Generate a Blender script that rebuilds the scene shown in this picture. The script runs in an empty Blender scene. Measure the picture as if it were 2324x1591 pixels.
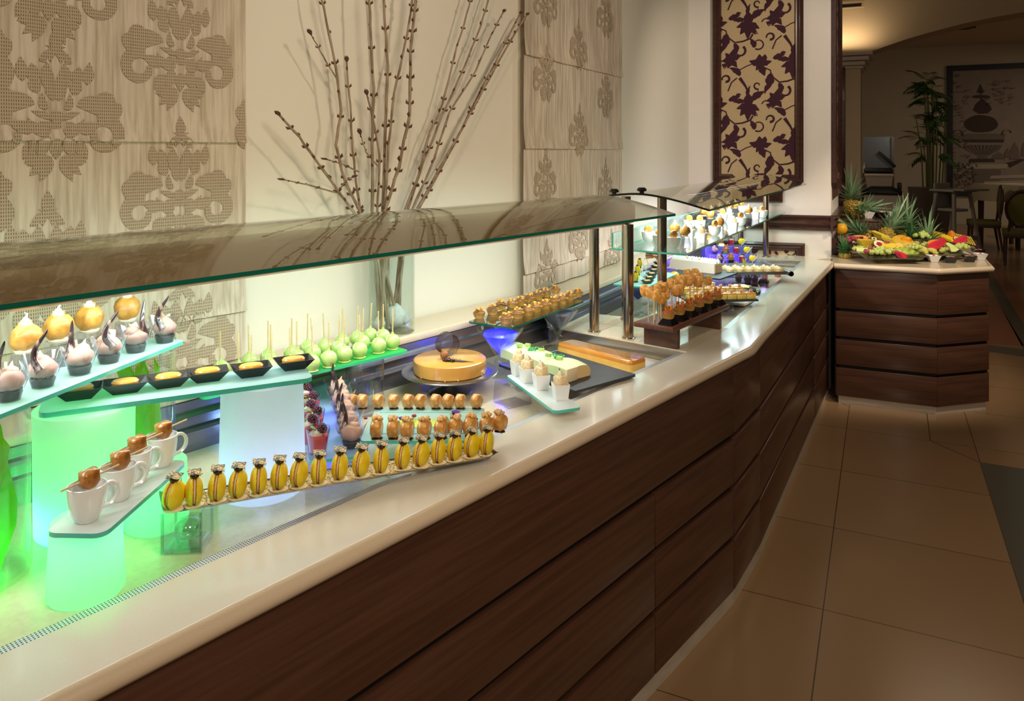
import bpy, bmesh, math, random
from mathutils import Vector, Matrix, noise
from math import sin, cos, pi, radians, atan2, sqrt
sc = bpy.context.scene
C = sc.collection
random.seed(7)
# ---------------------------------------------------------------- camera
F, HOR, CX, H = 1731.0, 342.0, 1162.0, 1.62
cam = bpy.data.objects.new('camera', bpy.data.cameras.new('camera')); C.objects.link(cam)
cam.location = (0, 0, H); cam.rotation_euler = (pi/2, 0, 0)
cam.data.sensor_width = 36; cam.data.lens = 36*F/2324
cam.data.shift_y = -(795.5-HOR)/2324; cam.data.clip_start = .02; cam.data.clip_end = 100
sc.camera = cam
sc.view_settings.view_transform = 'Standard'; sc.view_settings.look = 'None'
sc.view_settings.gamma = 1; sc.view_settings.exposure = 0.0; sc.view_settings.use_curve_mapping = False
w = bpy.data.worlds.new('world'); sc.world = w; w.use_nodes = True
w.node_tree.nodes['Background'].inputs[0].default_value = (1.0, .82, .62, 1)
w.node_tree.nodes['Background'].inputs[1].default_value = .055
# frames of the two counter runs: local x runs along the counter, local y towards the wall
A1, A2, AH = radians(50.4), radians(61.24), radians(64.1)
d1 = Vector((cos(A1), sin(A1), 0)); w1 = Vector((-sin(A1), cos(A1), 0))
d2 = Vector((cos(A2), sin(A2), 0)); w2 = Vector((-sin(A2), cos(A2), 0))
dh = Vector((cos(AH), sin(AH), 0)); ch = Vector((sin(AH), -cos(AH), 0))
Z = Vector((0, 0, 1))
def S1(s, y, z=0): return d1*s + w1*y + Z*z
def S2(s, y, z=0): return d2*s + w2*y + Z*z
def HP(u, v, z=0): return ch*u + dh*v + Z*z
def P(px, py, z): # point of the place seen at a pixel, at height z
    Y = F*(H-z)/(py-HOR); return Vector(((px-CX)/F*Y, Y, z))
def PY(px, py, Y): return Vector(((px-CX)/F*Y, Y, H-(py-HOR)/F*Y))
# ---------------------------------------------------------------- lights
def light(kind, name, loc, energy, col, size=.1, size_y=None, target=None, spot=None, blend=.5):
    l = bpy.data.lights.new(name, kind); o = bpy.data.objects.new(name, l); C.objects.link(o)
    o.location = loc; l.energy = energy; l.color = col
    if kind == 'AREA':
        l.shape = 'RECTANGLE' if size_y else 'DISK'; l.size = size
        if size_y: l.size_y = size_y
    else: l.shadow_soft_size = size
    if kind == 'SPOT': l.spot_size = radians(spot); l.spot_blend = blend
    if target is not None:
        o.rotation_euler = (Vector(target)-Vector(loc)).to_track_quat('-Z', 'Y').to_euler()
    return o
def strip_light(name, c, ang, length, width, energy, col, tilt=0):
    o = light('AREA', name, c, energy, col, length, width)
    o.rotation_euler = (tilt, 0, ang); return o
# tubes of the two canopies
strip_light('canopy_tube_light', S1(.95, 1.60, 1.325), A1, 3.2, .06, 8.5, (.90, .98, 1))
strip_light('canopy_tube_light', S1(.95, 1.70, 1.325), A1, 3.2, .05, 6.0, (.70, .96, .92), tilt=radians(38))
strip_light('canopy_tube_light', S2(4.2, 1.05, 1.372), A2, 2.0, .06, 16, (.92, .95, 1))
# ceiling spots washing the wall
WARM = (1, .84, .66)
light('SPOT', 'ceiling_spot', (-.10, .75, 2.75), 25, WARM, .035, target=(-.75, 2.45, 1.5), spot=88, blend=.8)
light('SPOT', 'ceiling_spot', (.95, 1.6, 2.75), 32, WARM, .035, target=(-.25, 2.95, 1.7), spot=80, blend=.8)
light('SPOT', 'ceiling_spot', (1.6, 2.6, 2.75), 31, (1, .84, .68), .04, target=(.75, 4.2, 1.5), spot=86, blend=.8)
light('SPOT', 'ceiling_spot', (2.0, 3.4, 2.8), 62, (1, .86, .74), .04, target=(1.8, 5.3, 1.6), spot=84, blend=.7)
light('SPOT', 'ceiling_spot', (.35, .4, 2.8), 13, (1, .82, .62), .05, target=(.1, 1.7, .9), spot=90, blend=.8)
light('SPOT', 'ceiling_spot', (2.2, 3.3, 2.8), 16, (1, .84, .66), .05, target=(1.6, 3.6, .85), spot=80, blend=.8)
light('SPOT', 'ceiling_spot', (3.1, 3.7, 2.7), 135, (1, .85, .66), .05, target=(2.7, 5.1, .95), spot=48, blend=.6)
light('SPOT', 'ceiling_spot', (2.6, 1.0, 2.8), 7, (1, .78, .45), .03, target=(1.9, 2.1, 0), spot=42, blend=.25)
light('AREA', 'aisle_fill_light', (1.1, -.3, 2.65), 36, (1, .84, .66), .7, target=(.35, 1.6, .9))  # added unseen fill behind the camera, brightens the counter front
light('AREA', 'hall_ceiling_light', (3.6, 6.0, 3.1), 9, (1, .78, .56), 1.2, target=(3.6, 6.0, 0))
light('AREA', 'hall_ceiling_light', (10.8, 13.2, 3.1), 34, (1, .84, .66), 1.6, target=(10.8, 14, 0))
light('AREA', 'hall_ceiling_light', (3.0, 10.6, 3.0), 26, (1, .84, .66), 1.2, target=(4, 12, 0))
# ---------------------------------------------------------------- materials
def lin(c): return c/12.92 if c <= .04045 else ((c+.055)/1.055)**2.4
def rgb(r, g=None, b=None):
    if g is None: r, g, b = (r >> 16) & 255, (r >> 8) & 255, r & 255
    return (lin(r/255), lin(g/255), lin(b/255), 1)
def newmat(name):
    m = bpy.data.materials.new(name); m.use_nodes = True; nt = m.node_tree
    return m, nt, nt.nodes['Principled BSDF'], nt.nodes['Material Output']
def coord(nt, scale=(1, 1, 1), rot=(0, 0, 0)):
    t = nt.nodes.new('ShaderNodeTexCoord'); mp = nt.nodes.new('ShaderNodeMapping')
    mp.inputs['Scale'].default_value = scale; mp.inputs['Rotation'].default_value = rot
    nt.links.new(t.outputs['Object'], mp.inputs['Vector']); return mp.outputs['Vector']
def M(name, col, rough=.5, metal=0, c2=None, ns=20, stretch=(1, 1, 1), lo=.35, hi=.65, bump=0, bs=None, sss=0, coat=0, emit=None, es=1, spec=.5, detail=6, bdist=.002):
    m, nt, p, out = newmat(name)
    p.inputs['Base Color'].default_value = rgb(col); p.inputs['Roughness'].default_value = rough
    p.inputs['Metallic'].default_value = metal; p.inputs['Specular IOR Level'].default_value = spec
    if coat: p.inputs['Coat Weight'].default_value = coat; p.inputs['Coat Roughness'].default_value = .08
    if sss:
        p.inputs['Subsurface Weight'].default_value = sss; p.inputs['Subsurface Scale'].default_value = .01
    if emit is not None:
        p.inputs['Emission Color'].default_value = rgb(emit); p.inputs['Emission Strength'].default_value = es
    if c2 is not None:
        n = nt.nodes.new('ShaderNodeTexNoise'); n.inputs['Scale'].default_value = ns; n.inputs['Detail'].default_value = detail
        nt.links.new(coord(nt, stretch), n.inputs['Vector'])
        r = nt.nodes.new('ShaderNodeValToRGB'); r.color_ramp.elements[0].position = lo; r.color_ramp.elements[1].position = hi
        r.color_ramp.elements[0].color = rgb(col); r.color_ramp.elements[1].color = rgb(c2)
        nt.links.new(n.outputs['Fac'], r.inputs['Fac']); nt.links.new(r.outputs['Color'], p.inputs['Base Color'])
    if bump:
        n2 = nt.nodes.new('ShaderNodeTexNoise'); n2.inputs['Scale'].default_value = bs or ns; n2.inputs['Detail'].default_value = 4
        nt.links.new(coord(nt, stretch), n2.inputs['Vector'])
        bp = nt.nodes.new('ShaderNodeBump'); bp.inputs['Strength'].default_value = bump; bp.inputs['Distance'].default_value = bdist
        nt.links.new(n2.outputs['Fac'], bp.inputs['Height']); nt.links.new(bp.outputs['Normal'], p.inputs['Normal'])
    return m
def glass(name, tint=(255, 255, 255), refl=1.0, ior=1.5, rough=0.0, base=0.0):
    m, nt, p, out = newmat(name); nt.nodes.remove(p)
    t = nt.nodes.new('ShaderNodeBsdfTransparent'); t.inputs[0].default_value = rgb(*tint)
    g = nt.nodes.new('ShaderNodeBsdfGlossy'); g.inputs['Roughness'].default_value = rough; g.inputs[0].default_value = (1, 1, 1, 1)
    lw = nt.nodes.new('ShaderNodeLayerWeight'); lw.inputs['Blend'].default_value = .5
    pw = nt.nodes.new('ShaderNodeMath'); pw.operation = 'POWER'; pw.inputs[1].default_value = 5
    nt.links.new(lw.outputs['Facing'], pw.inputs[0]); f0 = ((ior-1)/(ior+1))**2
    f = nt.nodes.new('ShaderNodeMath'); f.operation = 'MULTIPLY_ADD'; f.inputs[1].default_value = 1-f0; f.inputs[2].default_value = f0
    nt.links.new(pw.outputs[0], f.inputs[0])
    mu = nt.nodes.new('ShaderNodeMath'); mu.operation = 'MULTIPLY_ADD'; mu.inputs[1].default_value = refl; mu.inputs[2].default_value = base; mu.use_clamp = True
    mx = nt.nodes.new('ShaderNodeMixShader')
    nt.links.new(f.outputs[0], mu.inputs[0]); nt.links.new(mu.outputs[0], mx.inputs[0])
    nt.links.new(t.outputs[0], mx.inputs[1]); nt.links.new(g.outputs[0], mx.inputs[2]); nt.links.new(mx.outputs[0], out.inputs[0])
    return m
def frosted(name, col, trans=.35, translucent=.6, gloss=.06, rough=.25):
    m, nt, p, out = newmat(name); nt.nodes.remove(p)
    t = nt.nodes.new('ShaderNodeBsdfTransparent'); t.inputs[0].default_value = rgb(*col)
    d = nt.nodes.new('ShaderNodeBsdfDiffuse'); d.inputs[0].default_value = rgb(*col)
    l = nt.nodes.new('ShaderNodeBsdfTranslucent'); l.inputs[0].default_value = rgb(*col)
    g = nt.nodes.new('ShaderNodeBsdfGlossy'); g.inputs['Roughness'].default_value = rough
    def mix(a, b, f):
        x = nt.nodes.new('ShaderNodeMixShader'); x.inputs[0].default_value = f
        nt.links.new(a.outputs[0], x.inputs[1]); nt.links.new(b.outputs[0], x.inputs[2]); return x
    x = mix(mix(mix(d, l, translucent), t, trans), g, gloss)
    nt.links.new(x.outputs[0], out.inputs[0]); return m
# ---------------------------------------------------------------- mesh builder
class B:
    def __init__(s): s.bm = bmesh.new()
    def _add(s, verts, faces, mi=0, mat=None):
        vs = [s.bm.verts.new((mat @ Vector(v)) if mat is not None else v) for v in verts]; out = []
        for f in faces:
            try:
                fc = s.bm.faces.new([vs[i] for i in f]); fc.material_index = mi; out.append(fc)
            except ValueError: pass
        return out
    def box(s, c, d, rot=0, mi=0, bev=0, mat=None):
        x, y, z = d[0]/2, d[1]/2, d[2]/2
        m = Matrix.Translation(c) @ Matrix.Rotation(rot, 4, 'Z')
        if mat is not None: m = mat @ m
        if bev:
            b = min(bev, x*.9, y*.9, z*.9); t = bmesh.new(); bmesh.ops.create_cube(t, size=1)
            bmesh.ops.scale(t, vec=(2*x, 2*y, 2*z), verts=t.verts)
            bmesh.ops.bevel(t, geom=t.edges[:], offset=b, segments=2, profile=.5, affect='EDGES')
            t.verts.index_update(); vs = [v.co.copy() for v in t.verts]; fs = [[v.index for v in f.verts] for f in t.faces]; t.free()
            return s._add(vs, fs, mi, m)
        v = [(-x, -y, -z), (x, -y, -z), (x, y, -z), (-x, y, -z), (-x, -y, z), (x, -y, z), (x, y, z), (-x, y, z)]
        return s._add(v, [(3, 2, 1, 0), (4, 5, 6, 7), (0, 1, 5, 4), (1, 2, 6, 5), (2, 3, 7, 6), (3, 0, 4, 7)], mi, m)
    def lathe(s, prof, seg=24, c=(0, 0, 0), mi=0, mat=None, wav=0, wn=0, sq=0):
        m = Matrix.Translation(c)
        if mat is not None: m = mat @ m
        vs = []; rings = []
        for k, (r, z) in enumerate(prof):
            if r < 1e-6: rings.append([len(vs)]); vs.append((0, 0, z)); continue
            rr = []
            for i in range(seg):
                a = 2*pi*i/seg; q = r*(1+(wav*cos(wn*a) if wn else 0))
                rr.append(len(vs)); vs.append((q*cos(a), q*sin(a), z))
            rings.append(rr)
        fs = []
        for a, b in zip(rings, rings[1:]):
            if len(a) == 1 and len(b) == 1: continue
            for i in range(seg):
                j = (i+1) % seg
                if len(a) == 1: fs.append((a[0], b[j], b[i]))
                elif len(b) == 1: fs.append((a[i], a[j], b[0]))
                else: fs.append((a[i], a[j], b[j], b[i]))
        return s._add(vs, fs, mi, m)
    def sph(s, c, r, seg=16, rings=10, mi=0, nz=0, ns=3, seed=0, mat=None, rot=None):
        if not hasattr(r, '__len__'): r = (r, r, r)
        m = Matrix.Translation(c)
        if rot is not None: m = m @ rot
        if mat is not None: m = mat @ m
        vs = [(0, 0, -1)]; fs = []
        for k in range(1, rings):
            t = pi*k/rings
            for i in range(seg):
                a = 2*pi*i/seg; vs.append((sin(t)*cos(a), sin(t)*sin(a), -cos(t)))
        vs.append((0, 0, 1)); o = []
        for v in vs:
            q = 1+nz*noise.noise(Vector(v)*ns+Vector((seed*7.3, seed*3.1, seed))) if nz else 1
            o.append((v[0]*r[0]*q, v[1]*r[1]*q, v[2]*r[2]*q))
        for i in range(seg): fs.append((0, 1+(i+1) % seg, 1+i))
        for k in range(rings-2):
            for i in range(seg):
                a = 1+k*seg+i; b = 1+k*seg+(i+1) % seg; fs.append((a, b, b+seg, a+seg))
        n = len(vs)-1
        for i in range(seg): fs.append((1+(rings-2)*seg+i, 1+(rings-2)*seg+(i+1) % seg, n))
        return s._add(o, fs, mi, m)
    def tube(s, pts, r, seg=8, mi=0, mat=None, cap=True, closed=False, flat=1.0):
        pts = [Vector(p) for p in pts]; n = len(pts)
        rad = list(r) if hasattr(r, '__len__') else [r]*n
        vs = []; fs = []; prev = None
        for i, p in enumerate(pts):
            if closed: t = (pts[(i+1) % n]-pts[i-1])
            else: t = pts[min(i+1, n-1)]-pts[max(i-1, 0)]
            t.normalize()
            if prev is None:
                up = Z if abs(t.z) < .9 else Vector((1, 0, 0)); a = t.cross(up).normalized()
            else: a = (prev-t*prev.dot(t)).normalized()
            prev = a; b = t.cross(a)
            for k in range(seg):
                g = 2*pi*k/seg; vs.append(p+(a*cos(g)*flat+b*sin(g))*rad[i])
        for i in range(n if closed else n-1):
            for k in range(seg):
                q = (i+1) % n; fs.append((i*seg+k, i*seg+(k+1) % seg, q*seg+(k+1) % seg, q*seg+k))
        if cap and not closed:
            fs.append(tuple(range(seg-1, -1, -1))); fs.append(tuple((n-1)*seg+k for k in range(seg)))
        return s._add(vs, fs, mi, mat)
    def cyl(s, p0, p1, r0, r1=None, seg=16, mi=0, mat=None): return s.tube([p0, p1], [r0, r0 if r1 is None else r1], seg, mi, mat)
    def prism(s, pts, z0, z1, mi=0, ms=None, mat=None):
        n = len(pts); a = 0
        for i in range(n): a += pts[i][0]*pts[(i+1) % n][1]-pts[(i+1) % n][0]*pts[i][1]
        if a < 0: pts = list(pts)[::-1]
        if not hasattr(z0, '__len__'): z0 = [z0]*n
        if not hasattr(z1, '__len__'): z1 = [z1]*n
        vs = [(p[0], p[1], z) for p, z in zip(pts, z0)]+[(p[0], p[1], z) for p, z in zip(pts, z1)]
        s._add(vs, [tuple(range(n-1, -1, -1)), tuple(range(n, 2*n))], mi, mat)
        return s._add(vs, [(i, (i+1) % n, n+(i+1) % n, n+i) for i in range(n)], mi if ms is None else ms, mat)
    def poly(s, pts, mi=0, mat=None): return s._add(pts, [tuple(range(len(pts)))], mi, mat)
    def frustum(s, c, w0, l0, w1, l1, z0, z1, mi=0, rot=0, mat=None, caps=True):
        m = Matrix.Translation(c) @ Matrix.Rotation(rot, 4, 'Z')
        if mat is not None: m = mat @ m
        v = [(-w0/2, -l0/2, z0), (w0/2, -l0/2, z0), (w0/2, l0/2, z0), (-w0/2, l0/2, z0), (-w1/2, -l1/2, z1), (w1/2, -l1/2, z1), (w1/2, l1/2, z1), (-w1/2, l1/2, z1)]
        f = [(0, 1, 5, 4), (1, 2, 6, 5), (2, 3, 7, 6), (3, 0, 4, 7)]
        if caps: f += [(3, 2, 1, 0), (4, 5, 6, 7)]
        return s._add(v, f, mi, m)
    def dish(s, w0, l0, w1, l1, h, t=.0016, mi=0, mat=None, c=(0, 0, 0)):
        # open flared box with real wall thickness
        m = Matrix.Translation(c)
        if mat is not None: m = mat @ m
        def q(w, l, z): return [(-w/2, -l/2, z), (w/2, -l/2, z), (w/2, l/2, z), (-w/2, l/2, z)]
        v = q(w0, l0, 0)+q(w1, l1, h)+q(w1-2*t, l1-2*t, h)+q(w0-2*t, l0-2*t, t)
        f = [(3, 2, 1, 0)]
        for a in (0, 4, 8):
            for i in range(4): j = (i+1) % 4; f.append((a+i, a+j, a+4+j, a+4+i))
        f.append((12, 13, 14, 15)); return s._add(v, f, mi, m)
    def done(s, name, mats, parent=None, loc=None, rot=None, smooth=True, ang=38, link=True):
        bm = s.bm
        bmesh.ops.recalc_face_normals(bm, faces=bm.faces)
        if smooth:
            th = radians(ang)
            for f in bm.faces: f.smooth = True
            for e in bm.edges:
                if len(e.link_faces) != 2 or e.calc_face_angle(0) > th: e.smooth = False
        me = bpy.data.meshes.new(name); bm.to_mesh(me); bm.free()
        for m in (mats if isinstance(mats, (list, tuple)) else [mats]): me.materials.append(m)
        o = bpy.data.objects.new(name, me); C.objects.link(o)
        if parent is not None: o.parent = parent
        if loc is not None: o.location = loc
        if rot is not None: o.rotation_euler = (0, 0, rot) if not hasattr(rot, '__len__') else rot
        return o
def tag(o, label=None, cat=None, group=None, kind=None):
    if label: o['label'] = label
    if cat: o['category'] = cat
    if group: o['group'] = group
    if kind: o['kind'] = kind
    return o
def thing(name, label, cat, loc=(0, 0, 0), rot=0, group=None):
    o = bpy.data.objects.new(name, None); C.objects.link(o); o.empty_display_size = .02
    o.location = loc; o.rotation_euler = (0, 0, rot) if not hasattr(rot, '__len__') else rot
    return tag(o, label, cat, group)
KIDS = {}
def kids(o): return [c for c in o.children]
def dup(root, loc, rot=0, label=None, group=None, sca=1):
    r = root.copy(); C.objects.link(r); r.location = loc
    r.rotation_euler = (0, 0, rot) if not hasattr(rot, '__len__') else rot
    r.scale = (sca, sca, sca) if not hasattr(sca, '__len__') else sca
    if label: r['label'] = label
    if group: r['group'] = group
    for ch in KIDS[root.name]:
        c = ch.copy(); C.objects.link(c); c.parent = r
        for g in KIDS.get(ch.name, []):
            d = g.copy(); C.objects.link(d); d.parent = c
    return r
def reg(root):
    KIDS[root.name] = [o for o in bpy.data.objects if o.parent == root]
    for c in KIDS[root.name]: KIDS[c.name] = [o for o in bpy.data.objects if o.parent == c]
    return root
class Series: # the first use moves the prototype itself, later uses copy it
    def __init__(s, proto): s.p = reg(proto); s.first = True
    def put(s, loc, rot=0, label=None, group=None, sca=1):
        if s.first:
            s.first = False; o = s.p; o.location = loc
            o.rotation_euler = (0, 0, rot) if not hasattr(rot, '__len__') else rot
            o.scale = (sca, sca, sca) if not hasattr(sca, '__len__') else sca
            if label: o['label'] = label
            if group: o['group'] = group
            return o
        return dup(s.p, loc, rot, label, group, sca)
ORD = ['first', 'second', 'third', 'fourth', 'fifth', 'sixth', 'seventh', 'eighth', 'ninth', 'tenth', 'eleventh', 'twelfth', 'thirteenth', 'fourteenth', 'fifteenth', 'sixteenth', 'seventeenth', 'eighteenth', 'nineteenth', 'twentieth']
def rrect(w, l, r=.01, n=4, c=(0, 0)):
    pts = []
    for sx, sy, a0 in ((1, 1, 0), (-1, 1, pi/2), (-1, -1, pi), (1, -1, 1.5*pi)):
        for i in range(n+1):
            a = a0+pi/2*i/n; pts.append((c[0]+sx*(w/2-r)+r*cos(a), c[1]+sy*(l/2-r)+r*sin(a)))
    return pts
def fit_rect(p0, p1, p2): # p0 front corner, p1 far end of its long side, p2 end of its short side -> centre, angle, length, width
    L = (p1-p0); W = (p2-p0); u = L.normalized(); W = W-u*W.dot(u)
    c = p0+L/2+W/2; return c, atan2(u.y, u.x), L.length, W.length
def set_dark(o, **k): return o
# ---------------------------------------------------------------- material set
m_wall = M('wall_paint', 0xE8E0CC, .85, bump=.08, ns=60)
m_wall_end = M('wall_paint_end', 0xE6DCD0, .85, bump=.08, ns=60)
m_ceil = M('ceiling_paint', 0xC6B69C, .9)
m_top = M('beige_quartz_top', 0xE2D7C3, .16, c2=0xDED2BD, ns=420, coat=.3)
m_tile = M('beige_tile', 0xE0D0B4, .12, c2=0xD8C8AA, ns=90, coat=.4)
m_joint = M('tile_joint', 0xB9A98E, .7)
m_lip = M('beige_lip', 0xDCC6A8, .25, c2=0xD8C1A3, ns=420, coat=.2)
m_wood = M('dark_wood_veneer', 0x5C3B2A, .32, c2=0x482C1F, ns=7, stretch=(.35, 5, 9), coat=.15, bump=.05, bs=30)
m_wood_red = M('dark_wood_moulding', 0x4A2C22, .35, c2=0x3A2019, ns=9, stretch=(.5, 6, 6), coat=.2)
m_groove = M('groove_black', 0x120B09, .6)
m_toe = M('brushed_plinth', 0xCCC2B2, .35, metal=.15, c2=0xBDB2A0, ns=5, stretch=(.3, 3, 12))
m_steel = M('brushed_steel', 0xB9B4AC, .22, metal=1, c2=0xA29C94, ns=6, stretch=(1, 1, 12))
m_post = M('polished_post', 0xB8AA9A, .16, metal=1)
m_riser = M('ribbed_steel', 0x9B98A2, .28, metal=.85, c2=0x85828C, ns=12, stretch=(.3, 3, 3), bump=.15, bs=220)
m_black = M('black_plastic', 0x15171B, .25, coat=.3)
m_dark = M('dark_metal', 0x2A2320, .35, metal=.3)
m_choc = M('dark_chocolate', 0x3A2118, .3, c2=0x2B1610, ns=60, coat=.2)
m_choc_m = M('milk_mousse', 0xC9A08A, .5, c2=0xBD917B, ns=40, sss=.1)
m_gold = M('gold_speckle', 0x2E2622, .5, c2=0xC9A558, ns=240, lo=.47, hi=.55)
m_yellow = M('yellow_macaron_shell', 0xF2D222, .45, c2=0xEAC618, ns=80, bump=.08)
m_yfoot = M('macaron_foot', 0xC98F22, .8, c2=0xA86B18, ns=260, bump=.7)
m_cream = M('cream', 0xF3E4BC, .5, sss=.1)
m_creamw = M('white_cream', 0xF8F4E8, .5, sss=.1)
m_white = M('white_china', 0xEDEBE8, .15, coat=.4)
m_whitep = M('white_plastic', 0xF2F1EE, .35)
m_red = M('red_jelly', 0xFF1428, .10, coat=.6)
m_berry = M('blackberry', 0x2B0E1C, .2, c2=0x55122A, ns=60, coat=.6)
m_green = M('mint_leaf', 0x4F9A2E, .5, c2=0x3C7F24, ns=40)
m_lime = M('lime_candy', 0xBCD47C, .3, c2=0xAEC66E, ns=50, coat=.4)
m_limew = M('lime_drizzle', 0xF3F7DE, .3)
m_stick = M('bamboo_stick', 0xDCC28E, .6, c2=0xCDAE76, ns=60, stretch=(8, 8, 1))
m_pastry = M('tart_shell', 0xE0AC52, .6, c2=0xC88E38, ns=90, bump=.3)
m_praline = M('praline_cream', 0x9B6A38, .45, c2=0x7E4E28, ns=60)
m_crumb = M('orange_crumble', 0xF0A030, .6, c2=0xE8B860, ns=120, bump=.5)
m_bak = M('syrup_pastry', 0xE3AC5C, .3, c2=0xBC7C34, ns=70, bump=.6, coat=.4, bdist=.004)
m_bakd = M('syrup_pastry_dark', 0xD08C3E, .28, c2=0x8A5220, ns=50, bump=.6, coat=.5, bdist=.004)
m_sponge = M('golden_sponge', 0xD0963C, .5, c2=0xA06A22, ns=40, bump=.5, coat=.25)
m_caramel = M('caramel_orange', 0xF2A844, .25, c2=0xE69A38, ns=12, coat=.4)
m_glaze = M('caramel_glaze', 0xDFA551, .22, c2=0xD0913F, ns=9, stretch=(1, 3, 1), coat=.5)
m_flan = M('flan_custard', 0xEFC468, .4, c2=0xE6B652, ns=30, sss=.1)
m_flant = M('flan_caramel_top', 0xE39A40, .12, c2=0xD48A30, ns=18, coat=.6)
m_mint = M('mint_cream', 0xE0EFB2, .5, sss=.1)
m_mint2 = M('green_noodle', 0x4CB25E, .4)
m_coco = M('coconut_crust', 0xE9C070, .8, c2=0xF6EAD0, ns=220, bump=.6)
m_slate = M('slate_board', 0x33353A, .45, c2=0x2A2B30, ns=50, bump=.2)
m_nuts = M('chopped_nuts', 0xEAD8A0, .7, c2=0xC0A068, ns=500, bump=.8, detail=2)
m_clear = glass('clear_glass', (246, 250, 248))
m_clear_d = glass('clear_glass_thin', (250, 252, 252), refl=.8)
m_canopy = glass('canopy_glass', (222, 226, 214), refl=1.08, ior=1.55, base=.03)
m_shelf = glass('shelf_glass', (226, 244, 240))
m_edge = M('glass_edge_green', 0x0E5F4E, .15, coat=.5)
m_edge_l = M('glass_edge_aqua', 0x4FC0AE, .2, coat=.5)
m_frost = frosted('frosted_plate_glass', (214, 242, 236), .25, .45)
m_frostc = frosted('frosted_cylinder', (236, 240, 240), .04, .72, .05, .3)
m_plas = glass('clear_plastic', (238, 236, 244), refl=1.3, base=.03)
m_fabric_g = frosted('green_gauze', (150, 205, 40), .25, .55, .02)
m_purple = frosted('purple_lit_plastic', (170, 160, 235), .45, .5, .1)
m_blueg = frosted('blue_gel', (90, 90, 190), .45, .5, .1)
m_skin = M('bark', 0xA8947C, .8, c2=0x80694F, ns=60, stretch=(1, 1, .3), bump=.4)
m_bud = M('bud', 0x5E3B28, .7)
m_stone = M('white_stone', 0xD8D8D2, .6, c2=0xC6C6C0, ns=120)
m_flock = M('burgundy_flock', 0x3A1022, .85)
m_paper = M('gold_wallpaper', 0xBFA67C, .7, c2=0xB59A70, ns=200)
# ---------------------------------------------------------------- room shell
E0 = Vector((1.268, 5.471, 0)); E1 = Vector((2.170, 5.190, 0)); de = (E1-E0).normalized(); ne = Vector((de.y, -de.x, 0))
AE = atan2(de.y, de.x)
def XY(v): return (v.x, v.y)
def slab(name, pts, z0, z1, mats, parent=None, ms=None, **k):
    b = B(); b.prism([XY(p) if isinstance(p, Vector) else p for p in pts], z0, z1, 0, ms); return b.done(name, mats, parent, smooth=False, **k)
BEND = Vector((.036, 3.309, 0))
tag(slab('wall_left', [S1(-1.6, 2.08), BEND, BEND+w1*.15, S1(-1.6, 2.23)], 0, 4.2, m_wall), kind='structure')
tag(slab('wall_left_far', [BEND, E0, E0+w2*.2, BEND+w1*.15], 0, 4.2, m_wall), kind='structure')
tag(slab('wall_back', [E0, E1, E1+dh*1.0, E0+dh*1.0], 0, 4.2, m_wall_end), kind='structure')
# floor: 65 cm tiles laid along the hall
m, nt, p, out = newmat('floor_tiles'); m_floor = m
mp = nt.nodes.new('ShaderNodeMapping'); tc = nt.nodes.new('ShaderNodeTexCoord'); nt.links.new(tc.outputs['Object'], mp.inputs[0])
mp.inputs['Location'].default_value = (.188+6.45, -3.552+6.5, 0)
br = nt.nodes.new('ShaderNodeTexBrick'); br.offset = 0; br.inputs['Scale'].default_value = 1; br.inputs['Mortar Size'].default_value = .0022
br.inputs['Brick Width'].default_value = .645; br.inputs['Row Height'].default_value = .65; br.inputs['Mortar Smooth'].default_value = .1
br.inputs['Color1'].default_value = rgb(0x9A7A58); br.inputs['Color2'].default_value = rgb(0x957553); br.inputs['Mortar'].default_value = rgb(0x4A3826)
nt.links.new(mp.outputs[0], br.inputs['Vector']); nt.links.new(br.outputs['Color'], p.inputs['Base Color']); p.inputs['Roughness'].default_value = .22
fb = B(); fb.poly([(-6, -3, 0), (14, -3, 0), (14, 24, 0), (-6, 24, 0)])
def FL(px, py):
    q = P(px, py, 0); return (ch.dot(q), dh.dot(q), .0006)
fb.poly([(.457, -3, .0006), (1.25, -3, .0006), (1.25, 4.63, .0006), (.457, 4.63, .0006)], 1)
fb.poly([FL(2240, 600), FL(2400, 860), FL(2400, 935), FL(2240, 640)], 1)
fb.poly([FL(2240, 560), FL(2400, 800), FL(2400, 858), FL(2240, 598)], 2)
fb.poly([FL(2240, 645), FL(2324, 785), FL(2240, 780)], 2)
fb.poly([FL(2238, 782), FL(2420, 806), FL(2420, 824), FL(2238, 797)], 1)
fb.poly([FL(2238, 532), FL(2420, 545), FL(2420, 553), FL(2238, 539)], 1)
def fline(a, b, wd=.0025):
    a = Vector(FL(*a)); b = Vector(FL(*b)); t = (b-a).normalized(); n = Vector((-t.y, t.x, 0))*wd
    fb.poly([tuple(a-n), tuple(b-n), tuple(b+n), tuple(a+n)], 3)
fline((2111.7, 1000.8), (2223, 1049)); fline((2103, 935), (2111.7, 1000.8)); fline((1880, 902), (1925.7, 921.7))
fl = fb.done('floor', [m_floor, M('floor_dark_inlay', 0x5E5A4E, .2), M('floor_red_inlay', 0x9A6446, .22), M('floor_joint', 0x4A3826, .5)], smooth=False, rot=AH-pi/2)
tag(fl, kind='structure')
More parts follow.
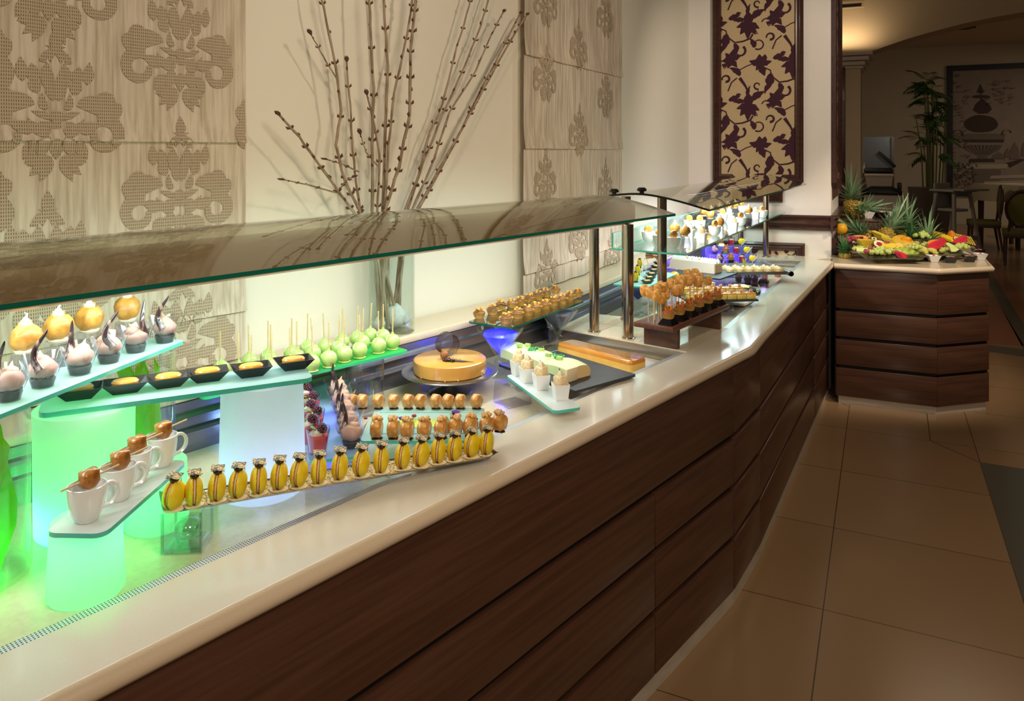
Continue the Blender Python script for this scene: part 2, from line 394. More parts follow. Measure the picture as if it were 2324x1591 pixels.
# far room
def FW(px, Yv=17.0): # point of the far wall (runs along ch) under a pixel column
    c0 = Vector((9.75, 17.0, 0)); k = (px-CX)/F
    t = (k*c0.y-c0.x)/(ch.x-k*ch.y); return c0+ch*t
tag(slab('wall_far', [FW(1700), FW(2900), FW(2900)+dh*.2, FW(1700)+dh*.2], 0, 4.2, M('far_wall_paint', 0xBCAE94, .85)), kind='structure')
b = B(); b.poly([(-4, 5, 3.95), (16, 5, 3.95), (16, 24, 3.95), (-4, 24, 3.95)]); tag(b.done('ceiling', m_ceil, smooth=False), kind='structure')
b = B()
for i in range(5):
    b.box((0, -.16+i*.08, 0), (.5-abs(i-2)*.1, .035, .02))
v = b.done('ceiling_vent', m_dark); v.location = PY(2180, 68, 14.4)-Z*0; v.location.z = 3.935; v.rotation_euler = (0, 0, AH-pi/2)
tag(v, 'dark round slatted vent in the dim ceiling of the far room', 'vent')
# arched bulkhead over the opening
def BH(px, py, Y0=9.0):
    c0 = Vector(((1905-CX)/F*Y0, Y0, 0)); k = (px-CX)/F; t = (k*c0.y-c0.x)/(ch.x-k*ch.y); q = c0+ch*t
    q.z = H-(py-HOR)/F*q.y; return q
arc = [(1700, 124), (1905, 124), (1960, 122), (1978, 117), (2010, 105), (2060, 88), (2115, 72), (2180, 55), (2250, 40), (2330, 26), (2420, 14), (2560, 6)]
b = B(); lo_ = [BH(*a) for a in arc]; n = len(lo_)
vs = []
for q in lo_: vs += [q, Vector((q.x, q.y, 3.95)), q+dh*.45, Vector((q.x, q.y, 3.95))+dh*.45]
b._add(vs, [f for i in range(n-1) for f in ((4*i, 4*i+4, 4*i+5, 4*i+1), (4*i+2, 4*i+3, 4*i+7, 4*i+6), (4*i, 4*i+2, 4*i+6, 4*i+4))])
tag(b.done('trim_1', m_ceil, ang=50), kind='structure')
b = B(); g = BH(1925, 14, 8.97); b.box((0, 0, 0), (.34, .02, .055)); b.box((0, -.012, 0), (.28, .004, .03), mi=1)
v = b.done('air_grille', [m_ceil, m_dark], loc=g-dh*.01, rot=AH-pi/2); tag(v, 'flat rectangular air grille high on the lit bulkhead at top right', 'vent')
# pillar in the hall with cornice and damask panel
pl = thing('pillar', 'beige square pillar with white cornice beyond the dark wall frame', 'pillar', BH(1840, 342)+dh*.05, AH-pi/2)
pl.location.z = 0
wp = (BH(1953, 342)-BH(1840, 342)).length
bb = B(); bb.box((wp/2, .3, 1.4), (wp, .6, 2.8)); bb.done('shaft', M('pillar_paint', 0xD0BC9C, .8), pl, smooth=False)
bb = B()
for z, e, h in ((2.60, .03, .03), (2.645, .05, .05), (2.70, .09, .05), (2.755, .13, .05)): bb.box((wp/2, .3, z), (wp+2*e, .6+2*e, h), bev=.015)
bb.done('cornice', M('white_plaster', 0xD8CCC0, .7), pl)
bb = B(); bb.box((.08, -.025, 1.83), (.6, .05, 1.55), bev=.01); bb.box((.08, -.052, 1.83), (.5, .01, 1.42), mi=1)
pp = bb.done('wall_frame', [m_wood_red, m_flock], pl)
bb = B(); bb.box((wp/2, .3, 1.02), (wp+.06, .66, .14), bev=.02); bb.done('chair_rail', m_wood_red, pl)
light('AREA', 'cove_light', BH(1915, 118, 8.9)+Z*.05-dh*.08, 4.0, (1, .72, .42), .55, .05, target=BH(1920, -60, 9.0)-dh*.06)
# end wall trims
def rail_profile(b, p0, p1, nrm, prof, mi=0):
    # extrude a moulding profile (out, z) from p0 to p1
    vs = []; n = len(prof)
    for p in (p0, p1):
        for o, z in prof: vs.append(p+nrm*o+Z*z)
    b._add(vs, [(i, (i+1) % n, n+(i+1) % n, n+i) for i in range(n)]+[tuple(range(n)), tuple(range(2*n-1, n-1, -1))], mi)
RAIL = [(0, 0), (.022, 0), (.026, .012), (.014, .022), (.020, .034), (.034, .046), (.036, .062), (.022, .074), (.030, .086), (.040, .094), (.040, .104), (0, .104)]
b = B(); rail_profile(b, E0+Z*1.075, E1+Z*1.075+de*.04, ne, RAIL)
ns = Vector((sin(AH), -cos(AH), 0)); rail_profile(b, E1+Z*1.075-ns*0-dh*.04, E1+dh*1.0+Z*1.075, ns, RAIL)
tag(b.done('trim_2', m_wood_red, ang=25), kind='structure')
# ---- damask flock pattern, drawn as thin raised shapes of the panel's own mesh
def leaf2(b, x, y, a, L, W, T, mi=1, curl=0, n=7, y0=0, clip=None, lob=0):
    pts = []; c, s_ = cos(a), sin(a)
    def tr(u, v):
        ang = curl*u/L; return (x+(u*cos(ang)-v*sin(ang))*c-(u*sin(ang)+v*cos(ang))*s_, y+(u*cos(ang)-v*sin(ang))*s_+(u*sin(ang)+v*cos(ang))*c)
    for i in range(n+1):
        t = i/n; w_ = W*sin(pi*t**.8)*(1+(lob*sin(t*pi*5) if lob else 0)); pts.append(tr(t*L, w_/2))
    for i in range(n-1, 0, -1):
        t = i/n; w_ = W*sin(pi*t**.8)*(1+(lob*sin(t*pi*5) if lob else 0)); pts.append(tr(t*L, -w_/2))
    addflat(b, pts, T, mi, clip)
LAY = [0.0]
def addflat(b, pts, T, mi, clip):
    LAY[0] += 1.5e-6
    if clip:
        x0, x1, y0, y1 = clip
        for axis, lim, sg in ((0, x0, 1), (0, x1, -1), (1, y0, 1), (1, y1, -1)):
            o = []
            for i in range(len(pts)):
                p, q = pts[i-1], pts[i]; pi_, qi = (p[axis]-lim)*sg >= 0, (q[axis]-lim)*sg >= 0
                if pi_ != qi:
                    t = (lim-p[axis])/(q[axis]-p[axis]); o.append((p[0]+t*(q[0]-p[0]), p[1]+t*(q[1]-p[1])))
                if qi: o.append(q)
            pts = o
            if len(pts) < 3: return
    b._add([(q[0], q[1]-LAY[0], q[2]) for q in map(T, pts)], [tuple(range(len(pts)))], mi)
def stroke2(b, pts, w0, w1, T, mi=1, clip=None):
    n = len(pts); L = []; R = []
    for i in range(n):
        (x0, y0), (x1, y1) = pts[max(i-1, 0)], pts[min(i+1, n-1)]; l = math.hypot(x1-x0, y1-y0) or 1e-6
        w_ = (w0+(w1-w0)*i/(n-1))/2; nx, ny = -(y1-y0)/l*w_, (x1-x0)/l*w_
        L.append((pts[i][0]+nx, pts[i][1]+ny)); R.append((pts[i][0]-nx, pts[i][1]-ny))
    for i in range(n-1): addflat(b, [L[i], R[i], R[i+1], L[i+1]], T, mi, clip)
def spiral(cx, cy, r0, r1, a0, a1, n=18): return [(cx+(r0+(r1-r0)*i/n)*cos(a0+(a1-a0)*i/n), cy+(r0+(r1-r0)*i/n)*sin(a0+(a1-a0)*i/n)) for i in range(n+1)]
def flock_cell(b, ox, oy, T, clip, mi=1, k=1.0):
    D = radians; LAY[0] = 0
    def L(x, y, a, l, w_, curl=0, lob=.12): leaf2(b, ox+x*k, oy+y*k, D(a), l*k*1.18, w_*k*1.45, T, mi, D(curl), 9, clip=clip, lob=lob)
    def S(pts, a, c): stroke2(b, [(ox+x*k, oy+y*k) for x, y in pts], a*k*1.5, c*k*1.5, T, mi, clip)
    # big lily: bulb and ragged petals (units: pixels of the photograph)
    L(0, -12, 90, 26, 15, lob=0); L(0, 8, 110, 24, 6, -30)
    for a, l, w_ in ((200, 24, 9), (235, 27, 11), (268, 32, 12), (300, 27, 11), (330, 24, 10)): L(0, -8, a, l, w_)
    L(8, 0, 62, 30, 11, -25); L(-8, -2, 160, 22, 8, 20); L(10, 4, 30, 20, 7, 30)
    # small flower
    for a, l in ((20, 20), (75, 22), (130, 17), (190, 18), (250, 19), (305, 20)): L(59, 3, a, l, 8.5)
    S([(59, 3), (48, -8), (40, -12)], 3, 6)
    # open flower
    for a, l, w_ in ((95, 20, 12), (160, 22, 10), (15, 22, 9), (290, 24, 11), (235, 14, 7)): L(26, -104, a, l, w_)
    L(34, -96, 80, 13, 8, lob=0)
    # hanging feather leaf and scrolls
    L(49, -124, 262, 32, 13); L(49, -150, 200, 22, 7, 40); S(spiral(20, -152, 4, 9, 0, 5), 1.5, 3)
    S(spiral(22, -58, 12, 9, -2.2, 2.6), 2.5, 1.6); L(12, -66, 80, 20, 9, 30)
    S([(10, -34), (4, -44), (-12, -50), (-30, -52), (-44, -40), (-48, -30)], 3, 1.8)
    S(spiral(-18, -72, 12, 9, 1.0, -3.8), 4, 1.5); L(-32, -54, -45, 24, 9, -40)
    S(spiral(48, -42, 9, 6, 3.4, -1.8), 2, 4); L(78, -36, 100, 26, 10, 40); S([(78, -40), (90, -58), (96, -70)], 5, 2)
    S([(52, -70), (60, -50), (72, -40)], 2, 2); S([(36, -112), (48, -118), (49, -128)], 2, 2); S([(78, -22), (92, -14), (108, -8)], 1.6, 1.6)
    L(-44, 2, 20, 24, 9); L(-16, 14, 150, 14, 5, 60); S([(0, 20), (-6, 32), (-10, 44)], 3, 1.5); S([(8, -30), (20, -34), (14, -22)], 2, 2)
    S(spiral(40, -10, 11, 8, 2.9, -1.2), 2, 1.4); L(92, -100, 200, 13, 6)
def frame_panel(name, label, c, wd, z0, z1, notch, ang, nrm, axis, px0=None, depth=.035, floorcut=None):
    # picture-frame moulding with notched corners round a flock paper panel; local x along wall, z up
    t = thing(name, label, 'wall panel', c, ang)
    def outline(ins):
        W = wd/2-ins; lo, hi = z0+ins, z1-ins
        if not notch: return [(-W, lo), (W, lo), (W, hi), (-W, hi)]
        n_ = notch; return [(-W+n_, lo), (W-n_, lo), (W-n_, lo+n_*.55), (W-n_*.55, lo+n_), (W, lo+n_), (W, hi), (-W, hi), (-W, lo+n_), (-W+n_*.55, lo+n_), (-W+n_, lo+n_*.55)]
    b = B(); prof = [(0, 0), (0, depth*.8), (.012, depth), (.022, depth*.7), (.030, depth*.85), (.042, depth*.5), (.050, depth*.55), (.058, .004)]
    rings = []
    for ins, o in prof: rings.append([(x, -o, z) for x, z in outline(ins)])
    n = len(rings[0]); vs = [v for r in rings for v in r]
    b._add(vs, [(k*n+i, k*n+(i+1) % n, (k+1)*n+(i+1) % n, (k+1)*n+i) for k in range(len(rings)-1) for i in range(n)])
    b.done('frame', m_wood_red, t, ang=25)
    b = B(); o_ = outline(.055); b.poly([(x, -.004, z) for x, z in o_], 0)
    W = wd/2-.058; k = .00306; T = lambda q: (q[0], -.0052, q[1])
    zl = z0+.058+(notch or 0); clips = [(-W, W, zl, z1-.058)]+([(-W+notch, W-notch, z0+.058, zl)] if notch else [])
    for i in range(-2, 4):
        for j in range(-8, 5):
            ox, oy = -.06+i*97*k*2+(j % 2)*97*k, 2.54+j*93.5*k
            if not (z0-.5 < oy < z1+.6 and -W-.45 < ox < W+.35): continue
            for cl in clips: flock_cell(b, ox, oy, T, cl, 1, k)
    b.done('wallpaper', [m_paper, m_flock], t, smooth=False)
    return t
def on_end(px): # point on the end wall in a pixel column
    k = (px-CX)/F; t = (k*E0.y-E0.x)/(de.x-k*de.y); return E0+de*t
pa, pb_ = on_end(1618), on_end(1823)
frame_panel('damask_panel', 'tall dark wood frame with notched corners around burgundy floral wallpaper on the end wall', (pa+pb_)/2+ne*.002, (pb_-pa).length, 1.262, 3.4, .135, AE, ne, de)
pc_, pd = on_end(1560), on_end(1826)
frame_panel('low_wall_frame', 'low dark wood wall frame with floral paper cut off by the counter below the rail', (pc_+pd)/2+ne*.002, (pd-pc_).length, .40, .985, 0, AE, ne, de)
cs = E1+dh*.42+ns*.002
frame_panel('side_panel', 'dark wood wall frame seen edge-on on the narrow side of the end wall', cs, .78, 1.30, 3.4, .10, AH, ns, dh)
frame_panel('low_side_frame', 'dark wood frame behind the orange on the narrow wall side above the fruit counter', E1+dh*.35+ns*.002, .5, .905, .985+.03, 0, AH, ns, dh)
# ---------------------------------------------------------------- counters
FR, ST, WB, LG, WL = 1.115, 1.258, 1.874, 1.90, 2.08   # front, strip edge, well back, ledge front, wall (run 1)
FR2, ST2, WB2, LG2, WL2 = .585, .717, 1.335, 1.36, 1.54
ZT = .90; ZW = .85
SA, SB = 2.506, 3.131; SC = 5.29
V1 = S1(2.285+.0, 1.132); 
V1 = P(1684, 807, .86); V2 = P(1722, 782, .86)
FRe1 = S1(d1.dot(V1), FR); FRe2 = S2(d2.dot(V2), FR2)
ENDF = P(1890, 592, .90)
WC = S2(d2.dot(E0)-.02, WL2-.0)
tiles = thing('pastry_counter', 'long bent dark wood pastry counter with beige quartz top along the wall', 'counter')
def top(name, pts, mats=None, z0=.862, z1=ZT, par=None): return slab(name, pts, z0, z1, mats or m_top, par if par is not None else tiles)
top('worktop', [S1(-.8, FR), FRe1, FRe2, S2(SB, ST2), S1(SA, ST), S1(-.8, ST)], par=tiles)
b = B()
mid = [S1(SA, ST), S2(SB, ST2), S2(SB, WB2), S1(SA, WB+.03)]
b.prism([XY(q) for q in [S1(SA, ST), S2(SB, ST2), S2(SB, WL2-.02), BEND-w1*.02, S1(SA, WL-.02)]], .862, ZT, 0)
# tile joints inside the corner area
for t in (.33, .66):
    a = S1(SA, ST).lerp(S1(SA, WB), t); c = S2(SB, ST2).lerp(S2(SB, WB2), t); q = (c-a).normalized(); nn = Vector((-q.y, q.x, 0))*.0012
    b.poly([a-nn+Z*.9004, c-nn+Z*.9004, c+nn+Z*.9004, a+nn+Z*.9004], 1)
a = S1(SA, ST).lerp(S2(SB, ST2), .52); c = S1(SA, WB).lerp(S2(SB, WB2), .52); q = (c-a).normalized(); nn = Vector((-q.y, q.x, 0))*.0012
b.poly([a-nn+Z*.9004, a+nn+Z*.9004, c+nn+Z*.9004, c-nn+Z*.9004], 1)
b.done('worktop_corner', [m_tile, m_joint], tiles, smooth=False)
top('worktop', [FRe2, ENDF, S2(5.42, WL2-.2), S2(SC, WB2), S2(SC, ST2), S2(SB, ST2)], par=tiles)
top('worktop', [S2(SC, ST2+.0), S2(SC, WB2+.2), E0-Z*0, E1, ENDF+dh*.18], par=tiles, z1=ZT-.0005)
# rounded nosing along the front
b = B()
def nosing(b, pts, r=.019, zc=.881, mi=0):
    prof = [(.0, .019), (.004, .0187), (.010, .016), (.017, .008), (.019, 0), (.017, -.008), (.010, -.016), (0, -.019)]
    rings = []
    for i, q in enumerate(pts):
        t = (pts[min(i+1, len(pts)-1)]-pts[max(i-1, 0)]).normalized(); nn = Vector((t.y, -t.x, 0))
        rings.append([q+nn*o+Z*(zc+z) for o, z in prof])
    n = len(prof); vs = [v for r_ in rings for v in r_]
    b._add(vs, [(k*n+i, k*n+i+1, (k+1)*n+i+1, (k+1)*n+i) for k in range(len(rings)-1) for i in range(n-1)]+[tuple(range(n)), tuple(range(len(vs)-1, len(vs)-n-1, -1))], mi)
V1b, V2b = FRe1.lerp(FRe2, .03), FRe1.lerp(FRe2, .97)
nosing(b, [S1(-.8, FR), FRe1-d1*.02, FRe1+d1*.0, FRe2, FRe2+d2*.03, ENDF.copy()-Z*.9])
for q, t in ((FRe1+d1*.02, d1), (FRe2-d2*.0, d2)):
    nosing(b, [q-Z*0, q+t*.0018], mi=1) if False else None
b.done('nosing', [m_lip, m_groove], tiles, ang=50)
# well floors, walls, perforated strips, ribbed risers, ledge
m, nt, p, out = newmat('perforated_steel'); m_perf = m
tc = nt.nodes.new('ShaderNodeTexCoord'); vo = nt.nodes.new('ShaderNodeTexVoronoi'); vo.voronoi_dimensions = '2D'; vo.inputs['Scale'].default_value = 190; vo.inputs['Randomness'].default_value = 0
mpp = nt.nodes.new('ShaderNodeMapping'); nt.links.new(tc.outputs['Object'], mpp.inputs[0]); nt.links.new(mpp.outputs[0], vo.inputs['Vector'])
rr = nt.nodes.new('ShaderNodeValToRGB'); rr.color_ramp.elements[0].position = .27; rr.color_ramp.elements[1].position = .31
rr.color_ramp.elements[0].color = rgb(0x1C2024); rr.color_ramp.elements[1].color = rgb(0xD4D6D6)
nt.links.new(vo.outputs['Distance'], rr.inputs[0]); nt.links.new(rr.outputs[0], p.inputs['Base Color']); p.inputs['Roughness'].default_value = .35; p.inputs['Metallic'].default_value = .35
def well(s0, s1, st, wb, lg, wl, ang, fr, name, label, end0=True):
    t = tiles
    def fin(o): o.rotation_euler = (0, 0, ang); return o
    b = B(); b.prism([(s0, st), (s1, st), (s1, wb), (s0, wb)], ZW-.01, ZW); 
    if s0 < 0:
        for js in (1.20,): b.box((js, (st+wb)/2, ZW+.0002), (.004, wb-st, .0006), mi=1)
    fin(b.done('well_floor', [m_tile, m_joint], t, smooth=False))
    b = B()
    b.box(((s0+s1)/2, st-.001, (ZT+ZW)/2-.002), (s1-s0, .004, ZT-ZW-.006)); b.box((s1+.002, (st+wb)/2, (ZT+ZW)/2-.002), (.004, wb-st, ZT-ZW-.006))
    if end0: b.box((s0-.002, (st+wb)/2, (ZT+ZW)/2-.002), (.004, wb-st, ZT-ZW-.006))
    fin(b.done('well_wall', m_steel, t, smooth=False))
    b = B(); b.box(((s0+s1)/2, st+.0135, ZT-.006), (s1-s0, .027, .0018))
    for k in range(int((s1-s0)/.6)+1): b.box((min(s1-.02, s0+.02+k*.6), st+.0135, ZW+.0215), (.01, .01, .043))
    fin(b.done('perforated_strip', m_perf, t, smooth=False))
    b = B(); prof = [(wb, ZW), (wb+.004, ZW+.05), (wb-.006, ZW+.052), (wb-.002, ZW+.060), (wb+.008, ZW+.064), (wb+.010, ZW+.088), (wb-.002, ZW+.09), (wb+.002, ZW+.098), (wb+.014, ZW+.102), (wb+.016, ZW+.125), (lg+.02, ZW+.13)]
    vs = []
    for s in ((s0, s1+.115) if s0 < 0 else (2.74, s1+.04)): vs += [(s, y, z) for y, z in prof]
    n = len(prof); b._add(vs, [(i, i+1, n+i+1, n+i) for i in range(n-1)]); fin(b.done('ribbed_riser', m_riser, t, smooth=False))
    return t
well(-.8, SA, ST, WB, LG, WL, A1, FR, 'cold_display_well', 'long recessed cold display well with ribbed steel back at left', False)
well(SB, SC, ST2, WB2, LG2, WL2, A2, FR2, 'cold_display_well', 'far recessed display well beyond the steel posts near the end wall')
lg = tiles
b = B(); b.prism([XY(q) for q in [S1(-.8, LG), S1(3.2, LG).lerp(S1(3.2, LG), 0) if False else (d1*2.62+w1*LG), S2(2.80, LG2), S2(5.33, LG2), E0-w2*.004, BEND-w1*.003-w2*.003, S1(-.8, WL-.003)]], .975, 1.0)
lgo = b.done('ledge_top', m_lip, lg, smooth=False)
b = B()
nos = [S1(-.8, LG), d1*2.62+w1*LG, S2(2.80, LG2), S2(5.33, LG2)]
vs = []; prof = [(0, 1.0), (.009, .997), (.0125, .9875), (.009, .978), (0, .975)]
for i, q in enumerate(nos):
    t = (nos[min(i+1, 3)]-nos[max(i-1, 0)]).normalized(); nn = Vector((t.y, -t.x, 0)); vs += [Vector((q.x, q.y, 0))+nn*o+Z*z for o, z in prof]
b._add(vs, [(5*k+i, 5*k+i+1, 5*k+6+i, 5*k+5+i) for k in range(3) for i in range(4)]); b.done('ledge_nosing', m_lip, lg, ang=50)
# front panels of the counter
PF = FR+.008; PF2 = FR2+.008
rows = [(.612, .858), (.432, .592), (.250, .412), (.052, .230)]
def panel(fr, s0, s1, z0, z1, i, th=.018):
    a = S1 if fr == 1 else S2; yy = PF if fr == 1 else PF2; A = A1 if fr == 1 else A2
    b = B(); b.box(((s1-s0)/2, th/2, (z1-z0)/2), (s1-s0-.004, th, z1-z0), bev=.003)
    nm = 'front_panel' if i == 0 else 'drawer_front'
    return b.done(nm, m_wood, tiles, loc=a(s0, yy, z0), rot=A)
s1e = d1.dot(FRe1)-.012; s2b = d2.dot(FRe2)+.02; s2e = d2.dot(ENDF)+.06
for i, (z0, z1) in enumerate(rows):
    cuts = [-.8, 2.60-.0, ] if i == 0 else [-.8, 2.03, 2.60]
    if i == 0: cuts = [-.8, s1e-.06] if False else [-.8, 2.60]
    for a, c in zip(cuts, cuts[1:]): panel(1, a, c, z0, z1, i)
    for a, c in zip([s2b+.03, 4.75, s2e], [4.75, s2e]): panel(2, a, c, z0, z1, i)
    # corner pieces
    q0, q1 = S1(2.604, PF), S2(s2b+.028, PF2)
    b = B(); L = (q1-q0).length; b.box((L/2, .009, (z1-z0)/2), (L-.004, .018, z1-z0), bev=.003)
    b.done('front_panel' if i == 0 else 'drawer_front', m_wood, tiles, loc=Vector((q0.x, q0.y, z0)), rot=atan2((q1-q0).y, (q1-q0).x))
b = B(); b.prism([XY(q) for q in [S1(-.8, PF+.019), S1(2.604, PF+.019), S2(s2b+.028, PF2+.019), S2(s2e, PF2+.019), S2(s2e, PF2+.06), S2(s2b+.05, PF2+.06), S1(2.58, PF+.06), S1(-.8, PF+.06)]], .0, .845)
b.done('carcass', m_groove, tiles, smooth=False)
b = B(); b.prism([XY(q) for q in [S1(-.8, PF+.004), S1(2.604, PF+.004), S2(s2b+.028, PF2+.004), S2(s2e, PF2+.004), S2(s2e, PF2+.02), S2(s2b+.03, PF2+.02), S1(2.60, PF+.02), S1(-.8, PF+.02)]], .0, .05)
b.done('plinth', m_toe, tiles, smooth=False)
# fruit counter
G0 = P(1893, 597, .90); G1 = P(2130, 610, .90); G2 = P(2250, 604, .90)
G0 = Vector((G0.x, G0.y, 0)); G1 = Vector((G1.x, G1.y, 0)); G2 = Vector((G2.x, G2.y, 0)); G3 = G2+dh*1.15
GB = E1+dh*1.15+ns*.003
fc = thing('fruit_counter', 'dark wood counter with cut corner and pale top carrying the fruit platters', 'counter')
outl = [E1+ns*.003+dh*.0, G0, G1, G2, G3, GB]
slab('worktop', outl, .872, .9, M('pale_beige_top', 0xC9B797, .2, coat=.3), fc)
b = B(); nosing(b, [G0, G1-ch*.002, G1+ch*.002, G2-(G2-G1).normalized()*.002, G2+dh*.002, G3], zc=.881); b.done('nosing', m_lip, fc, ang=50)
cen = (E1+G1+G3)/3
def inset(pts, d):
    out = []
    n = len(pts)
    for i in range(n):
        a, q, c = pts[i-1], pts[i], pts[(i+1) % n]; e1 = (q-a).normalized(); e2 = (c-q).normalized(); n1 = Vector((-e1.y, e1.x, 0)); n2 = Vector((-e2.y, e2.x, 0))
        k = (n1+n2); k = k/(k.dot(n1)); out.append(q+k*d)
    return out
ins = inset(outl, .012)
for i, (z0, z1) in enumerate(rows):
    for a, c, nm in ((ins[1]+(ins[0]-ins[1]).normalized()*.14, ins[1], ''), (ins[1], ins[2], ''), (ins[2], ins[3], ''), (ins[3], ins[4], '')):
        L = (c-a).length; an = atan2((c-a).y, (c-a).x)
        b = B(); b.box((L/2, .009, (z1-z0)/2), (L-.002, .018, z1-z0), bev=.002)
        b.done('front_panel' if i == 0 else 'drawer_front', m_wood, fc, loc=Vector((a.x, a.y, z0)), rot=an)
slab('carcass', inset(outl, .032), .05, .871, m_groove, fc)
slab('plinth', inset(outl, .028), 0, .05, m_toe, fc)
b = B(); b.box((.24, .2, .0975), (.46, .4, .195), bev=.004)
tb = thing('wooden_riser', 'dark wooden box riser at the back of the fruit counter', 'riser', E1+dh*.55+ns*.012+Z*.901, AH-pi/2)
b.done('box_body', m_wood, tb); b = B(); b.box((.245, .2, .201), (.475, .41, .012), bev=.003); b.done('box_lid', m_wood, tb)
TIER = .901+.2075
# ---------------------------------------------------------------- glass canopies (sneeze guards), posts, lamp housings
def canopy(name, label, ang, s0, s1, yf, yb, posts, frame_fn):
    t = thing(name, label, 'canopy', (0, 0, 0), ang)
    b = B(); n = 14; prof = []
    for i in range(n+1):
        u = i/n; y = yf+(yb-yf)*u; z = 1.402+.056*sin(min(1, u*1.25)*pi/2)-.012*max(0, (u-.55)/.45)**2
        prof.append((y, z))
    th = .008
    vs = [];
    for s in (s0, s1):
        for y, z in prof: vs.append((s, y, z))
        for y, z in prof: vs.append((s, y, z-th))
    m = n+1
    b._add(vs, [(i, i+1, 2*m+i+1, 2*m+i) for i in range(n)]+[(m+i, 3*m+i, 3*m+i+1, m+i+1) for i in range(n)], 0)
    b._add(vs, [(0, 2*m, 3*m, m), (n, m+n, 3*m+n, 2*m+n)], 1)
    for k in (0, 2*m): b._add(vs, [(k+i, k+m+i, k+m+i+1, k+i+1) for i in range(n)], 2)
    b.done('curved_glass', [m_canopy, m_edge, m_blackedge], t, ang=60)
    return t
m_blackedge = M('glass_end_edge', 0x14201C, .2, coat=.4)
c1 = canopy('glass_canopy', 'long curved glass sneeze guard with brown lamp housing over the left pastries', A1, -.8, d1.dot(P(1545, 487, 1.40)), ST-.012, ST+.42, None, None)
b = B(); b.box(((-.8+2.598)/2, 1.60, 1.377), (3.398, .17, .082), bev=.022)
m_house = M('brown_housing', 0xB98A68, .35, metal=.1, coat=.3)
b.done('lamp_housing', m_house, c1)
b = B(); b.box(((-.8+2.58)/2, 1.60, 1.334), (3.3, .035, .006)); b.done('lamp_tube', M('lamp_diffuser', 0xF4F6F2, .4, emit=0xF4FAF0, es=5), c1, smooth=False)
c2 = canopy('glass_canopy', 'far curved glass sneeze guard reflecting the floral panel, pinned by two black knobs', A2, d2.dot(P(1608, 474, 1.404)), 5.36, ST2+.003, ST2+.40, None, None)
b = B(); sl = d2.dot(P(1608, 474, 1.404)); b.box(((sl+.75+5.33)/2, ST2+.30, 1.422), (5.33-sl-.75, .06, .022), bev=.006); b.done('lamp_housing', m_post, c2)
b = B(); b.box(((sl+.75+5.33)/2, ST2+.30, 1.409), (5.33-sl-.85, .03, .005)); b.done('lamp_tube', M('lamp_diffuser_cool', 0xF4F6FF, .4, emit=0xE8EEFF, es=8), c2, smooth=False)
for y in (.40, .285):
    b = B(); b.lathe([(0, 0), (.009, 0), (.009, .012), (.018, .014), (.019, .022), (.012, .028), (0, .028)], 16)
    z = 1.402+.056-.006 if y < .35 else 1.444
    b.done('knob', m_black, c2, loc=(sl+.03, ST2+y-.01, z-.004))
def post(parent, ang, s, y, z0, z1):
    b = B(); b.lathe([(0, z0), (.026, z0), (.026, z0+.003), (.0195, z0+.005), (.0195, z1), (0, z1)], 24)
    b.done('post', m_post, parent, loc=(s, y, 0))
for s, y, z in ((2.545, 1.524, 1.337), (2.55, 1.684, 1.337)): post(c1, A1, s, y, .9, z)
post(c1, A1, -.6, 1.524, .86, 1.337)
for s, y, z in ((3.078, .978, 1.437), (3.10, 1.143, 1.425), (5.355, .978, 1.437), (5.355, 1.143, 1.425)): post(c2, A2, s, y, .9, z)
# glass shelf
sh = thing('glass_shelf', 'clear glass shelf with aqua edges carrying cups and cubes over the far well', 'shelf', (0, 0, 0), A2)
b = B(); b.prism([(3.037, .868), (5.46, .868), (5.30, 1.196), (3.07, 1.196)], 1.195, 1.203, 0, 1); b.done('shelf_glass', [m_shelf, m_edge_l], sh, smooth=False)
b = B(); b.box((4.22, 1.194, 1.235), (2.3, .006, .062), mi=0); b.box((3.07, 1.194, 1.235), (.004, .0065, .063), mi=1); b.box((4.22, 1.194, 1.266), (2.3, .0065, .003), mi=1)
b.done('rear_guard', [m_shelf, m_edge_l], sh, smooth=False)
for s in (3.09, 5.355): 
    b = B(); b.cyl((0, .025, 0), (0, .05, 0), .014, .018); b.cyl((0, .02, -.0), (0, .0, 0), .012); b.done('bracket', M('copper_knob', 0xB98A68, .2, metal=1), sh, loc=(s, .978+.02, 1.182))
# ---------------------------------------------------------------- fabric blinds with open-weave damask motifs
def fabric_mat(name, base, dark, rot):
    m, nt, p, out = newmat(name); p.inputs['Roughness'].default_value = .9
    tc = nt.nodes.new('ShaderNodeTexCoord')
    def noise_(scale, st, det=3):
        mp = nt.nodes.new('ShaderNodeMapping'); mp.inputs['Scale'].default_value = st; nt.links.new(tc.outputs['Object'], mp.inputs[0])
        n = nt.nodes.new('ShaderNodeTexNoise'); n.inputs['Scale'].default_value = scale; n.inputs['Detail'].default_value = det; nt.links.new(mp.outputs[0], n.inputs['Vector']); return n
    n1 = noise_(90, (1, 1, .05)); n2 = noise_(9, (1, 1, .6))
    add = nt.nodes.new('ShaderNodeMath'); add.operation = 'MULTIPLY_ADD'; add.inputs[1].default_value = .35
    nt.links.new(n2.outputs[0], add.inputs[0]); nt.links.new(n1.outputs[0], add.inputs[2])
    r = nt.nodes.new('ShaderNodeValToRGB'); r.color_ramp.elements[0].position = .5; r.color_ramp.elements[1].position = .78
    r.color_ramp.elements[0].color = rgb(dark); r.color_ramp.elements[1].color = rgb(base)  # pleat shade put into the colour: darker where the bump sinks
    nt.links.new(add.outputs[0], r.inputs[0]); nt.links.new(r.outputs[0], p.inputs['Base Color'])
    bp = nt.nodes.new('ShaderNodeBump'); bp.inputs['Strength'].default_value = .7; bp.inputs['Distance'].default_value = .006
    nt.links.new(add.outputs[0], bp.inputs['Height']); nt.links.new(bp.outputs['Normal'], p.inputs['Normal']); return m
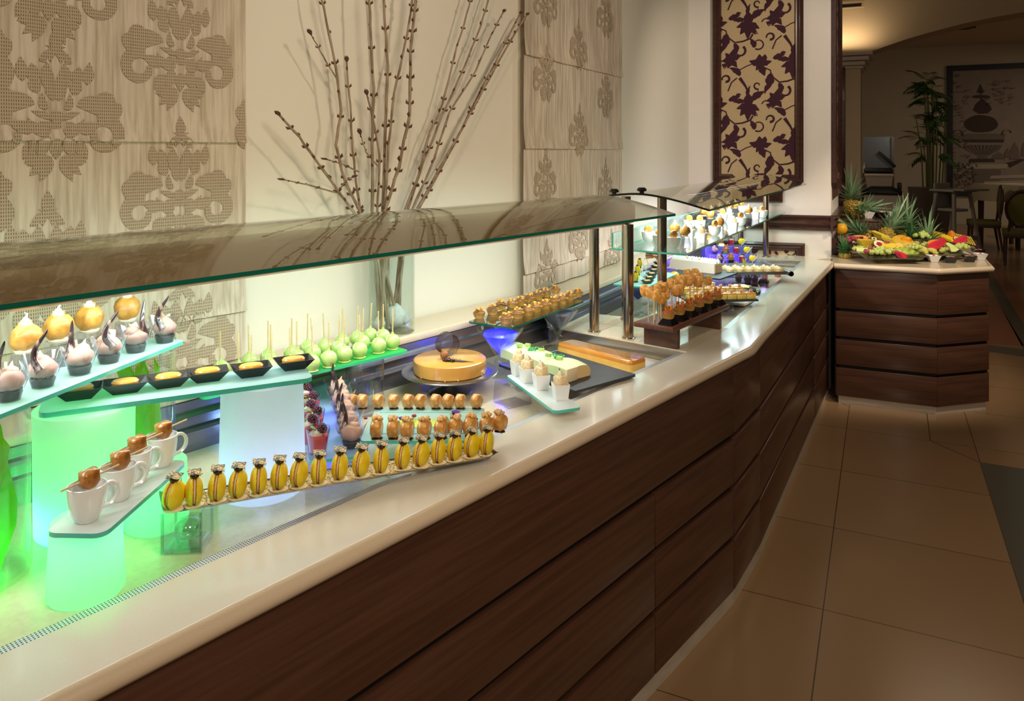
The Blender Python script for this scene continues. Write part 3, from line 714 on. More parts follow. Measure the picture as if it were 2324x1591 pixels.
m_fab = fabric_mat('pleated_fabric', 0xD6C6B0, 0xB6A48B, 0)
m, nt, p, out = newmat('open_weave'); m_weave = m; p.inputs['Roughness'].default_value = .9
tc = nt.nodes.new('ShaderNodeTexCoord'); mp = nt.nodes.new('ShaderNodeMapping'); nt.links.new(tc.outputs['Object'], mp.inputs[0]); mp.inputs['Rotation'].default_value = (pi/2, 0, 0)
br = nt.nodes.new('ShaderNodeTexBrick'); br.offset = .0; br.inputs['Scale'].default_value = 1; br.inputs['Mortar Size'].default_value = .0017; br.inputs['Mortar Smooth'].default_value = .1
br.inputs['Brick Width'].default_value = .0050; br.inputs['Row Height'].default_value = .0085
br.inputs['Color1'].default_value = rgb(0x7A5E42); br.inputs['Color2'].default_value = rgb(0x684E36); br.inputs['Mortar'].default_value = rgb(0xB8A68C)
nt.links.new(mp.outputs[0], br.inputs['Vector']); nt.links.new(br.outputs['Color'], p.inputs['Base Color'])
def damask(b, cx, cz, W, T, mi=1, clip=None):
    k = W/1.0; LAY[0] = 0
    def L(x, z, a, l, w_, curl=0, n=9):
        for sx in ((1, -1) if abs(x) > 1e-6 or abs(a-90) > 1 and abs(a-270) > 1 else (1,)):
            A = a if sx == 1 else 180-a
            leaf2(b, cx+sx*x*k, cz+z*k, radians(A), l*k, w_*k, T, mi, radians(curl*sx), n, clip=clip)
    def S(pts, a, c):
        for sx in (1, -1): stroke2(b, [(cx+sx*x*k, cz+z*k) for x, z in pts], a*k, c*k, T, mi, clip)
    L(0, .42, 90, .17, .09); L(.03, .33, 70, .16, .05, 60)                       # bud
    S(spiral(0, .33, .09, .08, 0, 1.5), .05, .05)
    for x, a, l, w_ in ((.06, 85, .14, .10), (.14, 80, .14, .10), (.22, 85, .18, .08)): L(x, .18, a, l, w_)
    L(.02, .12, 60, .22, .10, 20); L(.02, .05, 88, .18, .10); L(.12, .10, 70, .14, .09)
    L(.14, .02, 25, .30, .13, -50); L(.28, .10, -10, .22, .15, -50); L(.40, .06, -50, .16, .10, -40); L(.16, .06, -20, .18, .09, 40)
    L(.05, .0, 10, .12, .07, 60); L(0, -.02, 270, .10, .12); L(.02, -.08, 20, .16, .05)
    S([(.0, -.13), (.10, -.12), (.16, -.16)], .05, .04); L(.04, -.16, 330, .18, .09, 60)
    S(spiral(.33, -.20, .13, .07, 1.9, -3.4, 16), .11, .05); L(.14, -.13, -30, .18, .10, 40); L(.06, -.20, 290, .18, .10)
    L(.0, -.22, 270, .16, .10); L(.14, -.24, 300, .16, .09)
    for a, l in ((245, .20), (222, .20), (200, .17)): L(-.03, -.36, a, l, .085)
    L(.10, -.36, -20, .12, .08)
def blind(name, label, origin, ang, w_, zt, folds, motifs, W, bottom):
    t = thing(name, label, 'blind', origin, ang)
    nz = 70; nx = 160; b = B()
    def off(x, z):
        o = .012*noise.noise(Vector((x*9, z*1.3, 1.7)))+.0035*noise.noise(Vector((x*60, z*2.0, 5)))
        for f in folds:
            d = z-f
            if 0 <= d < .12: o += -.010*(1-d/.12)**2
        return -.02+o
    xs = [w_*i/nx for i in range(nx+1)]; zs = [bottom+(zt-bottom)*j/nz for j in range(nz+1)]
    for f in folds: zs += [f-.002, f+.001]
    zs = sorted(zs); nn = len(zs)
    vs = [(x, off(x, z), z) for z in zs for x in xs]
    b._add(vs, [(j*(nx+1)+i, j*(nx+1)+i+1, (j+1)*(nx+1)+i+1, (j+1)*(nx+1)+i) for j in range(nn-1) for i in range(nx)])
    b.done('fabric', m_fab, t, ang=80)
    b = B(); T = lambda q: (q[0], off(q[0], q[1])-.0022, q[1])
    for mx_, mz in motifs: damask(b, mx_, mz, W, T, 0, (0.004, w_-.004, bottom, zt))
    bmesh.ops.triangulate(b.bm, faces=b.bm.faces); b.done('woven_motif', m_weave, t, ang=80, smooth=False)
    return t
def s_on1(px, y=WL-.02): # run-1 coordinate of the wall at a pixel column
    k = (px-CX)/F; dx, dy = k, 1; wv = w1.x*dx+w1.y*dy; return (d1.x*dx+d1.y*dy)*y/wv
def s_on2(px, y=WL2-.02):
    k = (px-CX)/F; wv = w2.x*k+w2.y; return (d2.x*k+d2.y)*y/wv
def z_on1(px, py, y=WL-.02):
    k = (px-CX)/F; Y = y/(w1.x*k+w1.y); return H-(py-HOR)/F*Y
def z_on2(px, py, y=WL2-.02):
    k = (px-CX)/F; Y = y/(w2.x*k+w2.y); return H-(py-HOR)/F*Y
sr = s_on1(557); s_l = sr-1.15
ms = [(s_on1(125), z_on1(125, 245)), (s_on1(408), z_on1(408, 105)), (s_on1(408), z_on1(408, 425)), (s_on1(415), z_on1(415, 770)), (s_on1(105), z_on1(105, 615)), (s_on1(-160), z_on1(-160, 90)), (s_on1(-160), z_on1(-160, 430)), (s_on1(110), z_on1(110, -70)), (s_on1(640), z_on1(640, 260))]
blind('roman_blind', 'wide pleated beige fabric blind with woven damask at the far left', S1(s_l, WL), A1, 1.15, 2.3, [z_on1(300, 322), z_on1(500, 715)], [(a-s_l, c) for a, c in ms], .335, 1.006)
sl2, sr2 = s_on2(1188), s_on2(1410)
m2 = [(1237, 170), (1312, 103), (1375, 35), (1312, 297), (1375, 215), (1237, 405), (1375, 415), (1238, 610), (1390, 575), (1312, 535), (1238, 0), (1312, -90)]
blind('roman_blind', 'narrow pleated beige blind with repeated damask motifs right of the twig vase', S2(sl2, WL2), A2, sr2-sl2, 2.5, [z_on2(1300, 150), z_on2(1300, 338), z_on2(1300, 590)], [(s_on2(a)-sl2, z_on2(a, c)) for a, c in m2], .235, 1.004)
# ---------------------------------------------------------------- vase with twigs on the ledge
vc = P(879, 750, 1.0); vc = S1(d1.dot(vc)+.0, 1.985, 1.0)
va = thing('twig_vase', 'tall clear glass cylinder vase of bare budding twigs on the ledge', 'vase', vc)
def tumbler(name, r, h, mat, parent, base=.008, th=.0035, z=0, loc=None, seg=40):
    b = B(); b.lathe([(0, 0), (r*.96, 0), (r, .004), (r, h), (r-th, h), (r-th, base), (0, base)], seg, (0, 0, z)); return b.done(name, mat, parent, loc=loc)
VH = .385
tumbler('glass_cylinder', .079, VH, m_clear, va, base=.014)
def branch(name, pts, r0, r1, parent, budn, seed, side=1.0, loc=None, budk=1.0):
    rnd = random.Random(seed); b = B(); P_ = []
    for i in range(len(pts)-1):
        a, c = Vector(pts[i]), Vector(pts[i+1])
        for k in range(4): P_.append(a.lerp(c, k/4)+Vector((rnd.uniform(-1, 1), rnd.uniform(-1, 1), 0))*.0015)
    P_.append(Vector(pts[-1])); n = len(P_)
    rr = [r0+(r1-r0)*i/(n-1) for i in range(n)]
    rr = [r*(1.12 if i % 3 == 0 else .97) for i, r in enumerate(rr)]
    b.tube(P_, rr, 7)
    for k in range(budn):
        u = .22+.78*(k+.5)/budn; i = min(n-2, int(u*(n-1))); q = P_[i].lerp(P_[i+1], u*(n-1)-i); t = (P_[i+1]-P_[i]).normalized()
        g = k*pi/2+rnd.uniform(-.3, .3); s_ = Vector((cos(g), sin(g)*.6, 0)); s_ = (s_-t*s_.dot(t)).normalized()
        for sg in (1, -1):
            if sg == -1 and k % 2: continue
            L = rnd.uniform(.010, .016)*budk; r_ = rr[i]
            b.tube([q+s_*sg*r_*.6, q+s_*sg*(r_+L*.35)+t*L*.4, q+s_*sg*(r_+L*.45)+t*L], [r_*.5, r_*.75+.0012, .0004], 5, 1)
    t = (P_[-1]-P_[-2]).normalized()
    for k in range(4):
        g = k*pi/2; s_ = Vector((cos(g), sin(g), 0)); b.tube([P_[-1]-t*.004, P_[-1]+s_*.005+t*.010, P_[-1]+s_*.004+t*.020], [.0015, .0034, .0004], 5, 1)
    return b.done(name, [m_skin, m_bud], parent, loc=loc, ang=60)
# twig spines as pixel tracks on planes parallel to the wall at slightly different depths
def TW(px, py, y):
    k = (px-CX)/F; Y = y/(w1.x*k+w1.y); return Vector((k*Y, Y, H-(py-HOR)/F*Y))
tw = [
 ([(905, 760), (850, 560), (806, 486), (772, 440), (723, 372), (680, 312), (635, 262)], 1.97, .0055, .0035, 12, 'thick twig leaning far left, its budded tip lowest of all'),
 ([(868, 752), (846, 600), (822, 487), (812, 470), (780, 405), (762, 330), (775, 250), (760, 140), (735, 20), (722, -60)], 1.99, .006, .0035, 12, 'long left twig curving up past a fine side shoot'),
 ([(860, 748), (838, 600), (819, 487), (812, 440), (800, 340), (795, 240), (787, 140)], 2.0, .005, .003, 12, 'straight shorter twig ending in a bud cluster left of centre'),
 ([(880, 752), (850, 590), (845, 480), (845, 330), (848, 200), (840, 60), (838, -60)], 1.96, .006, .004, 12, 'upright thick twig rising out of frame left of centre'),
 ([(890, 750), (872, 580), (856, 480), (862, 350), (848, 275), (833, 215)], 1.985, .0045, .003, 10, 'short twig with dried leaf tip in the middle'),
 ([(875, 745), (880, 580), (869, 480), (875, 300), (880, 150), (872, 20), (866, -60)], 2.0, .006, .004, 12, 'upright twig rising out of frame just right of centre'),
 ([(862, 742), (878, 560), (873, 480), (882, 330), (895, 210), (920, 100), (935, 10), (940, -60)], 1.975, .005, .0035, 13, 'slender twig crossing behind the reddish twig near the top'),
 ([(850, 750), (870, 560), (872, 484), (905, 380), (930, 260), (932, 120), (942, 10), (948, -60)], 1.955, .0062, .0045, 26, 'reddish twig densely set with pointed buds'),
 ([(905, 740), (912, 560), (917, 480), (950, 400), (975, 300), (1005, 235), (1030, 130), (1060, 30), (1076, -30)], 1.99, .005, .003, 16, 'twig leaning right with a closely budded upper end'),
 ([(895, 745), (908, 570), (925, 480), (960, 370), (1005, 260), (1055, 150), (1090, 60), (1115, -20)], 2.0, .0055, .0032, 14, 'long twig leaning right and leaving the frame above'),
 ([(900, 748), (918, 560), (935, 480), (985, 360), (1020, 255), (1080, 160), (1115, 80), (1142, 28)], 1.965, .005, .003, 14, 'twig leaning right that ends just inside the frame'),
 ([(885, 750), (915, 580), (945, 478), (1000, 380), (1060, 270), (1110, 180), (1160, 90), (1195, 35)], 1.975, .0055, .0036, 18, 'rightmost forked twig reaching the blind edge'),
 ([(890, 735), (920, 560), (948, 478), (1030, 330), (1075, 235), (1120, 150), (1180, 32)], 2.0, .005, .003, 12, 'thin twig running beside the rightmost forked twig'),
]
for i, (tr, y, r0, r1, bn, lab) in enumerate(tw):
    # lower end stays inside the vase
    pts = [TW(px, py, y) for px, py in tr]; pts[0].z = max(pts[0].z, 1.02)
    c0 = Vector((vc.x, vc.y, 0))
    for q in pts:
        if q.z < 1.0+VH:
            h_ = Vector((q.x, q.y, 0))-c0
            if h_.length > .064: h_ = h_*(.064/h_.length); q.x, q.y = c0.x+h_.x, c0.y+h_.y
    pts[0].z = 1.022
    o = branch('twig', pts, r0, r1, None, bn, i+3, budk=1.25 if bn > 20 else 1.0)
    tag(o, lab+', standing in the glass vase', 'twig', 'budding twigs in the vase')
for j, (a, c, e, y, lab) in enumerate((((768, 185), (735, 130), (706, 78), 1.99, 'fine bare side shoot branching left high on the long left twig'), ((762, 437), (700, 420), (645, 408), 1.97, 'thin horizontal side shoot low on the left'), ((766, 437), (782, 412), (800, 402), 1.97, 'tiny side shoot pointing right low on the left'), ((814, 390), (775, 372), (742, 362), 1.99, 'small budded side shoot pointing left beside the vase mouth'), ((858, 378), (830, 345), (818, 304), 1.985, 'small side shoot rising left in the middle of the bunch'))):
    o = branch('twig_shoot', [TW(*q, y) for q in (a, c, e)], .0028, .0018, None, 4, 50+j, budk=.8); tag(o, lab, 'twig', 'budding twigs in the vase')
for j, (px, dx, r, lab) in enumerate(((897, .0, (.036, .03, .042), 'large white pebble inside the twig vase'), (925, .0, (.017, .016, .02), 'small round white pebble at the right inside the twig vase'), (843, .0, (.022, .02, .024), 'pale pebble behind the twig ends at the left of the vase'))):
    q = TW(px, 730, 1.975 if j == 0 else 1.985); b = B(); b.sph((0, 0, 0), r, 20, 14, nz=.12, ns=1.5, seed=j+1)
    h_ = Vector((q.x-vc.x, q.y-vc.y, 0)); lim = .0735-max(r[0], r[1])
    if h_.length > lim: h_ *= lim/h_.length
    tag(b.done('pebble', m_stone, loc=(vc.x+h_.x, vc.y+h_.y, 1.0145+r[2]*.97)), lab, 'pebble', 'pebbles in the vase')
# ---------------------------------------------------------------- display plates and pastries, left part of the first well
def plate(name, label, cat, c, ang, L, W, z0, th, mats, r=.012, group=None, child=None):
    b = B(); b.prism(rrect(L, W, r), 0, th, 0, 1 if len(mats) > 1 else 0)
    if child is None:
        o = b.done(name, mats, loc=(c.x, c.y, z0), rot=ang, ang=50); tag(o, label, cat, group); return o
def quadplate(name, label, cat, px, z, th, mats, r=.012, group=None):
    # px: front-left, front-right (long side) and back-left corners seen at height z (upper face)
    p0, p1, p2 = [P(a, c, z) for a, c in px]; c, an, L, W = fit_rect(p0, p1, p2)
    return plate(name, label, cat, c, an, L, W, z-th, th, mats, r, group), c, an, L, W
def cylinder_riser(name, label, c, r0, r1, z0, z1, mat, col=None, e=0, lo=None, seg=48, group=None):
    b = B(); h = z1-z0; b.lathe([(0, 0), (r0*.93, 0), (r0, .006), (r1, h-.002), (r1*.98, h), (0, h)], seg)
    o = b.done(name, mat, loc=(c.x, c.y, z0)); tag(o, label, 'display riser', group)
    if col: light('POINT', 'led_light', (c.x+(lo[0] if lo else 0), c.y+(lo[1] if lo else 0), z0+(lo[2] if lo else .05)), e, col, .02)
    return o
GRN, BLU = (.03, 1, .16), (.12, .10, 1)
ZB = 1.113 # shelf B top
# big green-lit cylinder, white cylinder
def basec(px, py, dpx): # centre of a round foot whose front edge is seen at py
    Y = F*(H-ZW)/(py-HOR); r = dpx/2*Y/F*1.05; k = (px-CX)/F
    d = Vector((k, 1, 0)).normalized(); q = Vector((k*Y, Y, 0))+d*r; return q, r
q, r = basec(193, 1245, 208); cylinder_riser('frosted_riser', 'large frosted cylinder glowing green that holds the long dish shelf', q, r*.97, r, ZW+.001, ZB-.011, m_frostc, GRN, 1.5, (-.03, -.035, .035))
q2, r2 = basec(596, 1152, 184); cylinder_riser('frosted_riser', 'tall pale frosted cylinder tinged blue under the right end of the dish shelf', q2, r2*1.03, r2*.97, ZW+.001, ZB-.011, m_frostc, (.42, .50, 1), .4, (.0, .0, .06))
o, cB, aB, LB, WB_ = quadplate('glass_shelf_plate', 'long frosted aqua glass plate carrying six black dishes', 'plate', ((85, 940), (712, 857), (110, 894)), ZB, .01, [m_frost, m_edge_l], .02)
# glass vases with green gauze carrying the upper shelf
def gauze_vase(label, c, r, h, seed):
    t = thing('gauze_vase', label, 'vase', (c.x, c.y, ZW+.001))
    tumbler('glass_cylinder', r, h, m_clear, t, base=.012)
    b = B(); rnd = random.Random(seed); n = 26; vs = []
    for i in range(n):
        a = 2*pi*i/n*1.0
        for j in range(9):
            u = j/8; rr = r*.88*(.55+.42*noise.noise(Vector((cos(a)*1.3, sin(a)*1.3, u*2+seed))))*(1-.15*u); rr = min(r*.9, max(.01, rr*1.25))
            vs.append((rr*cos(a+u*1.2), rr*sin(a+u*1.2), .014+u*h*.92*(.86+.14*sin(3*a+seed))))
    b._add(vs, [(i*9+j, ((i+1) % n)*9+j, ((i+1) % n)*9+j+1, i*9+j+1) for i in range(n) for j in range(8)])
    b.done('green_gauze', m_fabric_g, t, ang=90); return t
vz = 1.162
c1_ = Vector((-.965, 1.365, 0)); gauze_vase('tall glass vase of green gauze cut off by the left frame edge', c1_, .088, vz-ZW-.002, 1)
c2_ = Vector(((320-CX)/F*1.735, 1.735, 0)); gauze_vase('tall glass vase of green gauze behind the large green cylinder', c2_, .072, vz-ZW-.002, 5)
light('POINT', 'led_light', (c1_.x+.03, c1_.y-.02, ZW+.03), .4, GRN, .015); light('POINT', 'led_light', (c2_.x, c2_.y, ZW+.05), .35, (.45, 1, .12), .015)
ZA = 1.172
pa0, pa1 = P(-60, 965, ZA), P(424, 771, ZA); u = (pa1-pa0).normalized(); wv = Vector((-u.y, u.x, 0))
cA = (pa0+pa1)/2+wv*.085; plate('glass_shelf_plate', 'aqua glass plate of mousse cups, topmost at the far left', 'plate', cA, atan2(u.y, u.x), (pa1-pa0).length, .17, ZA-.008, .008, [m_frost, m_edge_l], .02)
# ---- mousse cups
m_marb = M('marbled_chocolate', 0x3B2A2C, .18, c2=0xA98A78, ns=26, stretch=(3, 3, .6), lo=.52, hi=.64, coat=.6)
m_crumbd = M('dark_crumb', 0x2A1C18, .6, bump=.4, ns=200)
def mousse_cup(label):
    t = thing('mousse_cup', label, 'dessert cup')
    b = B(); n = 32; rings = []
    prof = [(.019, 0, 0), (.020, .004, 0), (.025, .022, 0), (.031, .038, .3), (.035, .048, .75), (.038, .056, 1)]
    for r, z, k in prof:
        for i in range(n):
            a = 2*pi*i/n; pet = abs(cos(2*a)); rings.append((r*(1+.10*k*(pet-.5))*cos(a), r*(1+.10*k*(pet-.5))*sin(a), z+k*(.017*pet**.6-.012)))
    b._add(rings, [(j*n+i, j*n+(i+1) % n, (j+1)*n+(i+1) % n, (j+1)*n+i) for j in range(5) for i in range(n)]+[tuple(range(n-1, -1, -1))])
    b.done('petal_cup', m_plas, t)
    b = B(); b.lathe([(0, .0015), (.018, .0015), (.022, .014), (.020, .018), (0, .019)], 16); 
    rnd = random.Random(4)
    for k in range(16): a = rnd.uniform(0, 6.3); b.sph((.018*cos(a), .018*sin(a), rnd.uniform(.012, .019)), .0034, 6, 5, nz=.5, seed=k)
    b.done('cookie_crumb', m_crumbd, t)
    b = B(); b.sph((0, 0, .034), (.026, .026, .019), 20, 12, nz=.10, ns=1.6, seed=2); b.sph((-.006, .004, .046), (.017, .015, .013), 16, 10, nz=.1, seed=5)
    b.tube([(-.008, .006, .054), (-.012, .008, .062), (-.014, .010, .066)], [.006, .0025, .0004], 8); b.done('mousse', m_choc_m, t)
    b = B(); pts = []; rr = []
    for i in range(15):
        u = i/14; pts.append((.010-.015*sin(u*4.2)-.004*u, -.018+.006*u, .034+.078*u)); rr.append(.0095*(1-u)**.6*(1-.3*sin(u*3))+.0006)
    b.tube(pts, rr, 10, flat=1.0); b.done('chocolate_swoosh', m_marb, t); return t
mc = Series(mousse_cup('x'))
fr = [(20, 908), (97, 877), (181, 848), (247, 822), (308, 798), (374, 776)]
rots = [-.2, .4, -.6, .9, 2.2, .3]
for i, (px, py) in enumerate(fr):
    mc.put(P(px, py, ZA+.0005), rots[i]-.5, '%s chocolate mousse cup from the left on the upper aqua plate' % ORD[i], 'mousse cups on the upper plate', 1.0)
# ---- brown cream-topped cakes on clear pedestals behind them
def cake_on_glass(label, h=.05):
    t = thing('sponge_cake', label, 'cake')
    b = B(); b.frustum((0, 0, 0), .054, .054, .040, .040, 0, h); b.done('clear_pedestal', m_plas, t, smooth=False)
    b = B(); b.lathe([(0, h-.004), (.016, h-.002), (.020, h+.003), (.014, h+.007)], 12); b.done('cream_base', m_cream, t)
    b = B(); b.lathe([(0, h+.003), (.014, h+.004), (.023, h+.012), (.028, h+.022), (.0285, h+.032), (.025, h+.044), (.016, h+.053), (0, h+.055)], 22, wav=.05, wn=5)
    for v in b.bm.verts: v.co += Vector((v.co.x, v.co.y, v.co.z-h-.03)).normalized()*(.0045*noise.noise(v.co*55)+.0012*noise.noise(v.co*240))
    for v in b.bm.verts: v.co.x += (v.co.z-h-.03)*.12
    b.done('sponge', m_sponge, t)
    b = B(); b.lathe([(0, h+.050), (.010, h+.050), (.011, h+.056), (.007, h+.063), (.003, h+.068), (0, h+.070)], 12, wav=.1, wn=5); b.tube([(0, 0, h+.066), (.003, 0, h+.074), (-.002, 0, h+.078)], [.003, .0018, .0005], 6)
    b.done('cream_rosette', m_creamw, t)
    rnd = random.Random(2); b = B()
    for k in range(14): a = rnd.uniform(0, 6.3); b.sph((.011*cos(a), .011*sin(a), h+rnd.uniform(.052, .062)), .0016, 5, 4)
    b.done('nut_crumb', m_crumb, t); return t
cg = Series(cake_on_glass('x'))
for i, (px, py) in enumerate(((58, 799), (132, 774), (203, 752), (288, 728))):
    q = P(px, py, ZA+.05); q.z = ZA+.0005; cg.put(q, .3+.5*i, '%s golden sponge with a cream peak from the left, on a clear pedestal' % ORD[i], 'sponge cakes behind the mousse cups')
# ---- six black dishes of orange jelly
def black_dish(label, name='black_dish', wl=(.045, .034, .085, .062, .023), fill=True):
    t = thing(name, label, 'dish')
    b = B(); b.dish(*wl); b.done('dish', m_black, t, smooth=False)
    if fill:
        b = B(); b.lathe([(0, .002), (.019, .002), (.0225, .010), (.0235, .022), (.0205, .0255), (0, .026)], 24); 
        for v in b.bm.verts: v.co.x *= 1.12; v.co.y *= .86
        b.done('caramel_jelly', m_caramel, t)
    return t
bd = Series(black_dish('x'))
for i, (px, py) in enumerate(((180, 903), (284, 889), (382, 876), (471, 863), (570, 852), (666, 836))):
    q = P(px, py, ZB+.001); bd.put(q, aB+.02*((i*7) % 3-1), '%s small black dish of orange caramel jelly from the left' % ORD[i], 'black dishes on the long shelf plate')
# ---- coffee cup plate
ZC = .99
q, r = basec(196, 1387, 160); cylinder_riser('frosted_riser', 'small frosted cup riser glowing green at the front left', q, r, r*.9, ZW+.001, ZC-.009, m_frostc, (.05, 1, .22), .40, (-.0, .02, .09))
q, r = basec(356, 1222, 134); cylinder_riser('frosted_riser', 'small green-lit frosted riser under the far end of the cup plate', q, r, r*.93, ZW+.001, ZC-.009, m_frostc, (.05, 1, .22), .25, (0, .0, .06))
p0, p1, p2 = P(235, 1212, ZC), P(427, 1044, ZC), P(118, 1194, ZC); cc, an, L, W = fit_rect(p0, p1, p2)
plate('cup_plate', 'white glass plate holding four coffee cups at the lower left', 'plate', cc, an, L, W, ZC-.008, .008, [M('milk_glass', 0xDCE8E2, .12, coat=.6), m_edge_l], .02)
def coffee_cup(label):
    t = thing('coffee_cup', label, 'cup')
    b = B(); b.lathe([(0, .0), (.0165, 0), (.018, .002), (.0235, .012), (.0275, .026), (.0300, .044), (.0308, .060), (.0288, .0605), (.0280, .044), (.0255, .027), (.020, .010), (0, .004)], 36); b.done('bowl', m_white, t)
    b = B(); pts = []
    for i in range(15):
        a = -pi*.62+pi*1.22*i/14; pts.append((.036+.0165*cos(a)*1.05-.006*(1-i/14)*.6, 0, .034+.019*sin(a)))
    pts[0] = (.0255, 0, .014); pts[-1] = (.0290, 0, .051)
    b.tube(pts, [.0034]*15, 8, flat=1.5); b.done('handle', m_white, t); return t
cu = Series(coffee_cup('x'))
def baklava_cube(label):
    t = thing('pastry_skewer', label, 'pastry')
    b = B(); b.sph((0, 0, 0), 1, 20, 14)
    for v in b.bm.verts:
        q = v.co; v.co = Vector([math.copysign(abs(c)**.5, c) for c in q]); v.co = Vector((v.co.x*.0155, v.co.y*.0135, v.co.z*.0150)); v.co += v.co.normalized()*(.0032*noise.noise(v.co*110)+.0016*noise.noise(v.co*320))
    b.done('syrup_pastry', m_bakd, t, ang=60)
    b = B(); b.cyl((-.047, 0, -.006), (.052, 0, .004), .0019, seg=8); b.done('stick', m_stick, t)
    return t
bc = Series(baklava_cube('x'))
sd = P(273, 1074, ZC+.06)-P(130, 1126, ZC+.06); sa = atan2(sd.y, sd.x)
for i, (px, py) in enumerate(((197, 1180), (268, 1132), (306, 1093), (366, 1056))):
    q = P(px, py, ZC+.0005); cu.put(q, sa-.12, 'white coffee cup, %s from the front on the milk glass plate' % ORD[i], 'coffee cups on the plate')
    bc.put(q+Z*.072+Vector((.004, .0, 0)), sa, 'syrupy pastry cube on a stick lying across the %s cup from the front' % ORD[i], 'pastry cubes on the cups')
# ---- macaron tray on a glass cube
t = thing('glass_cube', 'square clear glass block vase propping up the left end of the macaron tray', 'vase', (0, 0, ZW+.001))
g0, g1, g2 = P(358, 1281, ZW), P(459, 1277, ZW), P(479, 1205, ZW); gc = (g0+g2)/2; gs = .078; t.location = (gc.x+.002, gc.y+.006, ZW+.001); t.rotation_euler = (0, 0, atan2((g1-g0).y, (g1-g0).x))
b = B()
h_ = .079
for sx, sy, lx, ly in ((0, -1, gs, .005), (0, 1, gs, .005), (-1, 0, .005, gs-.01), (1, 0, .005, gs-.01)): b.box((sx*(gs/2-.0025), sy*(gs/2-.0025), h_/2), (lx, ly, h_), bev=.001)
b.done('glass_wall', m_clear, t, smooth=False)
b = B(); b.box((0, 0, .005), (gs-.011, gs-.011, .009), bev=.002)
for sx in (-1, 1):
    for sy in (-1, 1): b.box((sx*(gs/2-.004), sy*(gs/2-.004), h_/2), (.005, .005, h_-.004), bev=.0015)
b.done('thick_edge', glass('thick_glass', (226, 242, 238), refl=1.6, base=.10), t)
b = B(); b.sph((0, 0, .034), (.026, .026, .022), 16, 10); b.done('glass_ball', glass('ball_glass', (232, 244, 240), refl=2, base=.12), t)
tl, trr = P(368, 1172, .942), P(1132, 1040, .912); tw_ = (trr-tl); TL = tw_.length; tu = tw_.normalized(); th_ = Vector((tu.y, -tu.x, 0)).normalized()*-1
tray = thing('macaron_tray', 'very long narrow silver tray of yellow macarons reaching over the counter edge', 'tray', (tl+trr)/2+th_*.042)
pitch = math.asin(tu.z); yaw = atan2(tu.y, tu.x)
tray.rotation_euler = (0, -pitch, yaw)
mt = tray.rotation_euler.to_matrix()
def TR(x, y, z=0): return tray.location+mt @ Vector((x, y, z))
b = B(); n = 24; vs = []
for i in range(n+1):
    u = i/n; x = -TL/2+TL*u; e = max(0, (abs(u-.5)-.46)/.04); zz = .010*e**2
    for y, z in ((-.040, .004), (-.034, .0), (.034, 0), (.040, .004)): vs.append((x, y*(1+.0*e), z+zz+.001))
    for y, z in ((-.040, .0025), (-.034, -.0015), (.034, -.0015), (.040, .0025)): vs.append((x, y, z+zz+.001))
b._add(vs, [(8*i+j, 8*i+8+j, 8*i+9+j, 8*i+1+j) for i in range(n) for j in (0, 1, 2)]+[(8*i+4+j, 8*i+5+j, 8*i+13+j, 8*i+12+j) for i in range(n) for j in (0, 1, 2)]+[(8*i, 8*i+4, 8*i+12, 8*i+8) for i in range(n)]+[(8*i+3, 8*i+11, 8*i+15, 8*i+7) for i in range(n)]+[(0, 1, 2, 3, 7, 6, 5, 4), (8*n, 8*n+4, 8*n+5, 8*n+6, 8*n+7, 8*n+3, 8*n+2, 8*n+1)])
b.done('tray', m_steel, tray)
b = B(); rnd = random.Random(9)
b.box((0, 0, .0022), (TL*.93, .066, .0016))
for k in range(1500):
    s_ = rnd.uniform(.0010, .0022); b.box((rnd.uniform(-TL*.465, TL*.465), rnd.uniform(-.035, .035), .0032+rnd.uniform(0, .0012)), (s_*1.7, s_, s_), rot=rnd.uniform(0, 3))
o = b.done('chopped_nuts', m_nuts, tray, smooth=False); o['kind'] = 'stuff'
def macaron(label, R=.0265):
    t = thing('macaron', label, 'macaron')
    for s_ in (-1, 1):
        b = B(); prof = [(0, .0165), (R*.35, .0158), (R*.65, .0138), (R*.86, .0105), (R*.97, .0065), (R, .0042), (R*.97, .0030), (0, .003)]
        b.lathe([(r, z) for r, z in prof], 32, mat=Matrix.Rotation(s_*pi/2, 4, 'Y')); b.done('shell', m_yellow, t)
        b = B(); b.lathe([(0, .0012), (R*.90, .0012), (R*.955, .0022), (R*.985, .0035), (R*.95, .0046), (0, .0046)], 40, wav=.012, wn=17, mat=Matrix.Rotation(s_*pi/2, 4, 'Y')); b.done('shell_foot', m_yfoot, t)
    b = B(); b.lathe([(0, -.0014), (R*.87, -.0014), (R*.89, 0), (R*.87, .0014), (0, .0014)], 32, mat=Matrix.Rotation(pi/2, 4, 'Y')); b.done('filling', m_cream, t)
    b = B(); b.lathe([(0, 0), (.017, 0), (.018, .0018), (.013, .0038), (0, .0045)], 16, (0, 0, -R-.001), wav=.08, wn=3); b.done('cream_base', m_cream, t)
    b = B(); b.sph((0, 0, R+.003), (.0092, .0092, .0055), 14, 8); b.tube([(.006, .004, R+.003), (.010, .005, R+.006), (.011, .005, R-.002)], .0006, 5); b.done('chocolate_dot', m_choc, t)
    b = B(); b.box((0, 0, 0), (.025, .022, .0016)); o = b.done('chocolate_square', m_gold, t, loc=(0, 0, R+.0095), smooth=False); o.rotation_euler = (.12, .05, .1)
    return t
mac = Series(macaron('x'))
macx = [150, 277, 423, 555, 685, 815, 940, 1065, 1197, 1333, 1458, 1595, 1712, 1820, 1922, 2032, 2125]
macy = [625, 600, 570, 550, 525, 498, 480, 460, 435, 412, 390, 365, 350, 328, 312, 290, 275]
mdir = None
nrm_ = mt @ Z
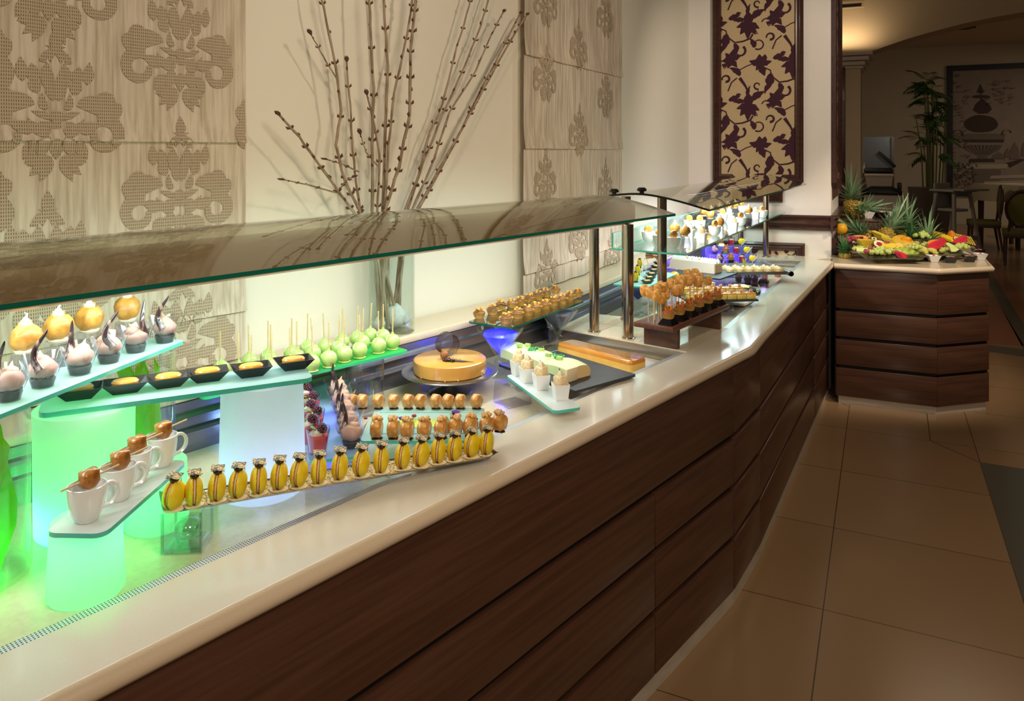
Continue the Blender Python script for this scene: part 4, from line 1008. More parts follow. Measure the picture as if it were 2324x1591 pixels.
def on_tray(px, py, off):
    k = Vector(((px-CX)/F, 1, -(py-HOR)/F)); o = Vector((0, 0, H)); pl_ = tray.location+nrm_*off
    t = (pl_-o).dot(nrm_)/k.dot(nrm_); return o+k*t
for i, (x, y) in enumerate(zip(macx, macy)):
    px, py = 340+x/2.767, 940+(y-8)/2.767
    q = on_tray(px, py, .003); view = atan2(q.x, q.y) # turn the slit to the viewer as in the photo
    if px < 395: extra = -.55
    elif px < 450: extra = .05
    else: extra = -.12-.18*(i/16)+.12*((i*5) % 3-1)
    mac.put(q+nrm_*(.0265+.0025)+th_*.010, (0, -pitch, -view+extra), '%s yellow macaron standing on edge from the left end of the long tray' % ORD[i], 'yellow macarons on the long tray', 1.0)
# ---- jelly and mousse plate on the blue bowl
ZE = .925
p0, p1, p2 = P(701, 1047, ZE), P(838, 1022, ZE), P(686, 868, ZE); cE, aE, LE, WE = fit_rect(p0, p2, p1)
plate('glass_plate', 'pale blue frosted plate of red jellies and mousse cups', 'plate', cE, aE, LE, WE, ZE-.007, .007, [frosted('blue_frost', (190, 220, 245), .3, .45), m_edge_l], .015)
t = thing('blue_bowl', 'clear bowl of blue gel glowing under the jelly plate', 'bowl', (cE.x+.0, cE.y-.03, ZW+.001))
b = B(); b.lathe([(0, 0), (.03, 0), (.035, .004), (.02, .012), (.024, .02), (.055, .045), (.064, .064), (.061, .064), (.052, .047), (0, .022)], 32); b.done('bowl', m_clear, t)
b = B(); b.lathe([(0, .024), (.03, .03), (.050, .048), (.052, .052), (0, .055)], 24, wav=.05, wn=7); b.done('blue_gel', m_blueg, t)
light('POINT', 'led_light', (cE.x, cE.y-.03, ZW+.042), .9, BLU, .015)
def jelly_cup(label):
    t = thing('jelly_cup', label, 'dessert cup')
    b = B(); b.lathe([(0, 0), (.019, 0), (.0275, .058), (.0268, .058), (.0186, .002), (0, .002)], 28); b.done('cup', m_plas, t)
    b = B(); b.lathe([(0, .002), (.0182, .0022), (.0240, .040), (0, .040)], 28); b.done('red_jelly', m_red, t)
    b = B(); b.sph((-.004, 0, .043), (.016, .016, .008), 14, 8, nz=.12); b.done('cream', m_cream, t)
    b = B(); rnd = random.Random(3); 
    for k in range(40):
        z = 1-2*(k+.5)/40; a = k*2.4; r = sqrt(1-z*z); b.sph((.009+.0088*r*cos(a), .0088*r*sin(a), .054+.0105*z), .0034, 7, 5)
    b.sph((.009, 0, .054), .0085, 10, 8); b.done('blackberry', m_berry, t)
    b = B()
    for a, l in ((2.6, .020), (3.5, .016)):
        v = [(-.004, 0, .050)]
        for u in (.25, .5, .75): v.append((-.004+l*u*cos(a)-.005*sin(a)*sin(pi*u), l*u*sin(a)+.005*cos(a)*sin(pi*u), .050+.010*u+.002))
        v.append((-.004+l*cos(a), l*sin(a), .058))
        for u in (.75, .5, .25): v.append((-.004+l*u*cos(a)+.005*sin(a)*sin(pi*u), l*u*sin(a)-.005*cos(a)*sin(pi*u), .050+.010*u+.002))
        b.poly(v); b.poly([(x, y, z-.0008) for x, y, z in v])
    b.done('mint_leaf', m_green, t); return t
jc = Series(jelly_cup('x'))
jl = [(722, 1031), (700, 1008), (712, 988), (697, 972), (704, 952), (692, 932)]
jn = ['front right red jelly cup topped with a dark blackberry beside the mousse cups', 'red jelly cup just behind the front one, with a long mint leaf', 'third red jelly cup from the front, half hidden by its neighbours', 'fourth red jelly cup from the front beside the white cylinder', 'fifth red jelly cup from the front with the blackberry high', 'rearmost red jelly cup under the corner of the dish shelf']
for i, (px, py) in enumerate(jl): jc.put(P(px, py-4, ZE+.001), .2+.15*i, jn[i], 'red jelly cups')
ml = [(797, 1016), (790, 990), (783, 962), (775, 936), (767, 912)]
for i, (px, py) in enumerate(ml):
    dup(mc.p, P(px, py-2, ZE+.001), -1.7+.3*(i % 3), '%s mousse cup from the front in the row beside the red jellies' % ORD[i], 'mousse cups beside the jellies', .98)
# ---- baklava plate
ZF = .93
p0, p1, p2 = P(826, 1000, ZF), P(1085, 999, ZF), P(815, 926, ZF); cF, aF, LF, WF = fit_rect(p0, p1, p2)
plt = thing('baklava_plate', 'rectangular clear glass platter of rolled pastries with green sauce', 'plate', (cF.x, cF.y, ZF-.008), aF)
b = B(); b.prism(rrect(LF+.02, WF, .012), 0, .007, 0, 1)
for y in (-WF/2+.045, WF/2-.035): b.box((0, y, .0085), (LF*.96, .004, .003), bev=.001)
b.done('glass', [m_frost, m_edge_l], plt)
b = B(); b.lathe([(0, .0074), (LF*.36, .0074), (LF*.37, .0082), (0, .0086)], 30, wav=.05, wn=7)
for v in b.bm.verts: v.co.y *= .30
b.done('green_sauce', M('green_sauce', 0xC3D84A, .15, coat=.5), plt)
ob = thing('round_riser', 'round clear glass riser under the baklava platter', 'riser', (cF.x, cF.y, ZW+.001)); b = B(); b.lathe([(0, 0), (.075, 0), (.078, .004), (.04, .012), (.04, .055), (.07, .070), (0, .070)], 32); b.done('glass', m_clear, ob)
def roll(label):
    t = thing('pastry_roll', label, 'pastry')
    b = B(); b.lathe([(0, -.0105), (.0175, -.0105), (.0195, -.008), (.0200, 0), (.0195, .008), (.0175, .0105), (0, .0105)], 22, (0, 0, .0205), mat=Matrix.Identity(4), wav=.03, wn=5)
    for v in b.bm.verts:
        x, y, z = v.co; z -= .0205; v.co = (z, y, .0215+x*1.02); v.co += Vector((0, v.co.y, v.co.z-.0215)).normalized()*.0016*noise.noise(v.co*140)
    b.done('roll', m_bak, t, ang=60)
    b = B(); b.lathe([(0, 0), (.0125, 0), (.012, .002), (0, .003)], 12, wav=.15, wn=3); b.tube([(.008, -.008, .001), (.014, -.012, .001), (.013, -.014, .006)], .0008, 5); b.done('chocolate_foot', m_choc, t)
    return t
def crumbs(parent_label):
    b = B(); rnd = random.Random(6)
    for k in range(11): b.sph((rnd.uniform(-.008, .012), rnd.uniform(-.013, .013), .001+rnd.uniform(0, .005)), rnd.uniform(.0035, .0055), 8, 6, nz=.4, ns=2.5, seed=k)
    return b.done('nougat_crumb', M('nougat', 0xE8BE82, .6, c2=0xD8A562, ns=120, bump=.4), ang=80)
rl = Series(roll('x'))
bx = [650, 755, 925, 1085, 1240, 1370, 1530, 1660, 1790, 1960]
for i, x in enumerate(bx):
    q = P(660+x/4.648, 840+402/4.648, ZF+.0005); rl.put(q, -.35+.08*((i*3) % 5-2)-.25*(i/9)+.1, '%s golden pastry roll from the left in the back row of the platter' % ORD[i], 'pastry rolls, back row', (1, .9, .9))
fx = [(905, 722), (1085, 722), (1230, 726), (1410, 722), (1590, 718), (1735, 704), (1895, 696), (2070, 684), (2205, 650)]
cr0 = None
for i, (x, y) in enumerate(fx):
    q = P(660+x/4.648, 840+(y-6)/4.648, ZF+.0005) if i < 8 else P(660+x/4.648, 840+(y-6)/4.648, ZF+.0005)
    rl.put(q, .15-.55*(i/8)-.25, '%s golden pastry roll from the left in the front row, topped with nougat crumbs' % ORD[i], 'pastry rolls, front row', (1.1, 1, 1.05))
    if cr0 is None: cr0 = crumbs(''); cr = cr0
    else: cr = cr0.copy(); C.objects.link(cr)
    cr.location = q+Z*.0435; cr.rotation_euler = (0, 0, i); tag(cr, 'nougat crumbs on top of the %s front roll from the left' % ORD[i], 'topping', 'nougat crumb toppings')
def dot_thing(name, label, cat, q, r, mat, group=None, nz=.2, seed=0, seg=12):
    b = B(); b.sph((0, 0, r[2] if hasattr(r, '__len__') else r), r, seg, 8, nz=nz, seed=seed); return tag(b.done(name, mat, loc=q), label, cat, group)
def leaf_mesh(b, L, W, a, tilt=.3, c=(0, 0, 0), mi=0, thick=.0006, n=5, cup=.15):
    ca, sa_ = cos(a), sin(a); v = []
    for sg in (1, -1):
        rng = range(n+1) if sg == 1 else range(n-1, 0, -1)
        for i in rng:
            u = i/n; w_ = W/2*sin(pi*u)**.8*sg; l = L*u; v.append((c[0]+l*ca*cos(tilt)-w_*sa_, c[1]+l*sa_*cos(tilt)+w_*ca, c[2]+l*sin(tilt)+cup*abs(w_)))
    b._add(v, [tuple(range(len(v)))], mi); b._add([(x, y, z-thick) for x, y, z in v], [tuple(range(len(v)-1, -1, -1))], mi)
for i, (x, y, r) in enumerate(((790, 520, .004), (1275, 530, .004), (1300, 500, .005), (1455, 535, .004), (1625, 515, .004), (1955, 530, .004), (1700, 520, .004))):
    dot_thing('cranberry', 'dried red cranberry, %s from the left on the green sauce' % ORD[i], 'berry', P(660+x/4.648, 840+y/4.648, ZF+.003), (r*1.3, r, r*.9), M('cranberry', 0x8E1428, .3, coat=.5) if i == 0 else bpy.data.materials['cranberry'], 'cranberries on the platter')
for i, (x, y, a) in enumerate(((1050, 510, .3), (1650, 540, 1.9), (1740, 490, 2.5))):
    b = B(); leaf_mesh(b, .022, .014, a, .45); leaf_mesh(b, .016, .010, a+1.2, .3)
    tag(b.done('mint_sprig', m_green, loc=P(660+x/4.648, 840+(y+20)/4.648, ZF+.004)), ['green mint leaf at the left on the baklava platter', 'green mint leaf between the front rolls at the right', 'green mint leaf beneath the large violet'][i], 'leaf', 'mint leaves on the platter')
m_viol = M('violet_petal', 0x5A1E8C, .5, c2=0x7A2EA8, ns=60)
for i, (x, y, s_) in enumerate(((1740, 470, 1.25), (1165, 510, .8))):
    b = B()
    for a in (20, 95, 160, 235, 305): leaf_mesh(b, .013*s_, .012*s_, radians(a), .75, (0, 0, .004*s_), cup=.2)
    b.sph((0, 0, .005*s_), .0016, 6, 5, 1)
    tag(b.done('violet_flower', [m_viol, m_yellow], loc=P(660+x/4.648, 840+(y+30)/4.648, ZF+.008)), ['large purple violet standing behind the front pastry rolls', 'small purple violet at the left of the green sauce'][i], 'flower', 'violets on the platter')
# ---- cake stand with caramel cake
cs_ = P(1021, 889, ZW); st = thing('cake_stand', 'grey metal footed cake stand under the caramel cake', 'cake stand', (cs_.x, cs_.y, ZW+.001))
b = B(); b.lathe([(0, 0), (.070, 0), (.073, .003), (.066, .008), (.030, .018), (.020, .030), (.022, .048), (.03, .056)], 48); b.done('foot', m_steel2 := M('satin_steel', 0x9A9794, .3, metal=1), st)
b = B(); b.lathe([(0, .054), (.10, .056), (.145, .060), (.154, .066), (.152, .068), (.140, .063), (.125, .0625), (.122, .0640), (0, .0640)], 64); b.done('plate', m_steel2, st)
ck = thing('caramel_cake', 'round glazed caramel cake with chocolate coil on the metal stand', 'cake', (cs_.x, cs_.y+.002, ZW+.0655))
b = B(); b.lathe([(0, 0), (.113, 0), (.116, .003), (.1165, .034), (.115, .040), (.110, .0435), (0, .044)], 64)
rnd = random.Random(5)
for k in range(9): a = rnd.uniform(0, 6.3); b.sph((.116*cos(a), .116*sin(a), .002), .003, 6, 5)
b.done('cake', m_glaze, ck)
b = B(); n = 6
for k in range(n):
    c0 = Vector((-.034+k*.0085, .012-k*.001, .082)); R = .034; pts = [c0+Vector((.006*sin(a)*.3, R*cos(a)+.006, R*sin(a))) for a in [2*pi*i/26 for i in range(26)]]
    b.tube(pts, .0011, 6, closed=True)
o = b.done('chocolate_coil', m_choc, ck); o.rotation_euler = (0, 0, -.95); o.location = (-.015, .002, 0)
b = B(); b.sph((0, 0, .0), .0135, 16, 12); b.done('truffle', M('cocoa_truffle', 0x9C6038, .6, bump=.3, ns=200), ck, loc=(-.016, -.022, .058))
b = B(); rnd = random.Random(8)
for k in range(16): b.sph((-.020+.018*rnd.random()+k*.0013, -.036-.010*rnd.random()-k*.0012, .046+rnd.random()*.006), .0045, 7, 6, nz=.4, seed=k)
pts = [(-.005+.085*u, -.045-.020*u, .047) for u in [i/10 for i in range(11)]]; b.tube(pts, [.006*(1-i/10)**1.2+.0006 for i in range(11)], 6)
b.done('chocolate_trail', m_choc, ck); b = B()
for k in range(9): b.sph((.0+.012*(k % 4), -.045-.006*(k % 3), .052), .0014, 6, 5)
b.done('silver_pearl', m_steel, ck)
# ---- cake pop tray
ZG = 1.02
p0, p1 = P(705, 846, ZG), P(928, 795, ZG); ug = (p1-p0).normalized(); p0 = p1-ug*.62; wg = Vector((-ug.y, ug.x, 0)); cG = (p0+p1)/2+wg*.078
plate('pop_tray', 'long clear glass tray glowing green beneath the cake pops', 'tray', cG, atan2(ug.y, ug.x), .62, .156, ZG-.008, .008, [frosted('green_glow_tint', (90, 225, 120), .35, .4), M('green_glass_edge', 0x39C68A, .2, coat=.5)], .012)  # clear glass; the green glow from below is put into its colour
rc = p1-ug*.115+wg*.062; cylinder_riser('clear_riser', 'clear ribbed cylinder supporting the right end of the cake pop tray', rc, .056, .056, ZW+.001, ZG-.009, m_plas)
rc2 = p1-ug*.47+wg*.062; cylinder_riser('clear_riser', 'clear cylinder hidden under the left end of the cake pop tray', rc2, .05, .05, ZW+.001, ZG-.009, m_plas, (.3, .6, 1), .2, (0, 0, .05))
def pop(label, R=.0225):
    t = thing('cake_pop', label, 'cake pop')
    b = B(); b.lathe([(0, 0)]+[(R*sin(pi*i/14), R-R*cos(pi*i/14)) for i in range(1, 13)]+[(.0045, R*2+.0005), (.003, R*2+.006), (0, R*2+.007)], 24); b.done('coated_ball', m_lime, t)
    b = B(); b.lathe([(0, 0), (R*.72, 0), (R*.78, .0015), (R*.6, .004), (0, .004)], 20, wav=.05, wn=4); b.done('coating_foot', M('lime_foot', 0xDCE88C, .3) if 'lime_foot' not in bpy.data.materials else bpy.data.materials['lime_foot'], t)
    b = B()
    for t0, tl_ in ((.5, .45), (2.3, -.5), (4.1, .5)):
        pts = []
        for i in range(9):
            a = t0+i*.16; ph = .35+tl_*.3+i*.11; pts.append((R*1.01*sin(ph)*cos(a), R*1.01*sin(ph)*sin(a), R+R*1.01*cos(ph)))
        b.tube(pts, .0007, 4)
    b.done('white_drizzle', m_limew, t)
    b = B(); b.cyl((0, 0, R*2), (0, 0, R*2+.078), .0020, seg=8); b.done('stick', m_stick, t); return t
ps = Series(pop('x'))
tops = [((1058, 665), (1060, 305)), ((1238, 620), (1228, 243)), ((1403, 570), (1404, 208)), ((1563, 530), (1556, 180)), ((1765, 480), (1760, 118)), ((1908, 440), (1898, 115)),
        ((1078, 560), (1105, 220)), ((1340, 510), (1357, 165)), ((1590, 450), (1605, 110)), ((1010, 510), (1003, 170)), ((1195, 495), (1222, 142)), ((1375, 440), (1385, 110)), ((1535, 410), (1567, 75)), ((1672, 375), (1660, 58)), ((1810, 385), (1832, 72)),
        ((845, 570), (847, 205)), ((900, 610), (902, 232)), ((830, 690), (835, 315)), ((598, 605), (598, 245)), ((618, 650), (625, 295)), ((635, 730), (640, 380)), ((400, 650), (413, 262)), ((418, 780), (422, 432)), ((100, 730), (85, 320)), ((292, 750), (300, 365))]
rowlab = {}
rows_ = [('front row', range(0, 6)), ('middle row', range(6, 9)), ('back row', range(9, 15)), ('group left of the middle', range(15, 18)), ('cluster above the fifth black dish', range(18, 21)), ('left end group', range(21, 25))]
for nm, rg in rows_:
    for j, i in enumerate(sorted(rg, key=lambda k: tops[k][0][0])): rowlab[i] = '%s lime green cake pop from the left in the %s' % (ORD[j], nm)
for i, ((bxp, byp), (tx, ty)) in enumerate(tops):
    px, py = 480+bxp/4.648, 680+byp/4.648; k = (px-CX)/F
    # ball centre height over the tray
    q = P(px, py, ZG+.0235); q.z = ZG+.001
    lean = ((tx-bxp)/max(1, byp-ty))
    ps.put(q, (0, lean*.9, i*1.7), rowlab[i], 'lime cake pops')
# ---------------------------------------------------------------- martini glasses and tart plate
def martini(label, c, zt=1.008, r=.080, gel=m_blueg, lit=0, gl=.62):
    t = thing('martini_glass', label, 'glass', (c.x, c.y, ZW+.001)); h = zt-ZW-.002
    b = B(); b.lathe([(0, 0), (.060, 0), (.062, .002), (.03, .008), (.010, .014), (.008, .020), (.018, .028), (.0215, .038), (.018, .049), (.010, .055), (.012, .058), (r*.55, h*.68), (r, h-.004), (r, h), (r-.003, h), (r*.5, h*.68), (.007, .062), (0, .061)], 40)
    b.done('glass', m_clear, t)
    b = B(); b.lathe([(0, .066), (r*.48, h*.68), (r*gl*1.25, h*.88), (r*gl*1.1, h*.93), (0, h*.95)], 26, wav=.04, wn=5); b.done('blue_gel', gel, t)
    if lit: light('POINT', 'led_light', (c.x+.004, c.y-.015, ZW+h*.72), lit, BLU, .012)
    return t
k_ = (1135-CX)/F; mg1 = Vector((k_*2.627, 2.627, 0)); martini('martini glass of glowing blue gel under the near end of the tart plate', mg1, lit=1.3)
mg2 = P(1266, 792, ZW); martini('martini glass with unlit dark blue gel under the far end of the tart plate', mg2, gel=M('dark_blue_gel', 0x34365C, .45))
ZH = 1.020
p0, p1, p2 = P(1161, 743.6, ZH), P(1326, 682.6, ZH), P(1065, 728, ZH); cH, aH, LH, WH = fit_rect(p0, p1, p2)
plate('tart_plate', 'long clear glass plate of caramel tartlets resting on two martini glasses', 'plate', cH, aH, LH, WH, ZH-.007, .007, [glass('tinted_plate', (200, 210, 200), refl=1.4, base=.05), m_edge], .01)
def tartlet(label, top=m_praline, nug=m_crumb, R=.024, h=.019, stick=False, nn=3):
    t = thing('tartlet', label, 'tartlet')
    b = B(); b.lathe([(0, 0), (R*.66, 0), (R*.95, h), (R*1.04, h+.0015), (R*.92, h+.001), (R*.88, h-.003), (0, h-.004)], 36, wav=.025, wn=12); b.done('pastry_shell', m_pastry, t, ang=50)
    b = B(); pts = []
    for i in range(34):
        u = i/33; a = u*17; rr = R*.62*(1-u*.8); pts.append((rr*cos(a), rr*sin(a), h+.001+.012*u))
    b.tube(pts, .0048, 6); b.lathe([(0, h-.003), (R*.86, h-.003), (R*.7, h+.003), (0, h+.006)], 16); b.done('cream_swirl', top, t)
    b = B(); rnd = random.Random(int(R*1e4)+nn)
    for k in range(nn): a = k*2.1+.4; b.sph((R*.42*cos(a), R*.42*sin(a), h+.010+.002*k), (.0062, .0055, .0052), 8, 6, nz=.4, ns=2, seed=k)
    b.done('crumble', nug, t, ang=80)
    if stick:
        b = B(); b.cyl((-.002, 0, h+.004), (-.020, .006, h+.034), .0014, .0010, seg=6); b.done('chocolate_stick', m_choc, t)
    return t
ta = Series(tartlet('x', nn=4))
tf = [(875, 332), (965, 292), (1048, 268), (1115, 240), (1187, 218), (1257, 190), (1323, 172), (1385, 145), (1450, 122)]
tb_ = [(660, 292), (765, 262), (833, 222), (918, 212), (990, 192), (1062, 168), (1130, 142), (1195, 122), (1270, 95)]
for nm, arr in (('front', tf), ('back', tb_)):
    for i, (x, y) in enumerate(arr):
        ta.put(P(900+x/3.521, 640+(y-5)/3.521, ZH+.0005+.012*0), i*1.3, '%s caramel tartlet from the left in the %s row on the glass plate' % (ORD[i], nm), 'caramel tartlets on the glass plate', 1-.07*(i/8))
b = B(); pts = []
zc = ZH+.034
for x, y in ((722, 300), (735, 250), (775, 205), (830, 180), (880, 190), (920, 215), (985, 210), (1040, 185), (1090, 145)): q = P(900+x/3.521, 640+y/3.521, zc); pts.append(tuple(q))
pts2 = []
for i in range(len(pts)-1):
    for j in range(4): pts2.append(Vector(pts[i]).lerp(Vector(pts[i+1]), j/4))
pts2[0].z = ZH+.02
b.tube(pts2, .0020, 7); tag(b.done('chocolate_curl', m_choc), 'long curly dark chocolate strand lying over the left tartlets', 'chocolate garnish')
for j, ((x0, y0), (x1, y1)) in enumerate((((640, 240), (685, 198)), ((1065, 95), (1110, 98)), ((1140, 95), (1215, 55)), ((1210, 78), (1285, 25)), ((1340, 105), (1395, 75)), ((1370, 95), (1450, 52)), ((800, 190), (860, 165)), ((1000, 150), (1070, 125)))):
    b = B(); b.tube([P(900+x0/3.521, 640+y0/3.521, ZH+.028), P(900+x1/3.521, 640+y1/3.521, ZH+.032)], .0011, 5)
    tag(b.done('chocolate_needle', m_choc), '%s thin dark chocolate needle sticking out of the tartlets' % ORD[j], 'chocolate garnish', 'chocolate needles')
# ---------------------------------------------------------------- slate with mint cake
ZJ = .915
p0, p1, p2 = P(1306, 887, ZJ), P(1131, 826, ZJ), P(1413, 840, ZJ); cJ, aJ, LJ, WJ = fit_rect(p0, p1, p2)
plate('slate_board', 'dark slate board under the mint green log cake', 'board', cJ, aJ, LJ, WJ, ZJ-.008, .008, [m_slate], .004)
for i, (x, y) in enumerate(((1395, 866), (1165, 840))):
    q = cJ+(P(x, y, ZJ)-cJ)*.72; sb = thing('coaster_riser', ['round glass riser under the right part of the slate', 'round glass riser under the left part of the slate'][i], 'riser', (q.x, q.y, ZW+.001)); b = B(); b.lathe([(0, 0), (.04, 0), (.042, .003), (.03, .01), (.03, .046), (.042, .054), (0, .0555)], 28); b.done('glass', m_clear, sb)
pe = P(1318, 858, ZJ); ps_ = P(1158, 806, ZJ); gcake = thing('mint_log_cake', 'pale mint green log cake with wavy top on the slate board', 'cake', (pe+ps_)/2, atan2((ps_-pe).y, (ps_-pe).x))
gcake.location.z = ZJ+.0005; GL = (ps_-pe).length
b = B(); nx = 40; sec = []
cs2 = [(-.041, 0), (-.043, .012), (-.040, .030), (-.030, .041), (-.012, .045), (.004, .046), (.024, .043), (.038, .036), (.044, .030), (.043, 0)]
for i in range(nx+1):
    u = i/nx; wv_ = abs(sin(u*pi*2.5+.25)); f = .74+.26*wv_**.7
    for y, z in cs2: sec.append((-GL/2+GL*u, y, z*(f if z > .02 else 1)))
m = len(cs2)
b._add(sec, [(i*m+j, i*m+j+1, i*m+m+j+1, i*m+m+j) for i in range(nx) for j in range(m-1)]+[(i*m+m-1, i*m, i*m+m, i*m+2*m-1) for i in range(nx)], 0)
b._add(sec[:m], [tuple(range(m))], 1); b._add(sec[-m:], [tuple(range(m))], 0)
b.done('cake_body', [m_mint, M('cream_cut', 0xEBC98C, .5)], gcake, ang=35)
b = B(); b.box((-GL/2-.006, .046, .020), (.007, .050, .040), rot=.12, bev=.001); b.done('white_chocolate_tile', M('white_choc', 0xF0DCB0, .4), gcake)
for i, (x, y) in enumerate(((-.075, 0), (.045, .0))):
    b = B(); rnd = random.Random(i)
    for k in range(12):
        a = rnd.uniform(0, 6.3); c0 = Vector((x+rnd.uniform(-.012, .012), y+rnd.uniform(-.014, .014), .041+rnd.uniform(0, .010))); b.tube([c0+Vector((.008*cos(a+j*.7), .008*sin(a+j*.7), .004*sin(j))) for j in range(6)], .0021, 6)
    b.done('green_noodle', m_mint2, gcake)
m_kiwi = M('kiwi', 0xA8CC5E, .35, c2=0xC4DA8C, ns=60)
for x, y, a in ((-.095, .018, .4), (-.045, .02, .1), (.015, -.004, .8), (.09, -.01, .3), (.11, .01, 1)):
    b = B(); b.box((0, 0, 0), (.020, .011, .012), rot=a, bev=.002); b.done('kiwi_piece', m_kiwi, gcake, loc=(x, y, .048))
# ---------------------------------------------------------------- coconut cubes
ZK = .925
p0, p1, p2 = P(1258, 933, ZK), P(1148.5, 851.6, ZK), P(1320, 924, ZK); cK, aK, LK, WK = fit_rect(p0, p1, p2)
plate('glass_strip_plate', 'narrow white glass plate holding four coconut cakes in white cubes', 'plate', cK, aK, LK, WK, ZK-.008, .008, [M('white_glass', 0xE2F0EE, .1, coat=.6), m_edge_l], .014)
ac = P(1190, 934, ZW); aq = thing('acrylic_cube', 'clear acrylic cube supporting the left half of the coconut cake plate', 'riser', (ac.x-.035, ac.y+.075, ZW+.001), aK+.25)
b = B(); b.frustum((0, 0, 0), .085, .085, .078, .078, 0, .064); b.done('acrylic', m_plas, aq, smooth=False)
def coco(label):
    t = thing('white_cube_cup', label, 'dessert cup')
    b = B(); b.dish(.034, .034, .043, .043, .043, t=.0015); b.done('cup', m_whitep, t, smooth=False); return t
def cococake(label):
    t = thing('coconut_cake', label, 'cake')
    b = B(); b.box((0, 0, .02), (.030, .030, .040), bev=.004)
    for v in b.bm.verts: v.co += Vector((v.co.x, v.co.y, v.co.z-.02)).normalized()*.0025*noise.noise(v.co*160)
    b.done('coconut_sponge', m_coco, t, ang=60)
    b = B(); b.lathe([(0, .038), (.0095, .039), (.010, .044), (.006, .050), (0, .055)], 10, wav=.12, wn=5); b.done('cream_rosette', m_cream, t)
    b = B(); leaf_mesh(b, .011, .006, .5, 1.1, (0, 0, .050)); b.done('pistachio', m_green, t); return t
cp = Series(coco('x')); cq = Series(cococake('x'))
for i, (px, py) in enumerate(((1272, 905), (1228, 882), (1197, 866), (1177, 850))):
    q = P(px, py, ZK+.0005); lab = 'nearest second third rearmost'.split()[i]
    cp.put(q, aK+.75 if False else aK+pi/2-.15+.06*i, '%s white cube cup on the narrow white glass plate' % ['nearest', 'second nearest', 'third nearest', 'rearmost'][i], 'white cube cups')
    cq.put(q+Z*.026, aK+.3+.2*i, 'coconut coated cake cube in the %s white cube cup' % ['nearest', 'second nearest', 'third nearest', 'rearmost'][i], 'coconut cakes in white cubes')
# ---------------------------------------------------------------- flan on a white tray
f0, f1 = P(1262, 800, .862), P(1432, 846, .862); fu = (f1-f0).normalized(); fw = Vector((-fu.y, fu.x, 0))
fc_ = (f0+f1)/2+fw*.045; FLn = (f1-f0).length
plate('flan_tray', 'white rectangular tray beneath the caramel flan', 'tray', fc_+fw*.03, atan2(fu.y, fu.x), FLn+.06, .20, ZW+.001, .008, [m_white], .01)
fl_ = thing('caramel_flan', 'long block of golden flan with shiny caramel top in the right of the well', 'flan', (fc_.x, fc_.y, .8595), atan2(fu.y, fu.x))
b = B(); prof = rrect(FLn, .092, .018, 5)
for (k0, z0), (k1, z1) in zip(((1, 0), (1, .026), (.985, .034)), ((1, .026), (.985, .034), (.94, .0385))):
    n = len(prof); vs = [(x-(1-k0)*(.05 if x > 0 else -.05) if 0 else x*(1-(1-k0)*.3), y*k0, z0) for x, y in prof]+[(x*(1-(1-k1)*.3), y*k1, z1) for x, y in prof]
    b._add(vs, [(i, (i+1) % n, n+(i+1) % n, n+i) for i in range(n)], 0 if z1 < .03 else 1)
n = len(prof); b._add([(x*(1-.06*.3), y*.94, .0385) for x, y in prof], [tuple(range(n))], 1); b._add([(x, y, 0) for x, y in prof], [tuple(range(n-1, -1, -1))], 0)
bmesh.ops.remove_doubles(b.bm, verts=b.bm.verts, dist=1e-5)
b.done('custard', [m_flan, m_flant], fl_, ang=60)
b = B(); b.lathe([(0, .0008), (.11, .0008), (.10, .0022), (0, .0026)], 24, wav=.12, wn=3)
for v in b.bm.verts: v.co.x *= 1.55; v.co.y *= .62
b.done('caramel_sauce', m_flant, fl_, loc=(0, 0, -.0005))
# ---------------------------------------------------------------- wooden stand with cake pops and tartlets
ZM = .992
p0, p1, p2 = P(1528, 744, ZM), P(1657, 690, ZM), P(1446, 727, ZM); cM, aM, LM, WM = fit_rect(p0, p1, p2)
ws = thing('wooden_stand', 'dark wooden bench stand carrying pastry lollipops and tartlets beyond the posts', 'stand', (cM.x, cM.y, ZT+.001), aM)
b = B(); b.box((0, 0, ZM-ZT-.010), (LM, WM, .018), bev=.003); b.done('top_board', M('stand_wood', 0x6A4030, .4, c2=0x55301F, ns=10, stretch=(.4, 6, 6)), ws)
for s_ in (-1, 1):
    b = B(); b.box((0, 0, (ZM-ZT-.021)/2), (.020, WM*.86, ZM-ZT-.0215), bev=.001); b.done('leg', m_wood, ws, loc=(s_*(LM/2-.07), 0, 0))
def pedestal(label):
    t = thing('mirror_pedestal', label, 'pedestal')
    b = B(); b.frustum((0, 0, 0), .062, .056, .036, .034, 0, .020); b.done('base', M('black_mirror', 0x2A2A2E, .08, metal=.7) if 'black_mirror' not in bpy.data.materials else bpy.data.materials['black_mirror'], t, smooth=False); return t
pdl = Series(pedestal('x')); ta2 = Series(tartlet('x', top=M('brown_praline', 0xA8622C, .5, bump=.4, ns=150), nug=M('orange_nougat', 0xE8882C, .5, c2=0xC8681C, ns=150, bump=.4), R=.027, h=.020, stick=True, nn=9))
uM = Vector((cos(aM), sin(aM), 0)); wM = Vector((-sin(aM), cos(aM), 0))
for i in range(6):
    x = -LM/2+.045+i*(LM-.085)/5; q = Vector((cM.x, cM.y, ZM+.0002))+uM*x-wM*(WM/2-.040)
    pdl.put(q, aM, '%s black mirror pedestal from the left on the wooden stand' % ORD[i], 'mirror pedestals')
    ta2.put(q+Z*.0205, aM+.5*i, '%s orange nougat tartlet from the left on a mirror pedestal' % ORD[i], 'nougat tartlets on pedestals', .94+.02*(i % 2))
